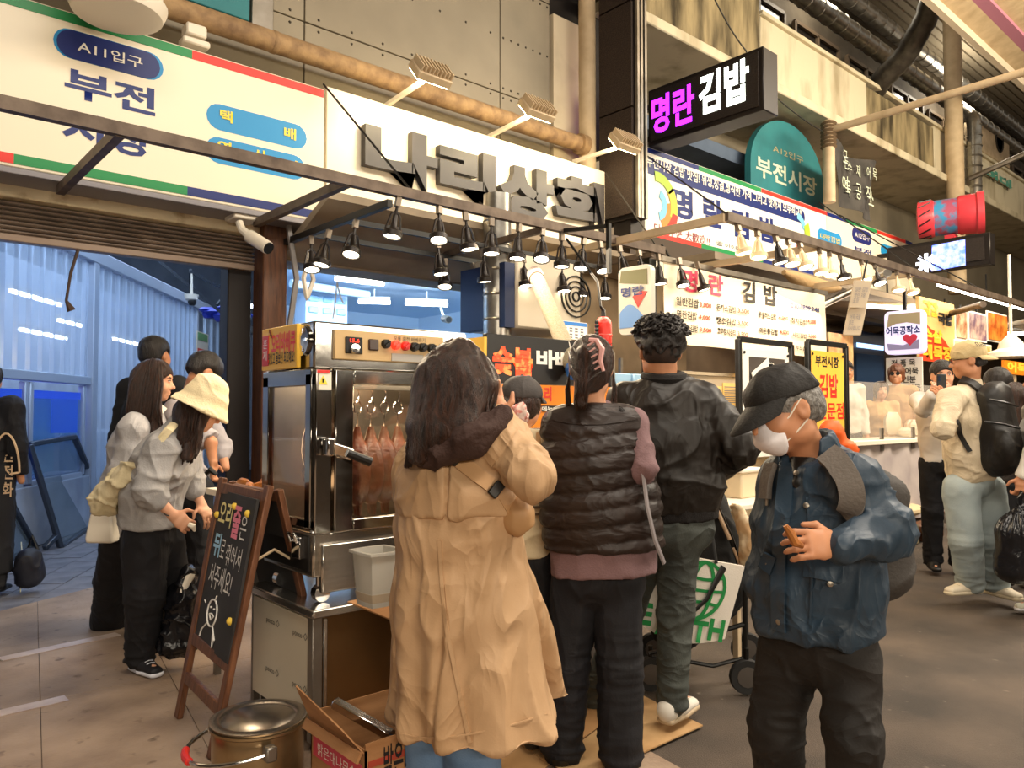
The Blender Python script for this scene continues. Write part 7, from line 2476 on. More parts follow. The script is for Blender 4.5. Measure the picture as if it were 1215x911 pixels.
put('storm_flap', S.mesh(flap_d), M_trench, tr_)
ribbon(ct, [(522, 640), (525, 690), (530, 745), (545, 820), (558, 880)], .012, 'vent_seam', M_trench, tr_, .003, .003)
ribbon(ct, [(468, 868), (500, 876), (540, 874), (600, 862), (650, 846)], .004, 'hem_seam', M_trench, tr_, .001, .002)
# hood
S = Solid(0.008)
S.ell(PD(548, 516, 2.38), (.135, .10, .062), frame(fT), .03)
S.cap(PD(506, 540, 2.33), PD(560, 524, 2.28), .042, .05, .03)
S.cap(PD(560, 524, 2.28), PD(597, 490, 2.32), .05, .035, .03)
put('hood', S.mesh(cloth(.012, 14, 7)), M_hood, tr_)
# hair
S = Solid(0.0065)
S.ell(PD(543, 453, 2.45), (.122, .135, .132), frame(J['hf']), .02)
S.eseg(PD(538, 460, 2.40), PD(520, 512, 2.32), (.118, .10), (.10, .06), RT, .04)
S.eseg(PD(518, 510, 2.31), PD(495, 543, 2.30), (.085, .05), (.03, .022), RT, .03)
S.eseg(PD(560, 465, 2.38), PD(553, 505, 2.28), (.06, .06), (.03, .02), RT, .03)
S.eseg(PD(580, 455, 2.42), PD(586, 495, 2.44), (.03, .06), (.012, .03), RT, .03)
put('hair', S.mesh(strands(.010, 42, 3, (1.2, 1.2, .16))), H_brown, tr_)
pp = []
for k in range(150):
    a = rnd.uniform(-1.9, 1.9)
    ex = rnd.uniform(0, 1)
    x0 = 543 + 10 * math.sin(a)
    pts = []
    endx = 490 + 95 * (0.5 + 0.5 * math.sin(a)) * rnd.uniform(.75, 1.05) - 8
    endy = 552 - 45 * (0.5 + 0.5 * math.sin(a)) + rnd.uniform(-22, 6)
    for t in np.linspace(0, 1, 9):
        w = math.sin(min(1, t * 1.5) * math.pi / 2)
        cx_ = 543 + 47 * math.sin(a) * w
        x = cx_ * (1 - t ** 2.2) + endx * t ** 2.2 + 2 * math.sin(t * 7 + k)
        y = 404 + (endy - 404) * t
        dd = 2.45 - .135 * math.cos(a) * w * (1 - .15 * t) - .02 - .045 * t * t
        pts.append(PD(x, y, dd))
    pp.append(pts)
locks(tr_, H_brown, pp, .0055, .0012)
# legs in jeans
S = Solid(0.009)
for a, b in ((508, 2.52), (560, 2.46)):
    S.cap(PD(a, 800, b), PD(a, 940, b), .095, .085, .02)
    S.cap(PD(a, 940, b), PD(a + 1, 980, b), .085, .08, .02)
J['anL'], J['anR'] = PD(508, 982, 2.52), PD(560, 984, 2.46)
put('jeans', S.mesh(cloth(.006, 7, 3, (1, 1, .4))), M_denim, tr_)
shoes(J, mat('shoe_white', '#d9d2c6', 0.6), tr_, h=.01)
# strap across the back and the bag at her front
bag = thing('crossbody_bag', 'small tan crossbody bag with black buckles worn by the woman in the trench coat', 'bag', tuple(PD(606, 602, 2.3)))
M_strap = mat('strap_tan', '#b58c60', 0.55)
ct2 = bvh([c for c in tr_.children if c.name.startswith('storm_flap')][0])
ribbon(ct2, [(520, 523), (536, 540), (556, 556), (582, 576)], .045, 'strap', M_strap, bag, .006, .004)
ribbon(ct, [(570, 566), (584, 578), (596, 592), (606, 604)], .04, 'strap', M_strap, bag, .01, .004)
for px in ((542, 545), (587, 581)):
    q = on_px(ct2, *px) or on_px(ct, *px)
    if q is not None:
        d = unit(RT * .7 - ZZ * .6)
        d = unit(d - q[1] * (d @ q[1]))
        MB().frame_box(q[0] + q[1] * .014, d, np.cross(q[1], d), q[1], (.032, .05, .014)).build('buckle', M_buckle, bag, bevel=.003)
S = Solid(.008)
S.ell(PD(612, 612, 2.36), (.06, .05, .06), frame(fT), .02)
put('pouch', S.mesh(cloth(.006, 18, 2)), M_strap, bag)

# ---- woman in the dark brown quilted vest
fV = unit(F0 * .98 + RT * .08)
J = stand(F0 * 2.94 + RT * .31, fV, 1.64)
J.update(head=PD(701, 437, 2.94), nb=PD(705, 482, 2.94), chest=PD(707, 550, 2.94), waist=PD(710, 610, 2.94), pelvis=PD(712, 672, 2.95),
         shR=PD(752, 503, 2.92), shL=PD(660, 503, 2.96), elR=PD(764, 556, 2.84), wrR=PD(735, 585, 3.12), elL=PD(662, 570, 3.06), wrL=PD(690, 560, 3.22),
         hpL=PD(682, 690, 2.96), hpR=PD(733, 690, 2.94), knL=PD(673, 790, 2.97), knR=PD(735, 790, 2.92), anL=PD(666, 890, 2.99), anR=PD(737, 895, 2.90))
vs_ = P_thing('woman with clipped up hair in a dark brown quilted vest, back to the street', J)
J['hf'] = unit(F0 + RT * .1 - ZZ * .12)
_, M, P = body(J, SK1, vs_, h=0.0085, hs=.98, wom=True)
M_mauve = mat('mauve_sweat', '#7d6163', 0.85, bump=0.2, bs=150)
tops(J, M_mauve, vs_, 'sweatshirt', infl=0.02, hem=.0, h=.0085, upr=.056, cuffr=.045, disp=cloth(.006, 8, 4, zones=[(J['elR'], .12, .012, 18, (1, 1, 1))]))
S = Solid(.0085)
S.loft([(PD(717, 684, 2.95), .205, .14), (PD(714, 640, 2.95), .205, .14)], J['side'], .02)
S.cut(PD(717, 680, 2.95), unit(-ZZ + RT * .06))
put('sweatshirt_hem', S.mesh(cloth(.004, 12, 4)), M_mauve, vs_)
M_vest = mat('vest_brown', '#2b1e19', 0.5, col2='#201511', vs=7, bump=0.05, bs=60, fold=(14, 0.18, (0.7, 0.7, 1.5)))
S = Solid(0.0075)
hem = PD(716, 648, 2.95)
S.loft([(hem, .228, .155), (PD(712, 600, 2.95), .222, .16), (PD(707, 545, 2.95), .212, .15), (PD(706, 508, 2.95), .185, .115), (PD(705, 486, 2.95), .095, .07)], J['side'], .035)
for n in 'RL':
    S.cap(PD(705, 492, 2.95), J['sh' + n] + ZZ * .005, .05, .055, .05)
    S.ell(J['el' + n] + J['side'] * (.055 if n == 'R' else -.055), (.05, .05, .09), None, .01, True)
S.cut(hem, unit(-ZZ + RT * .03))
S.cut(J['nb'] + ZZ * .012, ZZ)


def quilt(V, N):
    zz = V[:, 2] + .012 * np.sin(V @ RT * 9) + .006 * (vnoise(V, 9, 3) - .5) + (V @ RT) * -.05
    per = .066
    ph = (zz / per) % 1.0
    q = np.sqrt(np.clip(np.sin(np.pi * ph), 0, 1))
    top = np.clip((PD(705, 505, 2.95)[2] - V[:, 2]) / .02, 0, 1)
    return top * (.013 * q - .007) + (ridge(V, 20, 4, (1, 1, 2.0)) - .5) * .007 * top + (1 - top) * .012 * (vnoise(V, 12, 2) - .4)


vest = put('quilted_vest', S.mesh(quilt), M_vest, vs_)
vt = bvh(vest)
ribbon(vt, [(645, 496), (680, 503), (715, 503), (756, 497)], .006, 'yoke_seam', M_vest, vs_, .002, .003)
q = on_px(vt, 733, 488)
if q is not None:
    rr_ = unit(RT - q[1] * (RT @ q[1]))
    uu_ = np.cross(q[1], rr_)
    uu_ = uu_ if uu_[2] > 0 else -uu_
    for k in range(3):
        r0 = .008 + .006 * k
        MB().tube([q[0] + q[1] * .003 + rr_ * (-.004 - r0 * math.cos(t)) * -1 + uu_ * r0 * math.sin(t) for t in np.linspace(0, 1.5, 7)], .0016, 4).build('chest_emblem', mat('emblem_black', '#0d0b0a', .5), vs_)
    text('THE NORTH FACE', vs_, mat('emblem_grey', '#55463f', .5), q[0] + q[1] * .004 - rr_ * .045 - uu_ * .005, rr_, uu_, .035, .016)
wp_ = [(762, 560), (768, 600), (776, 640), (786, 662)]
MB().tube([PD(763, 560, 2.80), PD(768, 600, 2.79), PD(777, 640, 2.80), PD(788, 668, 2.84)], .011, 6, flat=.5).solo('bag_strap', mat('strap_grey', '#8d8586', .6), 'grey striped bag strap hanging at the right side of the quilted vest', 'strap')
M_npants = mat('black_trousers', '#0e0d12', 0.75, col2='#131219', vs=3, bump=.1, bs=160, fold=(6, .3, (1.2, 1.2, .3)))
pants(J, M_npants, vs_, th=.092, kn=.088, an=.084, h=.009, hipw=.175, hipd=.115, top=J['pelvis'] - ZZ * .01)
shoes(J, M_buckle, vs_, None)
# hair twisted up with a clip
S = Solid(.006)
S.ell(P(0, -.015, .03), A(.088, .108, .1), M, .01)
S.ell(P(0, -.075, -.02), A(.07, .05, .085), M, .03)
S.eseg(PD(694, 420, 2.82), PD(689, 478, 2.83), (.042, .035), (.022, .018), RT, .02)
S.ell(P(0, .12, -.05), A(.085, .075, .1), M, .015, True)
put('hair', S.mesh(strands(.007, 40, 4, (1.1, 1.1, .25))), H_brown, vs_)
pp = []
for k in range(70):
    a = rnd.uniform(-1.5, 1.5)
    p0 = P(.09 * math.sin(a), -.02 - .06 * math.cos(a), .02 + .09 * rnd.random())
    p2 = PD(693 + rnd.uniform(-6, 6), 425 + rnd.uniform(0, 30), 2.795)
    pm = (p0 + p2) / 2 + unit((p0 + p2) / 2 - J['head']) * .018
    p3 = PD(689 + rnd.uniform(-7, 7), 470 + rnd.uniform(0, 18), 2.82)
    pp.append([p0, pm, p2, p3])
for s_ in (-1, 1):
    for k in range(6):
        x = 676 if s_ < 0 else 727
        pp.append([PD(x, 440, 2.92), PD(x + s_ * (1 + k * .6), 462, 2.92), PD(x - s_ * (2 - k), 490 + 4 * k, 2.90)])
locks(vs_, H_brown, pp, .006, .001)
cl = MB()
cl.tube([PD(699, 403, 2.79), PD(708, 404, 2.78), PD(714, 414, 2.775), PD(712, 428, 2.775), PD(716, 440, 2.78)], [.008, .01, .012, .010, .006], 6)
for k in range(5):
    q = PD(704 + 2.2 * k, 406 + 7 * k, 2.775)
    cl.tube([q, q + RT * -.02 - ZZ * .012 + F0 * .01], .004, 5)
cl.build('hair_clip', mat('clip_pink', '#d9a5a0', .25), vs_)

# ---- man in the black jacket
fJ = unit(F0 * .99 + RT * .02)
J = stand(F0 * 3.3 + RT * .66, fJ, 1.76)
J.update(head=PD(783, 417, 3.30), nb=PD(788, 455, 3.3), chest=PD(794, 520, 3.3), waist=PD(798, 570, 3.3), pelvis=PD(800, 615, 3.3),
         shR=PD(836, 478, 3.26), shL=PD(742, 476, 3.34), elR=PD(876, 530, 3.2), wrR=PD(846, 566, 3.44), elL=PD(728, 540, 3.4), wrL=PD(750, 560, 3.6),
         hpR=PD(806, 632, 3.29), hpL=PD(775, 632, 3.36), knR=PD(801, 725, 3.29), knL=PD(744, 730, 3.44), anR=PD(797, 836, 3.28), anL=PD(703, 828, 3.55))
J['ftR'] = unit(RT * .6 + F0 * .7)
J['ftL'] = unit(RT * -.45 + F0 * .2)
jm = P_thing('man with curly black hair in a black bomber jacket and grey green jeans', J)
_, M, P = body(J, SK2, jm, h=.0075, hs=1.06)
M_bomber = mat('bomber_black', '#211a15', 0.5, col2='#18130f', vs=6, bump=.05, bs=40, fold=(7, .26))
S = Solid(.0075)
S.loft([(PD(803, 598, 3.3), .175, .14), (PD(800, 575, 3.3), .205, .16), (PD(794, 520, 3.3), .225, .16), (PD(790, 480, 3.3), .19, .12), (PD(788, 458, 3.3), .1, .075)], J['side'], .04)
for n in 'RL':
    S.cap(PD(788, 466, 3.3), J['sh' + n], .055, .078, .05)
    S.cap(J['sh' + n], J['el' + n], .08, .082, .03)
    S.cap(J['el' + n], J['wr' + n], .078, .05, .02)
S.cut(PD(804, 606, 3.3), unit(-ZZ + RT * .05))
S.cut(J['nb'] + ZZ * .03, ZZ)
put('bomber_jacket', S.mesh(cloth(.010, 6, 6, (1, 1, .8), [(J['elR'], .14, .022, 17, (1.5, 1.5, .8)), (J['shR'], .12, .012, 15, (1, 1, 1)), (PD(800, 590, 3.2), .2, .012, 12, (1.6, 1.6, .4))])), M_bomber, jm)
MB().tube([PD(788, 447, 3.3) + J['side'] * .078 * math.cos(t) + J['f'] * .07 * math.sin(t) + ZZ * (.012 * math.sin(t)) for t in np.linspace(0, 2 * math.pi, 24)[:-1]], .024, 8, closed=True).build('collar', mat('rib_black', '#181413', .8, bump=.3, bs=200), jm)
S = Solid(.008)
S.loft([(PD(804, 612, 3.3), .172, .135), (PD(803, 596, 3.3), .178, .14)], J['side'], .01)
S.cut(PD(804, 616, 3.3), unit(-ZZ + RT * .05))
put('hem_rib', S.mesh(cloth(.003, 20, 2, (2, 2, .2))), mat('rib_black', '#181413'), jm)
M_jean2 = mat('denim_grey_green', '#4b4f4a', 0.75, col2='#2b2f2d', vs=6, bump=.15, bs=200, stretch=(1, 1, .5), fold=(8, .35, (.7, .7, 1.2)))
pants(J, M_jean2, jm, 'jeans', th=.088, kn=.07, an=.066, h=.0085, hipw=.165)
shoes(J, mat('shoe_white', '#d9d2c6', .6), jm, mat('sole_tan', '#b6a184', .6))
S = Solid(.0055)
S.ell(P(0, -.012, .06), A(.098, .108, .082), M, .02)
S.ell(P(0, -.05, .02), A(.082, .065, .06), M, .03)
S.ell(P(0, .115, -.04), A(.09, .07, .085), M, .015, True)
curl_d = lambda V, N: (ridge(V, 34, 3) - .45) * .02 + (vnoise(V, 18, 8) - .5) * .02
put('hair', S.mesh(curl_d), H_black, jm)
S = Solid(.0055)
S.ell(P(0, -.03, .0), A(.080, .085, .075), M, .02)
S.ell(P(0, .09, -.03), A(.09, .075, .1), M, .015, True)
S.cut(P(0, -.05, -.052), -M[:, 2])
put('faded_sides', S.mesh(), mat('hair_stubble', '#3a2a22', .8, col2='#2a1e18', vs=60), jm)
pp = []
for k in range(110):
    a, e = rnd.uniform(0, 6.28), rnd.uniform(.1, 1.2)
    n_ = A(math.cos(a) * math.cos(e) * .098, -abs(math.sin(a) * math.cos(e)) * .1 - .012, math.sin(e) * .082 + .055)
    p0 = P(*n_)
    t0_ = rnd.uniform(0, 6)
    o1, o2 = unit(p0 - J['head']), unit(np.cross(p0 - J['head'], A(rnd.random(), rnd.random(), rnd.random())))
    o3 = np.cross(o1, o2)
    pp.append([p0 + (o2 * math.cos(t) + o3 * math.sin(t)) * .014 + o1 * (.006 + .004 * (t - t0_)) for t in np.linspace(t0_, t0_ + 4.5, 7)])
locks(jm, H_black, pp, .006, .002)

# ---- old man with the cap
fO = unit(-RT * .74 - F0 * .62)
J = stand(F0 * 2.15 + RT * .87, fO, 1.60)
J.update(head=PD(930, 487, 2.13), nb=PD(966, 545, 2.17), chest=PD(968, 612, 2.15), waist=PD(970, 680, 2.15), pelvis=PD(973, 745, 2.16),
         shL=PD(1012, 572, 2.03), shR=PD(934, 568, 2.26), elL=PD(1052, 628, 1.99), wrL=PD(996, 648, 1.88), elR=PD(917, 642, 2.30), wrR=PD(903, 694, 2.22),
         hpL=PD(1006, 782, 2.09), hpR=PD(935, 775, 2.21), knL=PD(1014, 880, 2.02), knR=PD(920, 858, 2.22), anL=PD(1012, 1060, 2.06), anR=PD(935, 1022, 2.28),
         hf=unit(-RT * .93 - F0 * .22 - ZZ * .34))
J['up'] = unit(ZZ * .94 - RT * .3)
om = P_thing('old man in a black cap, white mask and navy jacket holding a snack', J)
hn = J['wrL']
hdir = unit(PD(958, 645, 1.86) - hn)
bo, M, P = body(J, SK2, om, h=.006, hs=.98,
                hands=[dict(w=hn, d=hdir, n=unit(-RT * .3 + F0 * .85 - ZZ * .35), l=unit(ZZ * .9 - RT * .3), s=.95, curl=(.55, .7, .5), thumb=(.75, .35), fore=J['elL'] * .4 + hn * .6),
                       dict(w=J['wrR'], d=unit(-ZZ + RT * -.05), n=unit(RT), l=-F0, s=.9, curl=(.3, .4, .3), fore=J['elR'] * .4 + J['wrR'] * .6)])
M_navyj = mat('jacket_navy', '#2b3e4f', 0.5, col2='#223241', vs=5, bump=.06, bs=90, fold=(7, .5))
S = Solid(.007)
hem = PD(970, 748, 2.16)
S.loft([(hem, .18, .135), (PD(970, 690, 2.16), .172, .13), (PD(969, 620, 2.16), .17, .125), (PD(969, 575, 2.16), .15, .10), (PD(970, 552, 2.17), .09, .07)], J['side'], .04)
for n in 'RL':
    S.cap(PD(968, 562, 2.16), J['sh' + n], .055, .066 if n == 'L' else .058, .05)
    S.cap(J['sh' + n], J['el' + n], .068 if n == 'L' else .056, .060 if n == 'L' else .054, .03)
S.cap(J['elL'], J['elL'] + (J['wrL'] - J['elL']) * .96, .059, .043, .02)
S.cap(J['elR'], J['elR'] + (J['wrR'] - J['elR']) * .93, .054, .044, .02)
S.cut(hem, unit(-ZZ + RT * .08))
# open collar: hollow around the neck
S.cap(PD(962, 540, 2.14), PD(955, 505, 2.12), .062, .075, .015, True)
jk = put('jacket', S.mesh(cloth(.011, 6.5, 8, (1, 1, .6), [(J['elL'], .15, .022, 14, (1, 1, 1.4)), (PD(1030, 580, 2.0), .1, .012, 14, (1, 1, 1)), (PD(935, 735, 2.05), .15, .012, 11, (1, 1, .5)),
                                                              (PD(905, 640, 2.2), .12, .012, 14, (1, 1, 1.3))])), M_navyj, om)
jt = bvh(jk)
# stand-up collar, both halves
S = Solid(.006)
cb0, cb1 = PD(964, 556, 2.155), PD(956, 530, 2.15)
S.eseg(cb0, cb1, (.092, .088), (.086, .080), J['side'], .02)
S.cap(cb0 - ZZ * .03, cb1 + (cb1 - cb0) * 1.5, .068, .070, .008, True)
S.ell(cb0 + J['f'] * .10 + ZZ * .05, A(.06, .07, .11), frame(J['f']), .02, True)
S.cut(cb1 + ZZ * .03, unit(cb1 - cb0))
put('collar', S.mesh(cloth(.004, 14, 3)), M_navyj, om)
S = Solid(.006)
S.eseg(PD(960, 552, 2.13), PD(952, 576, 2.085), (.055, .04), (.03, .02), RT, .02)
put('undershirt', S.mesh(), M_black, om)
M_cord = mat('jacket_trim', '#152433', .5)
for px, w, nm in (([(934, 560), (930, 600), (926, 650), (924, 700), (925, 748)], .045, 'placket'), ([(958, 590), (962, 640), (964, 690), (962, 740)], .006, 'front_seam'),
                  ([(912, 560), (912, 600)], .01, 'pocket_zip')):
    ribbon(jt, px, w, nm, M_navyj if nm != 'pocket_zip' else M_dsteel, om, .004, .003)
for a, b in (((905, 662), (920, 672)), ((955, 672), (1000, 680))):
    ribbon(jt, [a, b], .05, 'pocket_flap', M_navyj, om, .008, .004)
for px in ((957, 600), (947, 562), (912, 668), (984, 692), (926, 737)):
    q = on_px(jt, *px)
    if q is not None:
        MB().lathe([(.008, 0), (.008, .006), (.002, .008)], q[0] + q[1] * .004, 10, q[1]).build('snap_button', M_dsteel, om)
pants(J, mat('dark_trousers', '#1d1815', .75, col2='#151210', vs=4, bump=.08, bs=150, fold=(6, .5, (.8, .8, .9))), om, th=.088, kn=.078, an=.07, h=.008, hipw=.165, hipd=.13)
shoes(J, M_black, om, h=.009)
# hair, cap, mask
S = Solid(.005)
S.ell(P(0, -.015, .03), A(.081, .102, .09), M, .01)
S.ell(P(0, -.07, -.015), A(.064, .04, .05), M, .03)
S.ell(P(0, .105, -.035), A(.095, .085, .09), M, .012, True)
for s_ in (-1, 1):
    S.ell(P(s_ * .085, .0, -.025), A(.03, .04, .05), M, .01, True)
S.cut(P(0, -.05, -.062), -M[:, 2] - M[:, 1] * .2)
put('hair', S.mesh(strands(.006, 55, 2, (1, 1, 1))), H_grey, om)
cap_hat(J, M, P, .98, mat('cap_black', '#171412', .7, col2='#1e1a18', vs=8, bump=.15, bs=120), om, tilt=.028, brim=.085, low=.036)
S = Solid(.0045)
S.ell(P(0, .043, -.058), A(.062, .060, .058), M, .01)
S.eseg(P(0, .078, -.018), P(0, .090, -.06), (.024, .02), (.04, .016), M[:, 0], .03)
S.ell(P(0, .02, -.05), A(.09, .042, .09), M, .008, True)
S.cut(P(0, 0, -.012), M[:, 2] - M[:, 1] * .22)
put('face_mask', S.mesh(), mat('mask_white', '#e9e3e6', .75, bump=.1, bs=60), om)
for s_ in (-1, 1):
    MB().tube([P(s_ * .05, .06, -.03), P(s_ * .07, .03, -.01), P(s_ * .082, -.012, .026)], .0022, 5).build('ear_loop', M_white, om)
    MB().tube([P(s_ * .05, .055, -.075), P(s_ * .068, .02, -.055), P(s_ * .078, -.012, -.035)], .0022, 5).build('ear_loop', M_white, om)
face_parts(om, M, P, .98, H_grey)
# snack in his hand
q = hn + hdir * .14 + ZZ * .012 - F0 * .012
MB().tube([q + ZZ * .03 - RT * .012, q + ZZ * .012, q - ZZ * .012 + RT * .012, q - ZZ * .02 + RT * .03], [.006, .011, .011, .006], 8).solo('snack', mat('fried_gold', '#b5702e'), 'small golden snack held by the old man', 'snack')
# his backpack
bp_ = thing('backpack', 'dark grey backpack on the shoulder of the old man', 'backpack', tuple(PD(1050, 690, 2.25)))
M_bpk = mat('backpack_grey', '#3f3a36', .7, col2='#332f2c', vs=5, bump=.15, bs=120)
S = Solid(.009)
bk = -J['f']
S.eseg(PD(1022, 585, 2.24), PD(1024, 678, 2.24), (.125, .07), (.14, .08), J['side'], .03)
S.ell(PD(1046, 655, 2.24), (.09, .05, .085), frame(bk), .03)
put('pack_body', S.mesh(cloth(.006, 8, 3)), M_bpk, bp_)
ribbon(jt, [(984, 543), (996, 550), (1006, 566), (1011, 588), (1012, 612)], .062, 'shoulder_strap', mat('strap_bpk', '#6d655e', .8, bump=.2, bs=120), bp_, .014, .010, 8, 12)
ribbon(jt, [(918, 552), (913, 568), (911, 592)], .04, 'shoulder_strap', mat('strap_bpk', '#6d655e'), bp_, .010, .008, 6, 6)
MB().tube([PD(1070, 640, 2.14), PD(1074, 655, 2.14), PD(1076, 672, 2.14)], [.004, .006, .004], 6).build('zip_pull', M_dsteel, bp_)
MB().tube([PD(1058, 580, 2.2), PD(1070, 610, 2.17), PD(1074, 640, 2.16)], .006, 6).build('zip', M_black, bp_)
# orange scarf showing behind his collar
S = Solid(.008)
S.eseg(PD(985, 512, 2.24), PD(1001, 530, 2.26), (.022, .03), (.014, .02), F0, .02)
S.ell(PD(1006, 533, 2.26), (.024, .022, .018), None, .02)
S.eseg(PD(1004, 535, 2.26), PD(1014, 556, 2.26), (.014, .02), (.02, .02), F0, .02)
put_s = put('orange_scarf', S.mesh(cloth(.008, 20, 2)), mat('scarf_orange', '#f0621c', .6), bp_)

# ================================================================== PEOPLE AT THE LEFT
M_grey = mat('sweat_grey', '#a8a5a4', 0.85, col2='#989594', vs=5, bump=.2, bs=150, fold=(6, .45))
M_grey2 = mat('hoodie_pale', '#b9b6b6', 0.85, col2='#aba7a8', vs=5, bump=.2, bs=150, fold=(6, .45))
M_blackp = mat('black_cloth', '#111014', .8, col2='#17161b', vs=4, bump=.1, bs=140, fold=(6, .35, (1, 1, .5)))
M_wsole = mat('sole_white', '#e2e2ea', .5)

# ---- woman with the cream bucket hat, bending over the table
fH = unit(RT * .92 + F0 * .38)
J = stand(PZ(180, 790), fH, 1.62)
J.update(pelvis=PD(178, 618, 4.0), waist=PD(180, 586, 4.0), chest=PD(196, 546, 4.0), nb=PD(214, 508, 4.0), head=PD(239, 485, 4.0),
         shR=PD(192, 533, 3.84), shL=PD(216, 530, 4.15), elR=PD(176, 582, 3.76), wrR=PD(205, 611, 3.80), elL=PD(226, 570, 4.18), wrL=PD(239, 598, 4.16),
         hpR=PD(172, 640, 3.94), hpL=PD(192, 640, 4.08), knR=PD(172, 705, 3.96), knL=PD(205, 695, 4.18), anR=PD(166, 782, 4.02), anL=PD(192, 742, 4.50),
         hf=unit(fH * .86 - ZZ * .42))
J['up'] = unit(ZZ * .9 + fH * .4)
J['ftR'] = unit(RT * .35 - F0 * .25)
J['ftL'] = unit(RT * .9 + F0 * .1)
hw = P_thing('woman in a cream bucket hat and grey sweatshirt bending over behind the chalkboard', J)
_, M, P = body(J, SK1, hw, h=.0075, hs=.98, wom=True, hands=[
    dict(w=J['wrR'], d=unit(PD(222, 624, 3.82) - J['wrR']), n=unit(F0 * .3 + RT * .5 - ZZ * .5), l=unit(RT * .4 + ZZ * .6), s=.95, curl=(.8, .9, .7), fore=J['elR'] * .5 + J['wrR'] * .5),
    dict(w=J['wrL'], d=unit(PD(247, 612, 4.14) - J['wrL']), n=unit(-ZZ + RT * .2), l=unit(-F0), s=.9, curl=(.3, .5, .4), fore=J['elL'] * .5 + J['wrL'] * .5)])
tops(J, M_grey, hw, 'sweatshirt', infl=.05, hem=.14, h=.009, sleeve=.35, upr=.082, cuffr=.062, collar=.02,
     disp=cloth(.0075, 7, 3, (1, 1, .8), [(J['elR'], .13, .018, 14, (1, 1, 1.6)), (J['waist'], .2, .012, 11, (1, 1, 1.4)), (J['shR'], .1, .01, 12, (1, 1, 1))]))
pants(J, M_blackp, hw, th=.115, kn=.10, an=.075, h=.0095, hipw=.165, hipd=.125)
shoes(J, mat('sneaker_black', '#1d1c20', .6), hw, M_wsole)
MB().tube([J['wrR'] * .82 + J['elR'] * .18 + A(.026 * math.cos(t), .026 * math.sin(t) * .8, .022 * math.sin(t)) for t in np.linspace(0, 2 * math.pi, 13)[:-1]], .004, 5, closed=True).build('hair_tie', M_black, hw)
S = Solid(.006)
S.ell(P(0, -.015, .03), A(.083, .102, .09), M, .01)
S.ell(P(0, -.035, -.035), A(.078, .085, .085), M, .02)
S.eseg(P(0, -.05, -.04), PD(216, 528, 3.93), (.07, .05), (.05, .03), RT, .04)
S.eseg(P(-.05, -.01, .0), PD(228, 540, 3.93), (.05, .035), (.03, .02), RT, .03)
S.eseg(P(.06, .0, .0), PD(222, 543, 3.86), (.045, .04), (.03, .015), RT, .03)
S.ell(P(0, .11, -.04), A(.07, .075, .085), M, .012, True)
put('hair', S.mesh(strands(.006, 45, 2, (1.2, 1.2, .2))), H_brown, hw)
pp = []
for k in range(40):
    x = rnd.uniform(210, 235)
    pp.append([PD(x + 6, 482, 3.89 + rnd.random() * .1), PD(x + 2, 500, 3.86 + rnd.random() * .05), PD(x, 518, 3.86), PD(x - 3, 535, 3.86 + rnd.random() * .06), PD(x - 5 + rnd.uniform(-4, 4), 546 + rnd.uniform(-5, 6), 3.88)])
locks(hw, H_brown, pp, .006, .0012)
M_hat = mat('hat_cream', '#e8d8b4', .9, col2='#dcc9a0', vs=8, bump=.25, bs=140)
S = Solid(.006)
S.eseg(P(0, -.012, .04), P(0, -.014, .115), (.100, .114), (.078, .090), M[:, 0], .02)
S.eseg(P(0, -.01, .05), P(0, -.01, -.02), (.100, .116), (.142, .162), M[:, 0], .015)
S.cut(P(0, 0, -.012), -M[:, 2])
S.ell(P(0, -.01, -.06), A(.120, .14, .085), M, .01, True)
put('bucket_hat', S.mesh(cloth(.0045, 9, 5)), M_hat, hw)
face_parts(hw, M, P, .98, H_brown)
bag = thing('tote_bag', 'gathered cream cloth bag on the shoulder of the woman in the bucket hat', 'bag', tuple(PD(128, 600, 4.0)))
M_cream = mat('bag_cream', '#d9cba8', .85, col2='#c4b48e', vs=6, bump=.15, bs=120)
S = Solid(.008)
S.eseg(PD(152, 562, 3.92), PD(128, 592, 3.98), (.07, .05), (.10, .07), unit(RT + ZZ), .04)
S.eseg(PD(170, 545, 3.88), PD(150, 566, 3.92), (.03, .03), (.07, .05), unit(RT + ZZ), .04)
put('bag_body', S.mesh(cloth(.016, 11, 4, (1, 1, 1))), M_cream, bag)
MB().tube([PD(163, 552, 3.86), PD(185, 528, 3.76), PD(200, 510, 3.80), PD(207, 503, 3.88), PD(206, 510, 3.99)], .022, 8, flat=.35, side=A(0, 0, 1)).build('strap', M_cream, bag)
MB().tube([PD(224, 622, 3.76), PD(229, 624, 3.76), PD(231, 630, 3.77)], [.012, .016, .006], 6).solo('tissue', M_white, 'white tissue scrap in the hand of the woman in the bucket hat', 'tissue')

# ---- woman with long brown hair behind her
fL = unit(RT * .9 + F0 * .42)
J = stand(PZ(131, 752), fL, 1.68)
q_ = lambda x, y, d: PD(x, y, d)
J.update(head=q_(184, 452, 4.45), nb=q_(176, 484, 4.45), chest=q_(166, 528, 4.45), waist=q_(152, 580, 4.5), pelvis=q_(146, 616, 4.55), shR=q_(160, 508, 4.30), shL=q_(186, 502, 4.6),
         elR=q_(146, 560, 4.28), wrR=q_(168, 600, 4.3), elL=q_(190, 560, 4.66), wrL=q_(200, 590, 4.6), hf=unit(RT * .95 + F0 * .2 - ZZ * .12),
         hpR=q_(142, 632, 4.5), hpL=q_(152, 632, 4.65), knR=q_(134, 690, 4.7), knL=q_(146, 690, 4.8), anR=q_(130, 740, 4.88), anL=q_(150, 735, 5.0))
lw = P_thing('woman with long brown hair in profile wearing a pale grey hoodie', J)
_, M, P = body(J, SK1, lw, h=.0065, hs=1.0, wom=True)
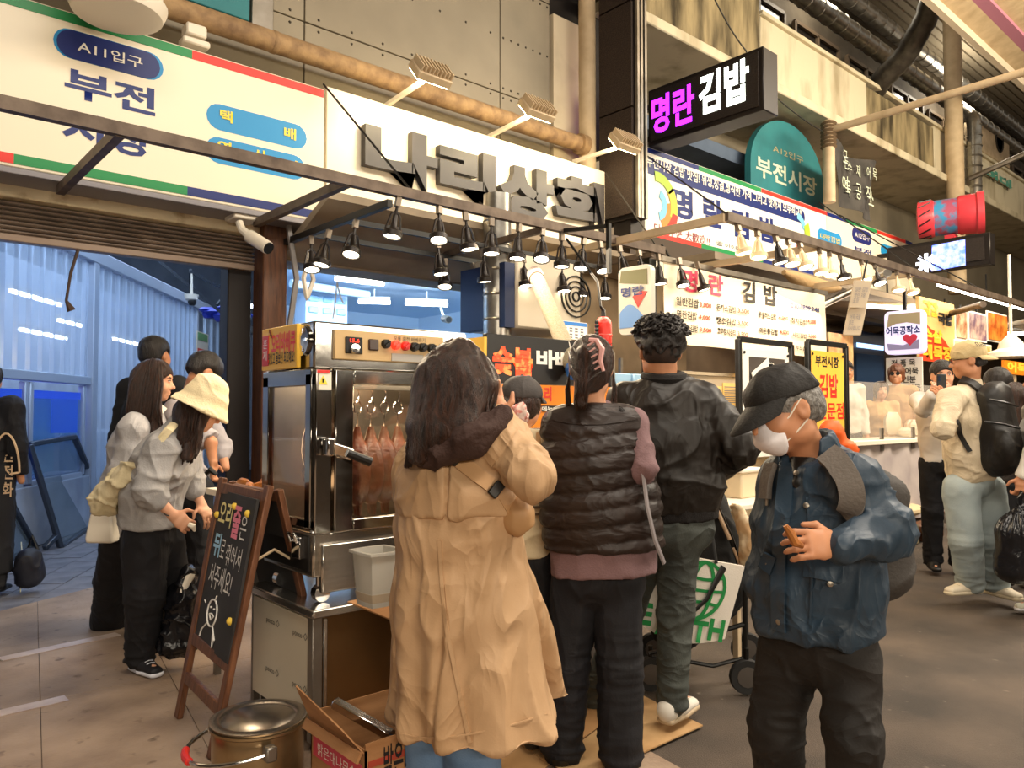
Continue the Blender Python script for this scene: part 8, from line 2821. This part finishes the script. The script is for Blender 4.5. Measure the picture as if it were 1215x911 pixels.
tops(J, M_grey2, lw, 'hoodie', infl=.045, hem=.1, h=.0095, upr=.078, cuffr=.05, disp=cloth(.008, 7, 5, zones=[(J['elR'], .12, .016, 13, (1, 1, 1.5))]))
MB().add([P(-.005, .045, -.125), P(-.012, .085, -.15), P(.03, .06, -.20), P(.035, .02, -.15)], [[0, 1, 2, 3]]).build('shirt_collar', M_white, lw)
pants(J, M_blackp, lw, th=.10, kn=.105, an=.11, h=.011, hipw=.165)
shoes(J, mat('shoe_beige', '#c9bda8', .6), lw, mat('sole_tan', '#b6a184'), which='RL')
S = Solid(.006)
S.ell(P(0, -.015, .032), A(.086, .105, .093), M, .01)
S.eseg(P(0, -.06, .0), q_(166, 506, 4.36), (.085, .07), (.085, .035), unit(F0 + RT * .3), .04)
S.eseg(P(.06, .01, .0), q_(184, 512, 4.31), (.035, .05), (.035, .018), unit(RT), .03)
S.ell(P(.02, .10, -.035), A(.085, .07, .085), M, .012, True)
put('hair', S.mesh(strands(.008, 42, 6, (1.2, 1.2, .18))), H_brown, lw)
pp = []
for k in range(60):
    x = rnd.uniform(150, 190)
    pp.append([PD(180 + (x - 170) * .6, 424 + abs(x - 172) * .35, 4.36), PD(x + 4, 455, 4.33), PD(x, 485, 4.30), PD(x + rnd.uniform(-5, 5), 508 + rnd.uniform(-10, 8), 4.31)])
locks(lw, H_brown, pp, .007, .0015)
face_parts(lw, M, P, 1.0, H_brown)
wb = thing('paper_bag', 'white carrier bag hanging behind the woman in the bucket hat', 'bag', tuple(q_(122, 640, 4.3)))
c0 = q_(122, 622, 4.3)
MB().rings([[c0 + RT * (sx * .075 * k) + F0 * (sy * .04 * k) + ZZ * z for sx, sy in ((-1, -1), (1, -1), (1, 1), (-1, 1))] for z, k in ((-.10, 1.0), (-.07, 1.05), (.05, .8), (.09, .65))]).build('bag_body', M_white, wb, bevel=.012, seg=2)
MB().tube([c0 + ZZ * .09 - RT * .03, c0 + ZZ * .2 + RT * .03, c0 + ZZ * .09 + RT * .04], .006, 6).build('handle', M_white, wb)

# ---- two shop men behind them
def figure(pos, f, H, label, top, legs, skin=SK2, hair=H_black, wom=False, h=.011, infl=.03, hairstyle='short', face=False, over=None, cuff=.045, upr=.066, bodyhands=None, shoe=None, topname='shirt', trousers=True, sleeve=.93, hs=None):
    J = stand(pos, f, H)
    J.update(over or {})
    r = P_thing(label, J)
    hs = hs or H / 1.7
    _, M, P = body(J, skin, r, h=min(h, .009), hs=hs, wom=wom, hands=bodyhands)
    tops(J, top, r, topname, infl=infl, hem=.12, h=h, cuffr=cuff, upr=upr, sleeve=sleeve)
    if trousers:
        pants(J, legs, r, h=h)
        shoes(J, shoe or M_black, r, M_wsole if shoe else None, h=h * .8)
    if hairstyle == 'short':
        hair_short(J, M, P, hs, hair, r, h=h * .7)
    elif hairstyle == 'long':
        S = Solid(h * .7)
        S.ell(P(0, -.015, .032), A(.088, .107, .095) * hs, M, .01)
        S.eseg(P(0, -.05, .0), P(0, -.085, -.24), (.085, .07), (.09, .03), M[:, 0], .04)
        S.ell(P(0, .11, -.04), A(.07, .075, .09) * hs, M, .012, True)
        put('hair', S.mesh(strands(.008, 42, 6, (1.2, 1.2, .18))), hair, r)
    elif hairstyle == 'bob':
        S = Solid(h * .6)
        S.ell(P(0, -.015, .035), A(.094, .11, .1) * hs, M, .01)
        S.ell(P(0, -.04, -.04), A(.09, .075, .07) * hs, M, .04)
        S.ell(P(0, .11, -.045), A(.062, .08, .09) * hs, M, .012, True)
        put('hair', S.mesh(strands(.010, 32, 6, (1.2, 1.2, .4))), hair, r)
    if face:
        face_parts(r, M, P, hs, hair)
    return r, J, M, P


pb = PD(178, 700, 5.0)
figure((pb[0], pb[1], 0), F0 * .95 + RT * .25, 1.86, 'tall man in a black shirt seen from behind in the blue hall', mat('shirt_black', '#141417', .8, bump=.15, bs=120), M_blackp, hs=1.0)
pb = PD(226, 700, 4.75)
fB = unit(RT * .75 + F0 * .65)
figure((pb[0], pb[1], 0), fB, 1.70, 'man in a pale shirt leaning over beyond the bucket hat', mat('shirt_pale', '#b9b2b4', .8, col2='#a7a2a6', vs=5), M_blackp, infl=.035, sleeve=.3, upr=.075, cuff=.06,
       over=dict(head=PD(243, 443, 4.75), nb=PD(226, 470, 4.76), chest=PD(214, 510, 4.78), waist=PD(210, 560, 4.8), shR=PD(210, 488, 4.62), shL=PD(238, 486, 4.92), elR=PD(250, 525, 4.56), wrR=PD(253, 548, 4.54),
                 elL=PD(262, 530, 4.98), wrL=PD(268, 555, 4.9), hf=unit(fB * .8 - ZZ * .55), up=unit(ZZ * .8 + fB * .5)),
       bodyhands=[dict(w=PD(253, 548, 4.54), d=unit(-ZZ), n=unit(RT), l=unit(F0), s=.95, curl=(.6, .8, .6), fore=PD(251, 536, 4.55))])
MB().tube([PD(243, 563, 4.5), PD(250, 557, 4.5), PD(257, 563, 4.5)], [.012, .02, .012], 8).solo('tongs_handle', M_black, 'black handled tool in the hand of the leaning man', 'tool')
# ---- person at the left edge, back to us
pb = PZ(-22, 708)
r, J, M, P = figure((pb[0], pb[1], 0), F0 * .98 - RT * .1, 1.72, 'person in a black long coat with a white back emblem at the left edge', M_blackp, M_blackp, infl=.045, upr=.08, hairstyle='long', topname='jacket')
S = Solid(.012)
S.loft([(J['pelvis'] - ZZ * .72, .20, .15), (J['pelvis'], .20, .15), (J['waist'], .19, .14)], J['side'], .04)
S.cut(J['pelvis'] - ZZ * .74, -ZZ)
cs = put('coat_skirt', S.mesh(cloth(.01, 6, 3, (1, 1, .4))), M_blackp, r)
jt_ = bvh([c for c in r.children if c.name.startswith('jacket')][0])
M_emb = mat('emblem_cream', '#e9c7a0', .7)
ring = [on_px(jt_, 7 + 16 * math.cos(t), 560 + 46 * math.sin(t)) for t in np.linspace(0, 2 * math.pi, 28)]
ring = [q for q in ring if q is not None]
if len(ring) > 4:
    MB().tube([q[0] + q[1] * .006 for q in ring], .008, 5).build('emblem_ring', M_emb, r)
q = on_px(jt_, 6, 560)
if q is not None:
    text('안\n전\n화', r, M_emb, q[0] + q[1] * .012 - RT * .03 - ZZ * .18, RT, ZZ, .09, .36, bold=.02)
dfb = thing('duffel_bag', 'dark duffel bag standing by the person in the long coat', 'bag', tuple(PZ(36, 700)))
c0 = PZ(37, 702)
S = Solid(.012)
S.eseg(c0 + ZZ * .12, c0 + ZZ * .26 - F0 * .05, (.085, .12), (.07, .09), RT, .04)
S.cut(c0 + ZZ * .01, -ZZ)
put('bag_body', S.mesh(cloth(.014, 9, 6)), mat('duffel_navy', '#191a24', .6, col2='#23242f', vs=4), dfb)
MB().tube([c0 + ZZ * .3 - RT * .04, c0 + ZZ * .42, c0 + ZZ * .28 + RT * .06], .01, 6).build('handle', M_black, dfb)
MB().tube([PZ(24, 706) + ZZ * .02, PZ(26, 700) + ZZ * .2, PZ(24, 694) + ZZ * .33], .012, 6, flat=.4).build('pale_strap', mat('strap_pale', '#c9c7b0', .7), dfb)
# ---- black refuse bag on the floor by the chalkboard
c0 = PZ(211, 796)
S = Solid(.009)
S.eseg(c0 + ZZ * .14, c0 + ZZ * .38 + RT * .03, (.07, .09), (.055, .05), RT, .05)
S.eseg(c0 + ZZ * .38 + RT * .03, c0 + ZZ * .52 + RT * .05, (.05, .04), (.03, .03), RT, .04)
S.cut(c0 + ZZ * .012, -ZZ)
gbag = thing('refuse_bag', 'shiny black plastic bag standing on the floor behind the chalkboard', 'bag', tuple(c0))
put('bag_body', S.mesh(cloth(.02, 13, 7, (1.3, 1.3, .6))), mat('plastic_black', '#131317', .22, bump=.3, bs=30), gbag)
MB().tube([c0 + ZZ * .46 + RT * .02 - F0 * .03, c0 + ZZ * .5 + RT * .07 - F0 * .03, c0 + ZZ * .42 + RT * .04 - F0 * .06], [.02, .026, .014], 6).build('white_flap', M_white, gbag)

# ---- short woman with a cap between trench coat and vest
pb = PD(618, 700, 3.16)
fC = unit(RT * .55 + F0 * .8)
r, J, M, P = figure((pb[0], pb[1], 0), fC, 1.50, 'short woman in a grey cap with a pink scrunchie and cream jacket', mat('jacket_cream', '#d9c8a6', .7, col2='#c8b48e', vs=5, bump=.1, bs=60), M_blackp, SK1, H_brown, True, h=.0085, infl=.045, hairstyle='none', upr=.08, topname='jacket')
J2 = J
cap_hat(J, M, P, .9, mat('cap_grey', '#45403e', .75, bump=.15, bs=120), r, brim=.07)
S = Solid(.006)
S.ell(P(0, -.02, .0), A(.082, .098, .09) * .92, M, .02)
S.ell(P(0, -.09, -.05), A(.05, .045, .06), M, .03)
S.ell(P(0, .11, -.045), A(.07, .08, .09), M, .012, True)
S.cut(P(0, 0, .03), M[:, 2])
put('hair', S.mesh(strands(.007, 40, 4, (1.1, 1.1, .25))), H_brown, r)
S = Solid(.006)
S.ell(P(.02, -.115, -.045), (.062, .035, .035), M, .02)
S.ell(P(.06, -.10, -.06), (.03, .025, .03), M, .02)
put('scrunchie', S.mesh(cloth(.014, 26, 4)), mat('scrunchie_pink', '#d98d82', .8, col2='#f0d8cc', vs=45, ramp=(.45, .55)), r)
jt_ = bvh([c for c in r.children if c.name.startswith('jacket')][0])
ribbon(jt_, [(637, 492), (641, 520), (640, 552)], .02, 'bag_strap', M_strap, r, .008, .004)
for y in (530, 600, 608):
    ribbon(jt_, [(618, y), (632, y + 2), (650, y + 1)], .01, 'seam_tape', mat('seam_brown', '#5a4634', .7), r, .004, .003)

# ================================================================== STROLLER WITH THE WHITE CLOTH BAG
D_ = 3.72
st_ = thing('stroller', 'black folding stroller loaded with bags behind the man in the black jacket', 'stroller', tuple(PZ(850, 806)))
M_stf = mat('stroller_frame', '#1a1917', .35, .4)
M_stc = mat('stroller_cloth', '#151413', .85, col2='#1f1d1b', vs=4, bump=.1, bs=120)
sp = lambda x, y, d=D_: PD(x, y, d)
tb2 = MB()
tb2.tube([sp(846, 590), sp(868, 640), sp(884, 690), sp(884, 780)], .013, 8)
tb2.tube([sp(846, 590, D_ + .4), sp(868, 640, D_ + .4), sp(884, 690, D_ + .4), sp(884, 780, D_ + .4)], .013, 8)
tb2.tube([sp(846, 590), sp(842, 586, D_ + .2), sp(846, 590, D_ + .4)], .015, 8)
tb2.tube([sp(770, 775), sp(884, 740)], .012, 8)
tb2.tube([sp(770, 775, D_ + .4), sp(884, 740, D_ + .4)], .012, 8)
tb2.tube([sp(800, 782), sp(846, 790), sp(884, 780)], .01, 8)
tb2.build('frame_tube', M_stf, st_)
MB().tube([sp(845, 592, D_ - .03), sp(866, 640, D_ - .03)], .010, 8).tube([sp(870, 650, D_ - .03), sp(886, 690, D_ - .03)], .007, 8).build('handle_tube', mat('stroller_tan', '#c3a688', .4, .3), st_)
S = Solid(.012)
S.eseg(sp(835, 600, D_ + .2), sp(846, 690, D_ + .2), (.13, .16), (.17, .19), RT, .04)
S.eseg(sp(846, 690, D_ + .2), sp(806, 730, D_ + .2), (.17, .19), (.15, .19), RT, .04)
put('seat_body', S.mesh(cloth(.012, 8, 4)), M_stc, st_)
for (x, y, d) in ((886, 792, D_ - .02), (886, 790, D_ + .42), (772, 792, D_ + .02), (776, 790, D_ + .42)):
    c = sp(x, y, d)
    c[2] = .085
    w_ = MB().lathe([(.05, -.016), (.08, -.018), (.085, -.008), (.085, .008), (.08, .018), (.05, .016)], c, 20, F0).build('wheel', mat('tyre_black', '#1c1b1a', .7), st_)
    MB().lathe([(.004, -.02), (.05, -.018), (.05, .018), (.004, .02)], c, 12, F0).build('hub', mat('hub_grey', '#57504a', .4, .4), w_)
    MB().cyl(c, A(c[0], c[1], .22), .012).build('wheel_fork', M_stf, w_)
S = Solid(.01)
S.eseg(sp(872, 600, D_ - .02), sp(892, 650, D_ - .05), (.012, .03), (.04, .06), RT, .03)
S.eseg(sp(892, 650, D_ - .05), sp(900, 672, D_ - .05), (.05, .06), (.05, .04), RT, .03)
bgb = thing('cloth_bundle', 'tan and cream cloth bundle hung on the stroller handle', 'bundle', tuple(sp(884, 665, D_ - .05)))
put('cloth', S.mesh(cloth(.016, 14, 4)), mat('bundle_tan', '#b9946a', .85, col2='#e3d2b2', vs=9, ramp=(.4, .6)), bgb)
eb = thing('cloth_bag', 'white cloth bag with green globe and EARTH lettering hanging on the stroller', 'bag', tuple(sp(830, 745, 3.5)))
TL_, TR_, BR_, BL_ = sp(764, 650, 3.47), sp(884, 672, 3.56), sp(860, 758, 3.52), sp(750, 734, 3.45)
eux, euz = unit(TR_ - TL_), unit(TL_ - BL_)
euz = unit(euz - eux * (euz @ eux))
ew, eh = np.linalg.norm(TR_ - TL_), np.linalg.norm(TL_ - BL_)
nrm_ = np.cross(eux, euz)


def ebag(u, v, b=1.0):
    p = (BL_ * (1 - u) + BR_ * u) * (1 - v) + (TL_ * (1 - u) + TR_ * u) * v
    drop = .09 * math.sin(math.pi * u) * (1 - v) * 0.6
    return p - euz * drop + nrm_ * (.035 * math.sin(math.pi * u) * math.sin(math.pi * (.15 + .7 * v)) * b)


M_ebag = mat('canvas_white', '#e6ddd0', .85, bump=.15, bs=160)
MB().sheet(lambda u, v: ebag(u, v), 20, 16, .03).build('bag_cloth', M_ebag, eb)
M_green = mat('print_green', '#1c8a43', .7)


def eb_at(u, v):
    return ebag(u, v) + nrm_ * .003


def eline(pts, w):
    ring = []
    for i, (u, v) in enumerate(pts):
        p = eb_at(u, v)
        q = eb_at(*pts[min(i + 1, len(pts) - 1)]) - eb_at(*pts[max(i - 1, 0)])
        s = np.cross(unit(q), nrm_)
        ring.append([p - s * w / 2, p + s * w / 2, p + s * w / 2 + nrm_ * .002, p - s * w / 2 + nrm_ * .002])
    return ring


gl = MB()
gc, gr_ = (.60, .64), .33
asp = ew / eh
for a, b in ((1, 1), (.45, 1)):
    gl.rings(eline([(gc[0] + gr_ * a * math.cos(t) / asp * 1.15, gc[1] + gr_ * b * math.sin(t)) for t in np.linspace(0, 2 * math.pi, 33)], .016), False)
gl.rings(eline([(gc[0] - gr_ / asp * 1.12 + i * gr_ / asp * 2.24 / 10, gc[1]) for i in range(11)], .014), False)
for sg in (-1, 1):
    gl.rings(eline([(gc[0] + gr_ / asp * 1.15 * .84 * t, gc[1] + sg * gr_ * (.54 - .14 * (1 - t * t))) for t in np.linspace(-1, 1, 11)], .014), False)
gl.build('globe_print', M_green, eb)
for ch, u in (('E', .02), ('A', .22), ('R', .42), ('T', .60), ('H', .78)):
    p = eb_at(u + .08, .10)
    text(ch, eb, M_green, p - eux * .035 - euz * .03 + nrm_ * .004, eux, euz, .075, .10, bold=.04)
MB().tube([eb_at(.7, .98), sp(846, 640, 3.52), sp(838, 610, 3.58)], .012, 6, flat=.3).tube([eb_at(.4, .98), sp(822, 640, 3.50), sp(830, 612, 3.58)], .012, 6, flat=.3).build('handle', M_stc, eb)
MB().tube([eb_at(.78, .95), eb_at(.66, .55) + nrm_ * .01, eb_at(.5, .3) + nrm_ * .012, eb_at(.4, .28) + nrm_ * .01], [.02, .012, .008, .006], 6, flat=.4).solo('loose_strap', M_black, 'black strap dangling over the white cloth bag', 'strap')

# ================================================================== PEOPLE AT THE RIGHT
# ---- young man with the cap and the backpack
fY = unit(-RT * .72 + F0 * .70)
J = stand(PZ(1160, 705), fY, 1.74)
J.update(head=PD(1148, 428, 5.4), nb=PD(1152, 458, 5.4), chest=PD(1148, 500, 5.38), waist=PD(1150, 535, 5.38), pelvis=PD(1154, 562, 5.4),
         shL=PD(1130, 474, 5.26), shR=PD(1172, 472, 5.5), elL=PD(1118, 508, 5.14), wrL=PD(1120, 478, 5.4), elR=PD(1160, 510, 5.7), wrR=PD(1130, 480, 5.75),
         hpL=PD(1140, 580, 5.34), hpR=PD(1172, 580, 5.45), knL=PD(1146, 640, 5.32), knR=PD(1180, 640, 5.40), anL=PD(1152, 692, 5.42), anR=PD(1180, 694, 5.50), hf=unit(-RT * .9 + F0 * .35 - ZZ * .08))
J['ftL'] = unit(-RT * .9 - F0 * .25)
J['ftR'] = unit(RT * .2 - F0 * .75)
ym = P_thing('young man in a beige cap, cream sweatshirt and pale jeans with a black backpack', J)
_, M, P = body(J, SK2, ym, h=.008, hs=1.06, hands=[dict(w=J['wrL'], d=unit(ZZ * .8 - RT * .3), n=F0, l=RT, s=.95, curl=(.6, .7, .5))])
tops(J, mat('sweat_cream', '#d3c2a6', .85, col2='#c4b294', vs=5, bump=.15, bs=140, fold=(6, .4)), ym, 'sweatshirt', infl=.05, hem=.05, h=.010, upr=.078, cuffr=.05, collar=.02,
     disp=cloth(.009, 7, 5, zones=[(J['elL'], .14, .016, 12, (1, 1, 1.4)), (J['pelvis'], .16, .014, 12, (1, 1, 1.6))]))
pants(J, mat('denim_pale', '#a3adac', .75, col2='#8b979a', vs=6, bump=.15, bs=160), ym, 'jeans', th=.11, kn=.10, an=.088, h=.011, hipw=.175)
shoes(J, mat('trainer_cream', '#d9ccb4', .6), ym, mat('sole_cream', '#cdbfa4', .6), s=1.12)
hair_short(J, M, P, 1.06, H_black, ym, vol=.004)
cap_hat(J, M, P, 1.06, mat('cap_beige', '#c9b285', .85, col2='#bba375', vs=9, bump=.2, bs=130), ym, back=True, brim=.06, low=.015)
q = P(.03, -.09, .06)
bs_ = unit(P(0, -1, 0) - P(0, 0, 0))
q = P(-.072, -.065, .075)
nn_ = unit(q - P(0, -.012, .045))
text('Shine', ym, M_ink, q + nn_ * .012 - unit(np.cross(ZZ, nn_)) * .045, unit(np.cross(ZZ, nn_)), unit(np.cross(nn_, np.cross(ZZ, nn_))), .09, .035, bold=.02)
gls = MB().tube([P(-.078, -.01, .012), P(-.066, .06, .012), P(-.05, .093, .01)], .003, 5)
for s_ in (-1, 1):
    gls.tube([P(s_ * .031 + .024 * math.cos(t), .098, .006 + .018 * math.sin(t)) for t in np.linspace(0, 2 * math.pi, 13)[:-1]], .0025, 5, closed=True)
gls.build('glasses', M_black, ym)
bp2 = thing('backpack', 'large black backpack on the young man in the beige cap', 'backpack', tuple(PD(1186, 560, 5.3)))
M_bp2 = mat('backpack_black', '#1a1816', .5, col2='#242120', vs=5, bump=.12, bs=100)
bkd = -fY
S = Solid(.010)
S.eseg(PD(1180, 470, 5.26), PD(1186, 540, 5.24), (.15, .10), (.17, .14), J['side'], .05)
S.ell(PD(1196, 528, 5.13), (.13, .07, .12), frame(bkd), .04)
put('pack_body', S.mesh(cloth(.008, 9, 3)), M_bp2, bp2)
for a, b in (((1174, 474), (1208, 482)), ((1168, 500), (1210, 508))):
    MB().tube([PD(a[0], a[1], 5.08), PD((a[0] + b[0]) / 2, a[1] + 3, 5.04), PD(b[0], b[1], 5.06)], .007, 6).build('zip', mat('zip_black', '#0e0d0c', .3), bp2)
tt = bvh([c for c in ym.children if c.name.startswith('sweatshirt')][0])
ribbon(tt, [(1142, 452), (1153, 456), (1163, 464), (1172, 474)], .06, 'shoulder_strap', M_bp2, bp2, .014, .01)
ribbon(tt, [(1134, 500), (1142, 520), (1151, 536)], .03, 'side_strap', M_bp2, bp2, .012, .006)
MB().tube([PD(1172, 458, 5.32), PD(1177, 452, 5.3), PD(1182, 460, 5.3)], .008, 6).build('grab_loop', M_bp2, bp2)
# ---- man taking a photograph, facing us
pm_ = PD(1123, 700, 6.5)
f_ = unit(-F0 * .9 - RT * .3)
fp, J, M, P = figure((pm_[0], pm_[1], 0), f_, 1.79, 'man facing the camera holding up a phone with both hands', mat('shirt_white', '#d9d2ca', .8), M_blackp, SK1, face=True, h=.010,
    over=dict(elL=PD(1136, 486, 6.3), wrL=PD(1128, 468, 6.1), elR=PD(1097, 486, 6.3), wrR=PD(1106, 468, 6.1)),
    bodyhands=[dict(w=PD(1128, 469, 6.1), d=unit(ZZ * .8 - RT * .4), n=F0, l=-RT, s=.9, curl=(.6, .7, .5)), dict(w=PD(1105, 469, 6.1), d=unit(ZZ * .8 + RT * .4), n=F0, l=RT, s=.9, curl=(.6, .7, .5))])
qq = PD(1117, 455, 6.02)
ph = thing('phone', 'dark phone held up by the man facing the camera', 'phone', tuple(qq))
MB().frame_box(qq, RT, F0, ZZ, (.075, .01, .15)).build('phone_body', M_black, ph, bevel=.004)
for k in range(2):
    MB().lathe([(.009, 0), (.009, .004)], qq - RT * .02 + ZZ * (.05 - .022 * k) - F0 * .005, 10, -F0).build('camera_lens', mat('lens_blue', '#26324a', .1), ph)
# ---- vendors behind the acrylic guard, on a duckboard
duck_ = MB().span((7.6, 3.93, 0), (12.2, 5.0, .2)).solo('duckboard', M_wood, 'low wooden platform behind the fish cake counter', 'platform')
for (x, d, H, f_, lb, topc, hs_, hr, sk) in (
        (1066, 9.55, 1.75, unit(-F0 * .8 - RT * .5), 'vendor with brown bobbed hair and dark glasses behind the acrylic guard', '#b98f5c', 'bob', mat('hair_auburn', '#5a3320', .4, col2='#7a4a2e', vs=25, bump=.4, bs=90), SK1),
        (1047, 9.3, 1.52, unit(-F0 * .9 - RT * .1), 'vendor in a tan apron seen through the acrylic guard', '#c9a06a', 'bob', H_brown, SK1),
        (1004, 8.75, 1.74, unit(-F0 * .9 + RT * .1), 'man half hidden behind the yellow poster stand', '#cfc8ba', 'short', H_black, SK2)):
    pv = PD(x, 600, d)
    v_, Jv, Mv, Pv = figure((pv[0], pv[1], .2), f_, H, lb, mat('vendor_top_' + topc[1:], topc, .8), M_blackp, sk, hr, hs_ == 'bob', h=.012, hairstyle=hs_, face=True)
    if x == 1066:
        g = MB()
        for s_ in (-1, 1):
            g.lathe([(.024, 0), (.024, .004)], Pv(s_ * .031, .099, .006), 12, Mv[:, 1])
        g.tube([Pv(-.078, -.01, .012), Pv(-.055, .095, .012), Pv(.055, .095, .012), Pv(.078, -.01, .012)], .0035, 5)
        g.build('glasses', M_black, v_)
pv = PD(817, 600, 7.35)
v_, Jv, Mv, Pv = figure((pv[0], pv[1], 0), unit(RT * .3 - F0), 1.74, 'vendor in a black cap behind the grey guard board', M_blackp, M_blackp, SK1, H_black, h=.012, face=True)
cap_hat(Jv, Mv, Pv, 1.02, mat('cap_black', '#1f1b19'), v_)
# ---- customers at the right edge
for (x, d, H, lb, topc, hr, f_) in ((1188, 6.5, 1.73, 'customer with black hair behind the young man, back to us', '#c8bda8', H_black, unit(F0 * .8 - RT * .3)),
                                (1208, 5.95, 1.58, 'customer with long dark brown hair at the right edge', '#2a2422', H_brown, unit(F0 * .9 + RT * .2))):
    pv = PD(x, 600, d)
    figure((pv[0], pv[1], 0), f_, H, lb, mat('customer_top_' + topc[1:], topc, .8), M_blackp, SK1, hr, True, h=.011, hairstyle='long')
pv = PD(1243, 600, 5.1)
wr_ = PD(1213, 566, 5.0)
r, J, M, P = figure((pv[0], pv[1], 0), unit(-RT * .9 + F0 * .2), 1.68, 'customer mostly beyond the right edge holding a black plastic bag', mat('sleeve_stripe', '#e5ded2', .8), mat('customer_jeans', '#2c2d33', .8), SK2, H_black, h=.011,
    over=dict(elL=PD(1232, 515, 4.98), wrL=wr_, shL=PD(1240, 470, 5.0)), shoe=mat('trainer_white', '#d8d8c8', .6),
    bodyhands=[dict(w=wr_, d=unit(-ZZ - RT * .12), n=unit(F0), l=-RT, s=1.0, curl=(.7, .9, .7), fore=PD(1218, 550, 5.0))])
pbg = thing('plastic_bag', 'full black plastic bag hanging from a hand at the right edge', 'bag', tuple(PD(1205, 690, 4.98)))
S = Solid(.009)
S.eseg(PD(1211, 603, 4.98), PD(1206, 632, 4.98), (.025, .025), (.11, .09), RT, .05)
S.eseg(PD(1206, 632, 4.98), PD(1206, 672, 4.98), (.12, .10), (.135, .11), RT, .05)


def bagd(V, N):
    t = np.clip((V[:, 2] - PD(1206, 655, 4.98)[2]) / .25, 0, 1)
    an = np.arctan2((V - PD(1208, 640, 4.98)) @ F0, (V - PD(1208, 640, 4.98)) @ RT)
    return t * .012 * np.sin(an * 13 + 2 * vnoise(V, 8, 3)) + (ridge(V, 9, 2) - .5) * .016


put('bag_body', S.mesh(bagd), mat('plastic_black', '#131317'), pbg)
MB().tube([PD(1210, 606, 4.98), PD(1208, 590, 4.96), PD(1212, 583, 4.95), PD(1216, 590, 4.98), PD(1213, 606, 4.98)], .012, 6, flat=.5).build('handle', mat('plastic_black', '#131317'), pbg)
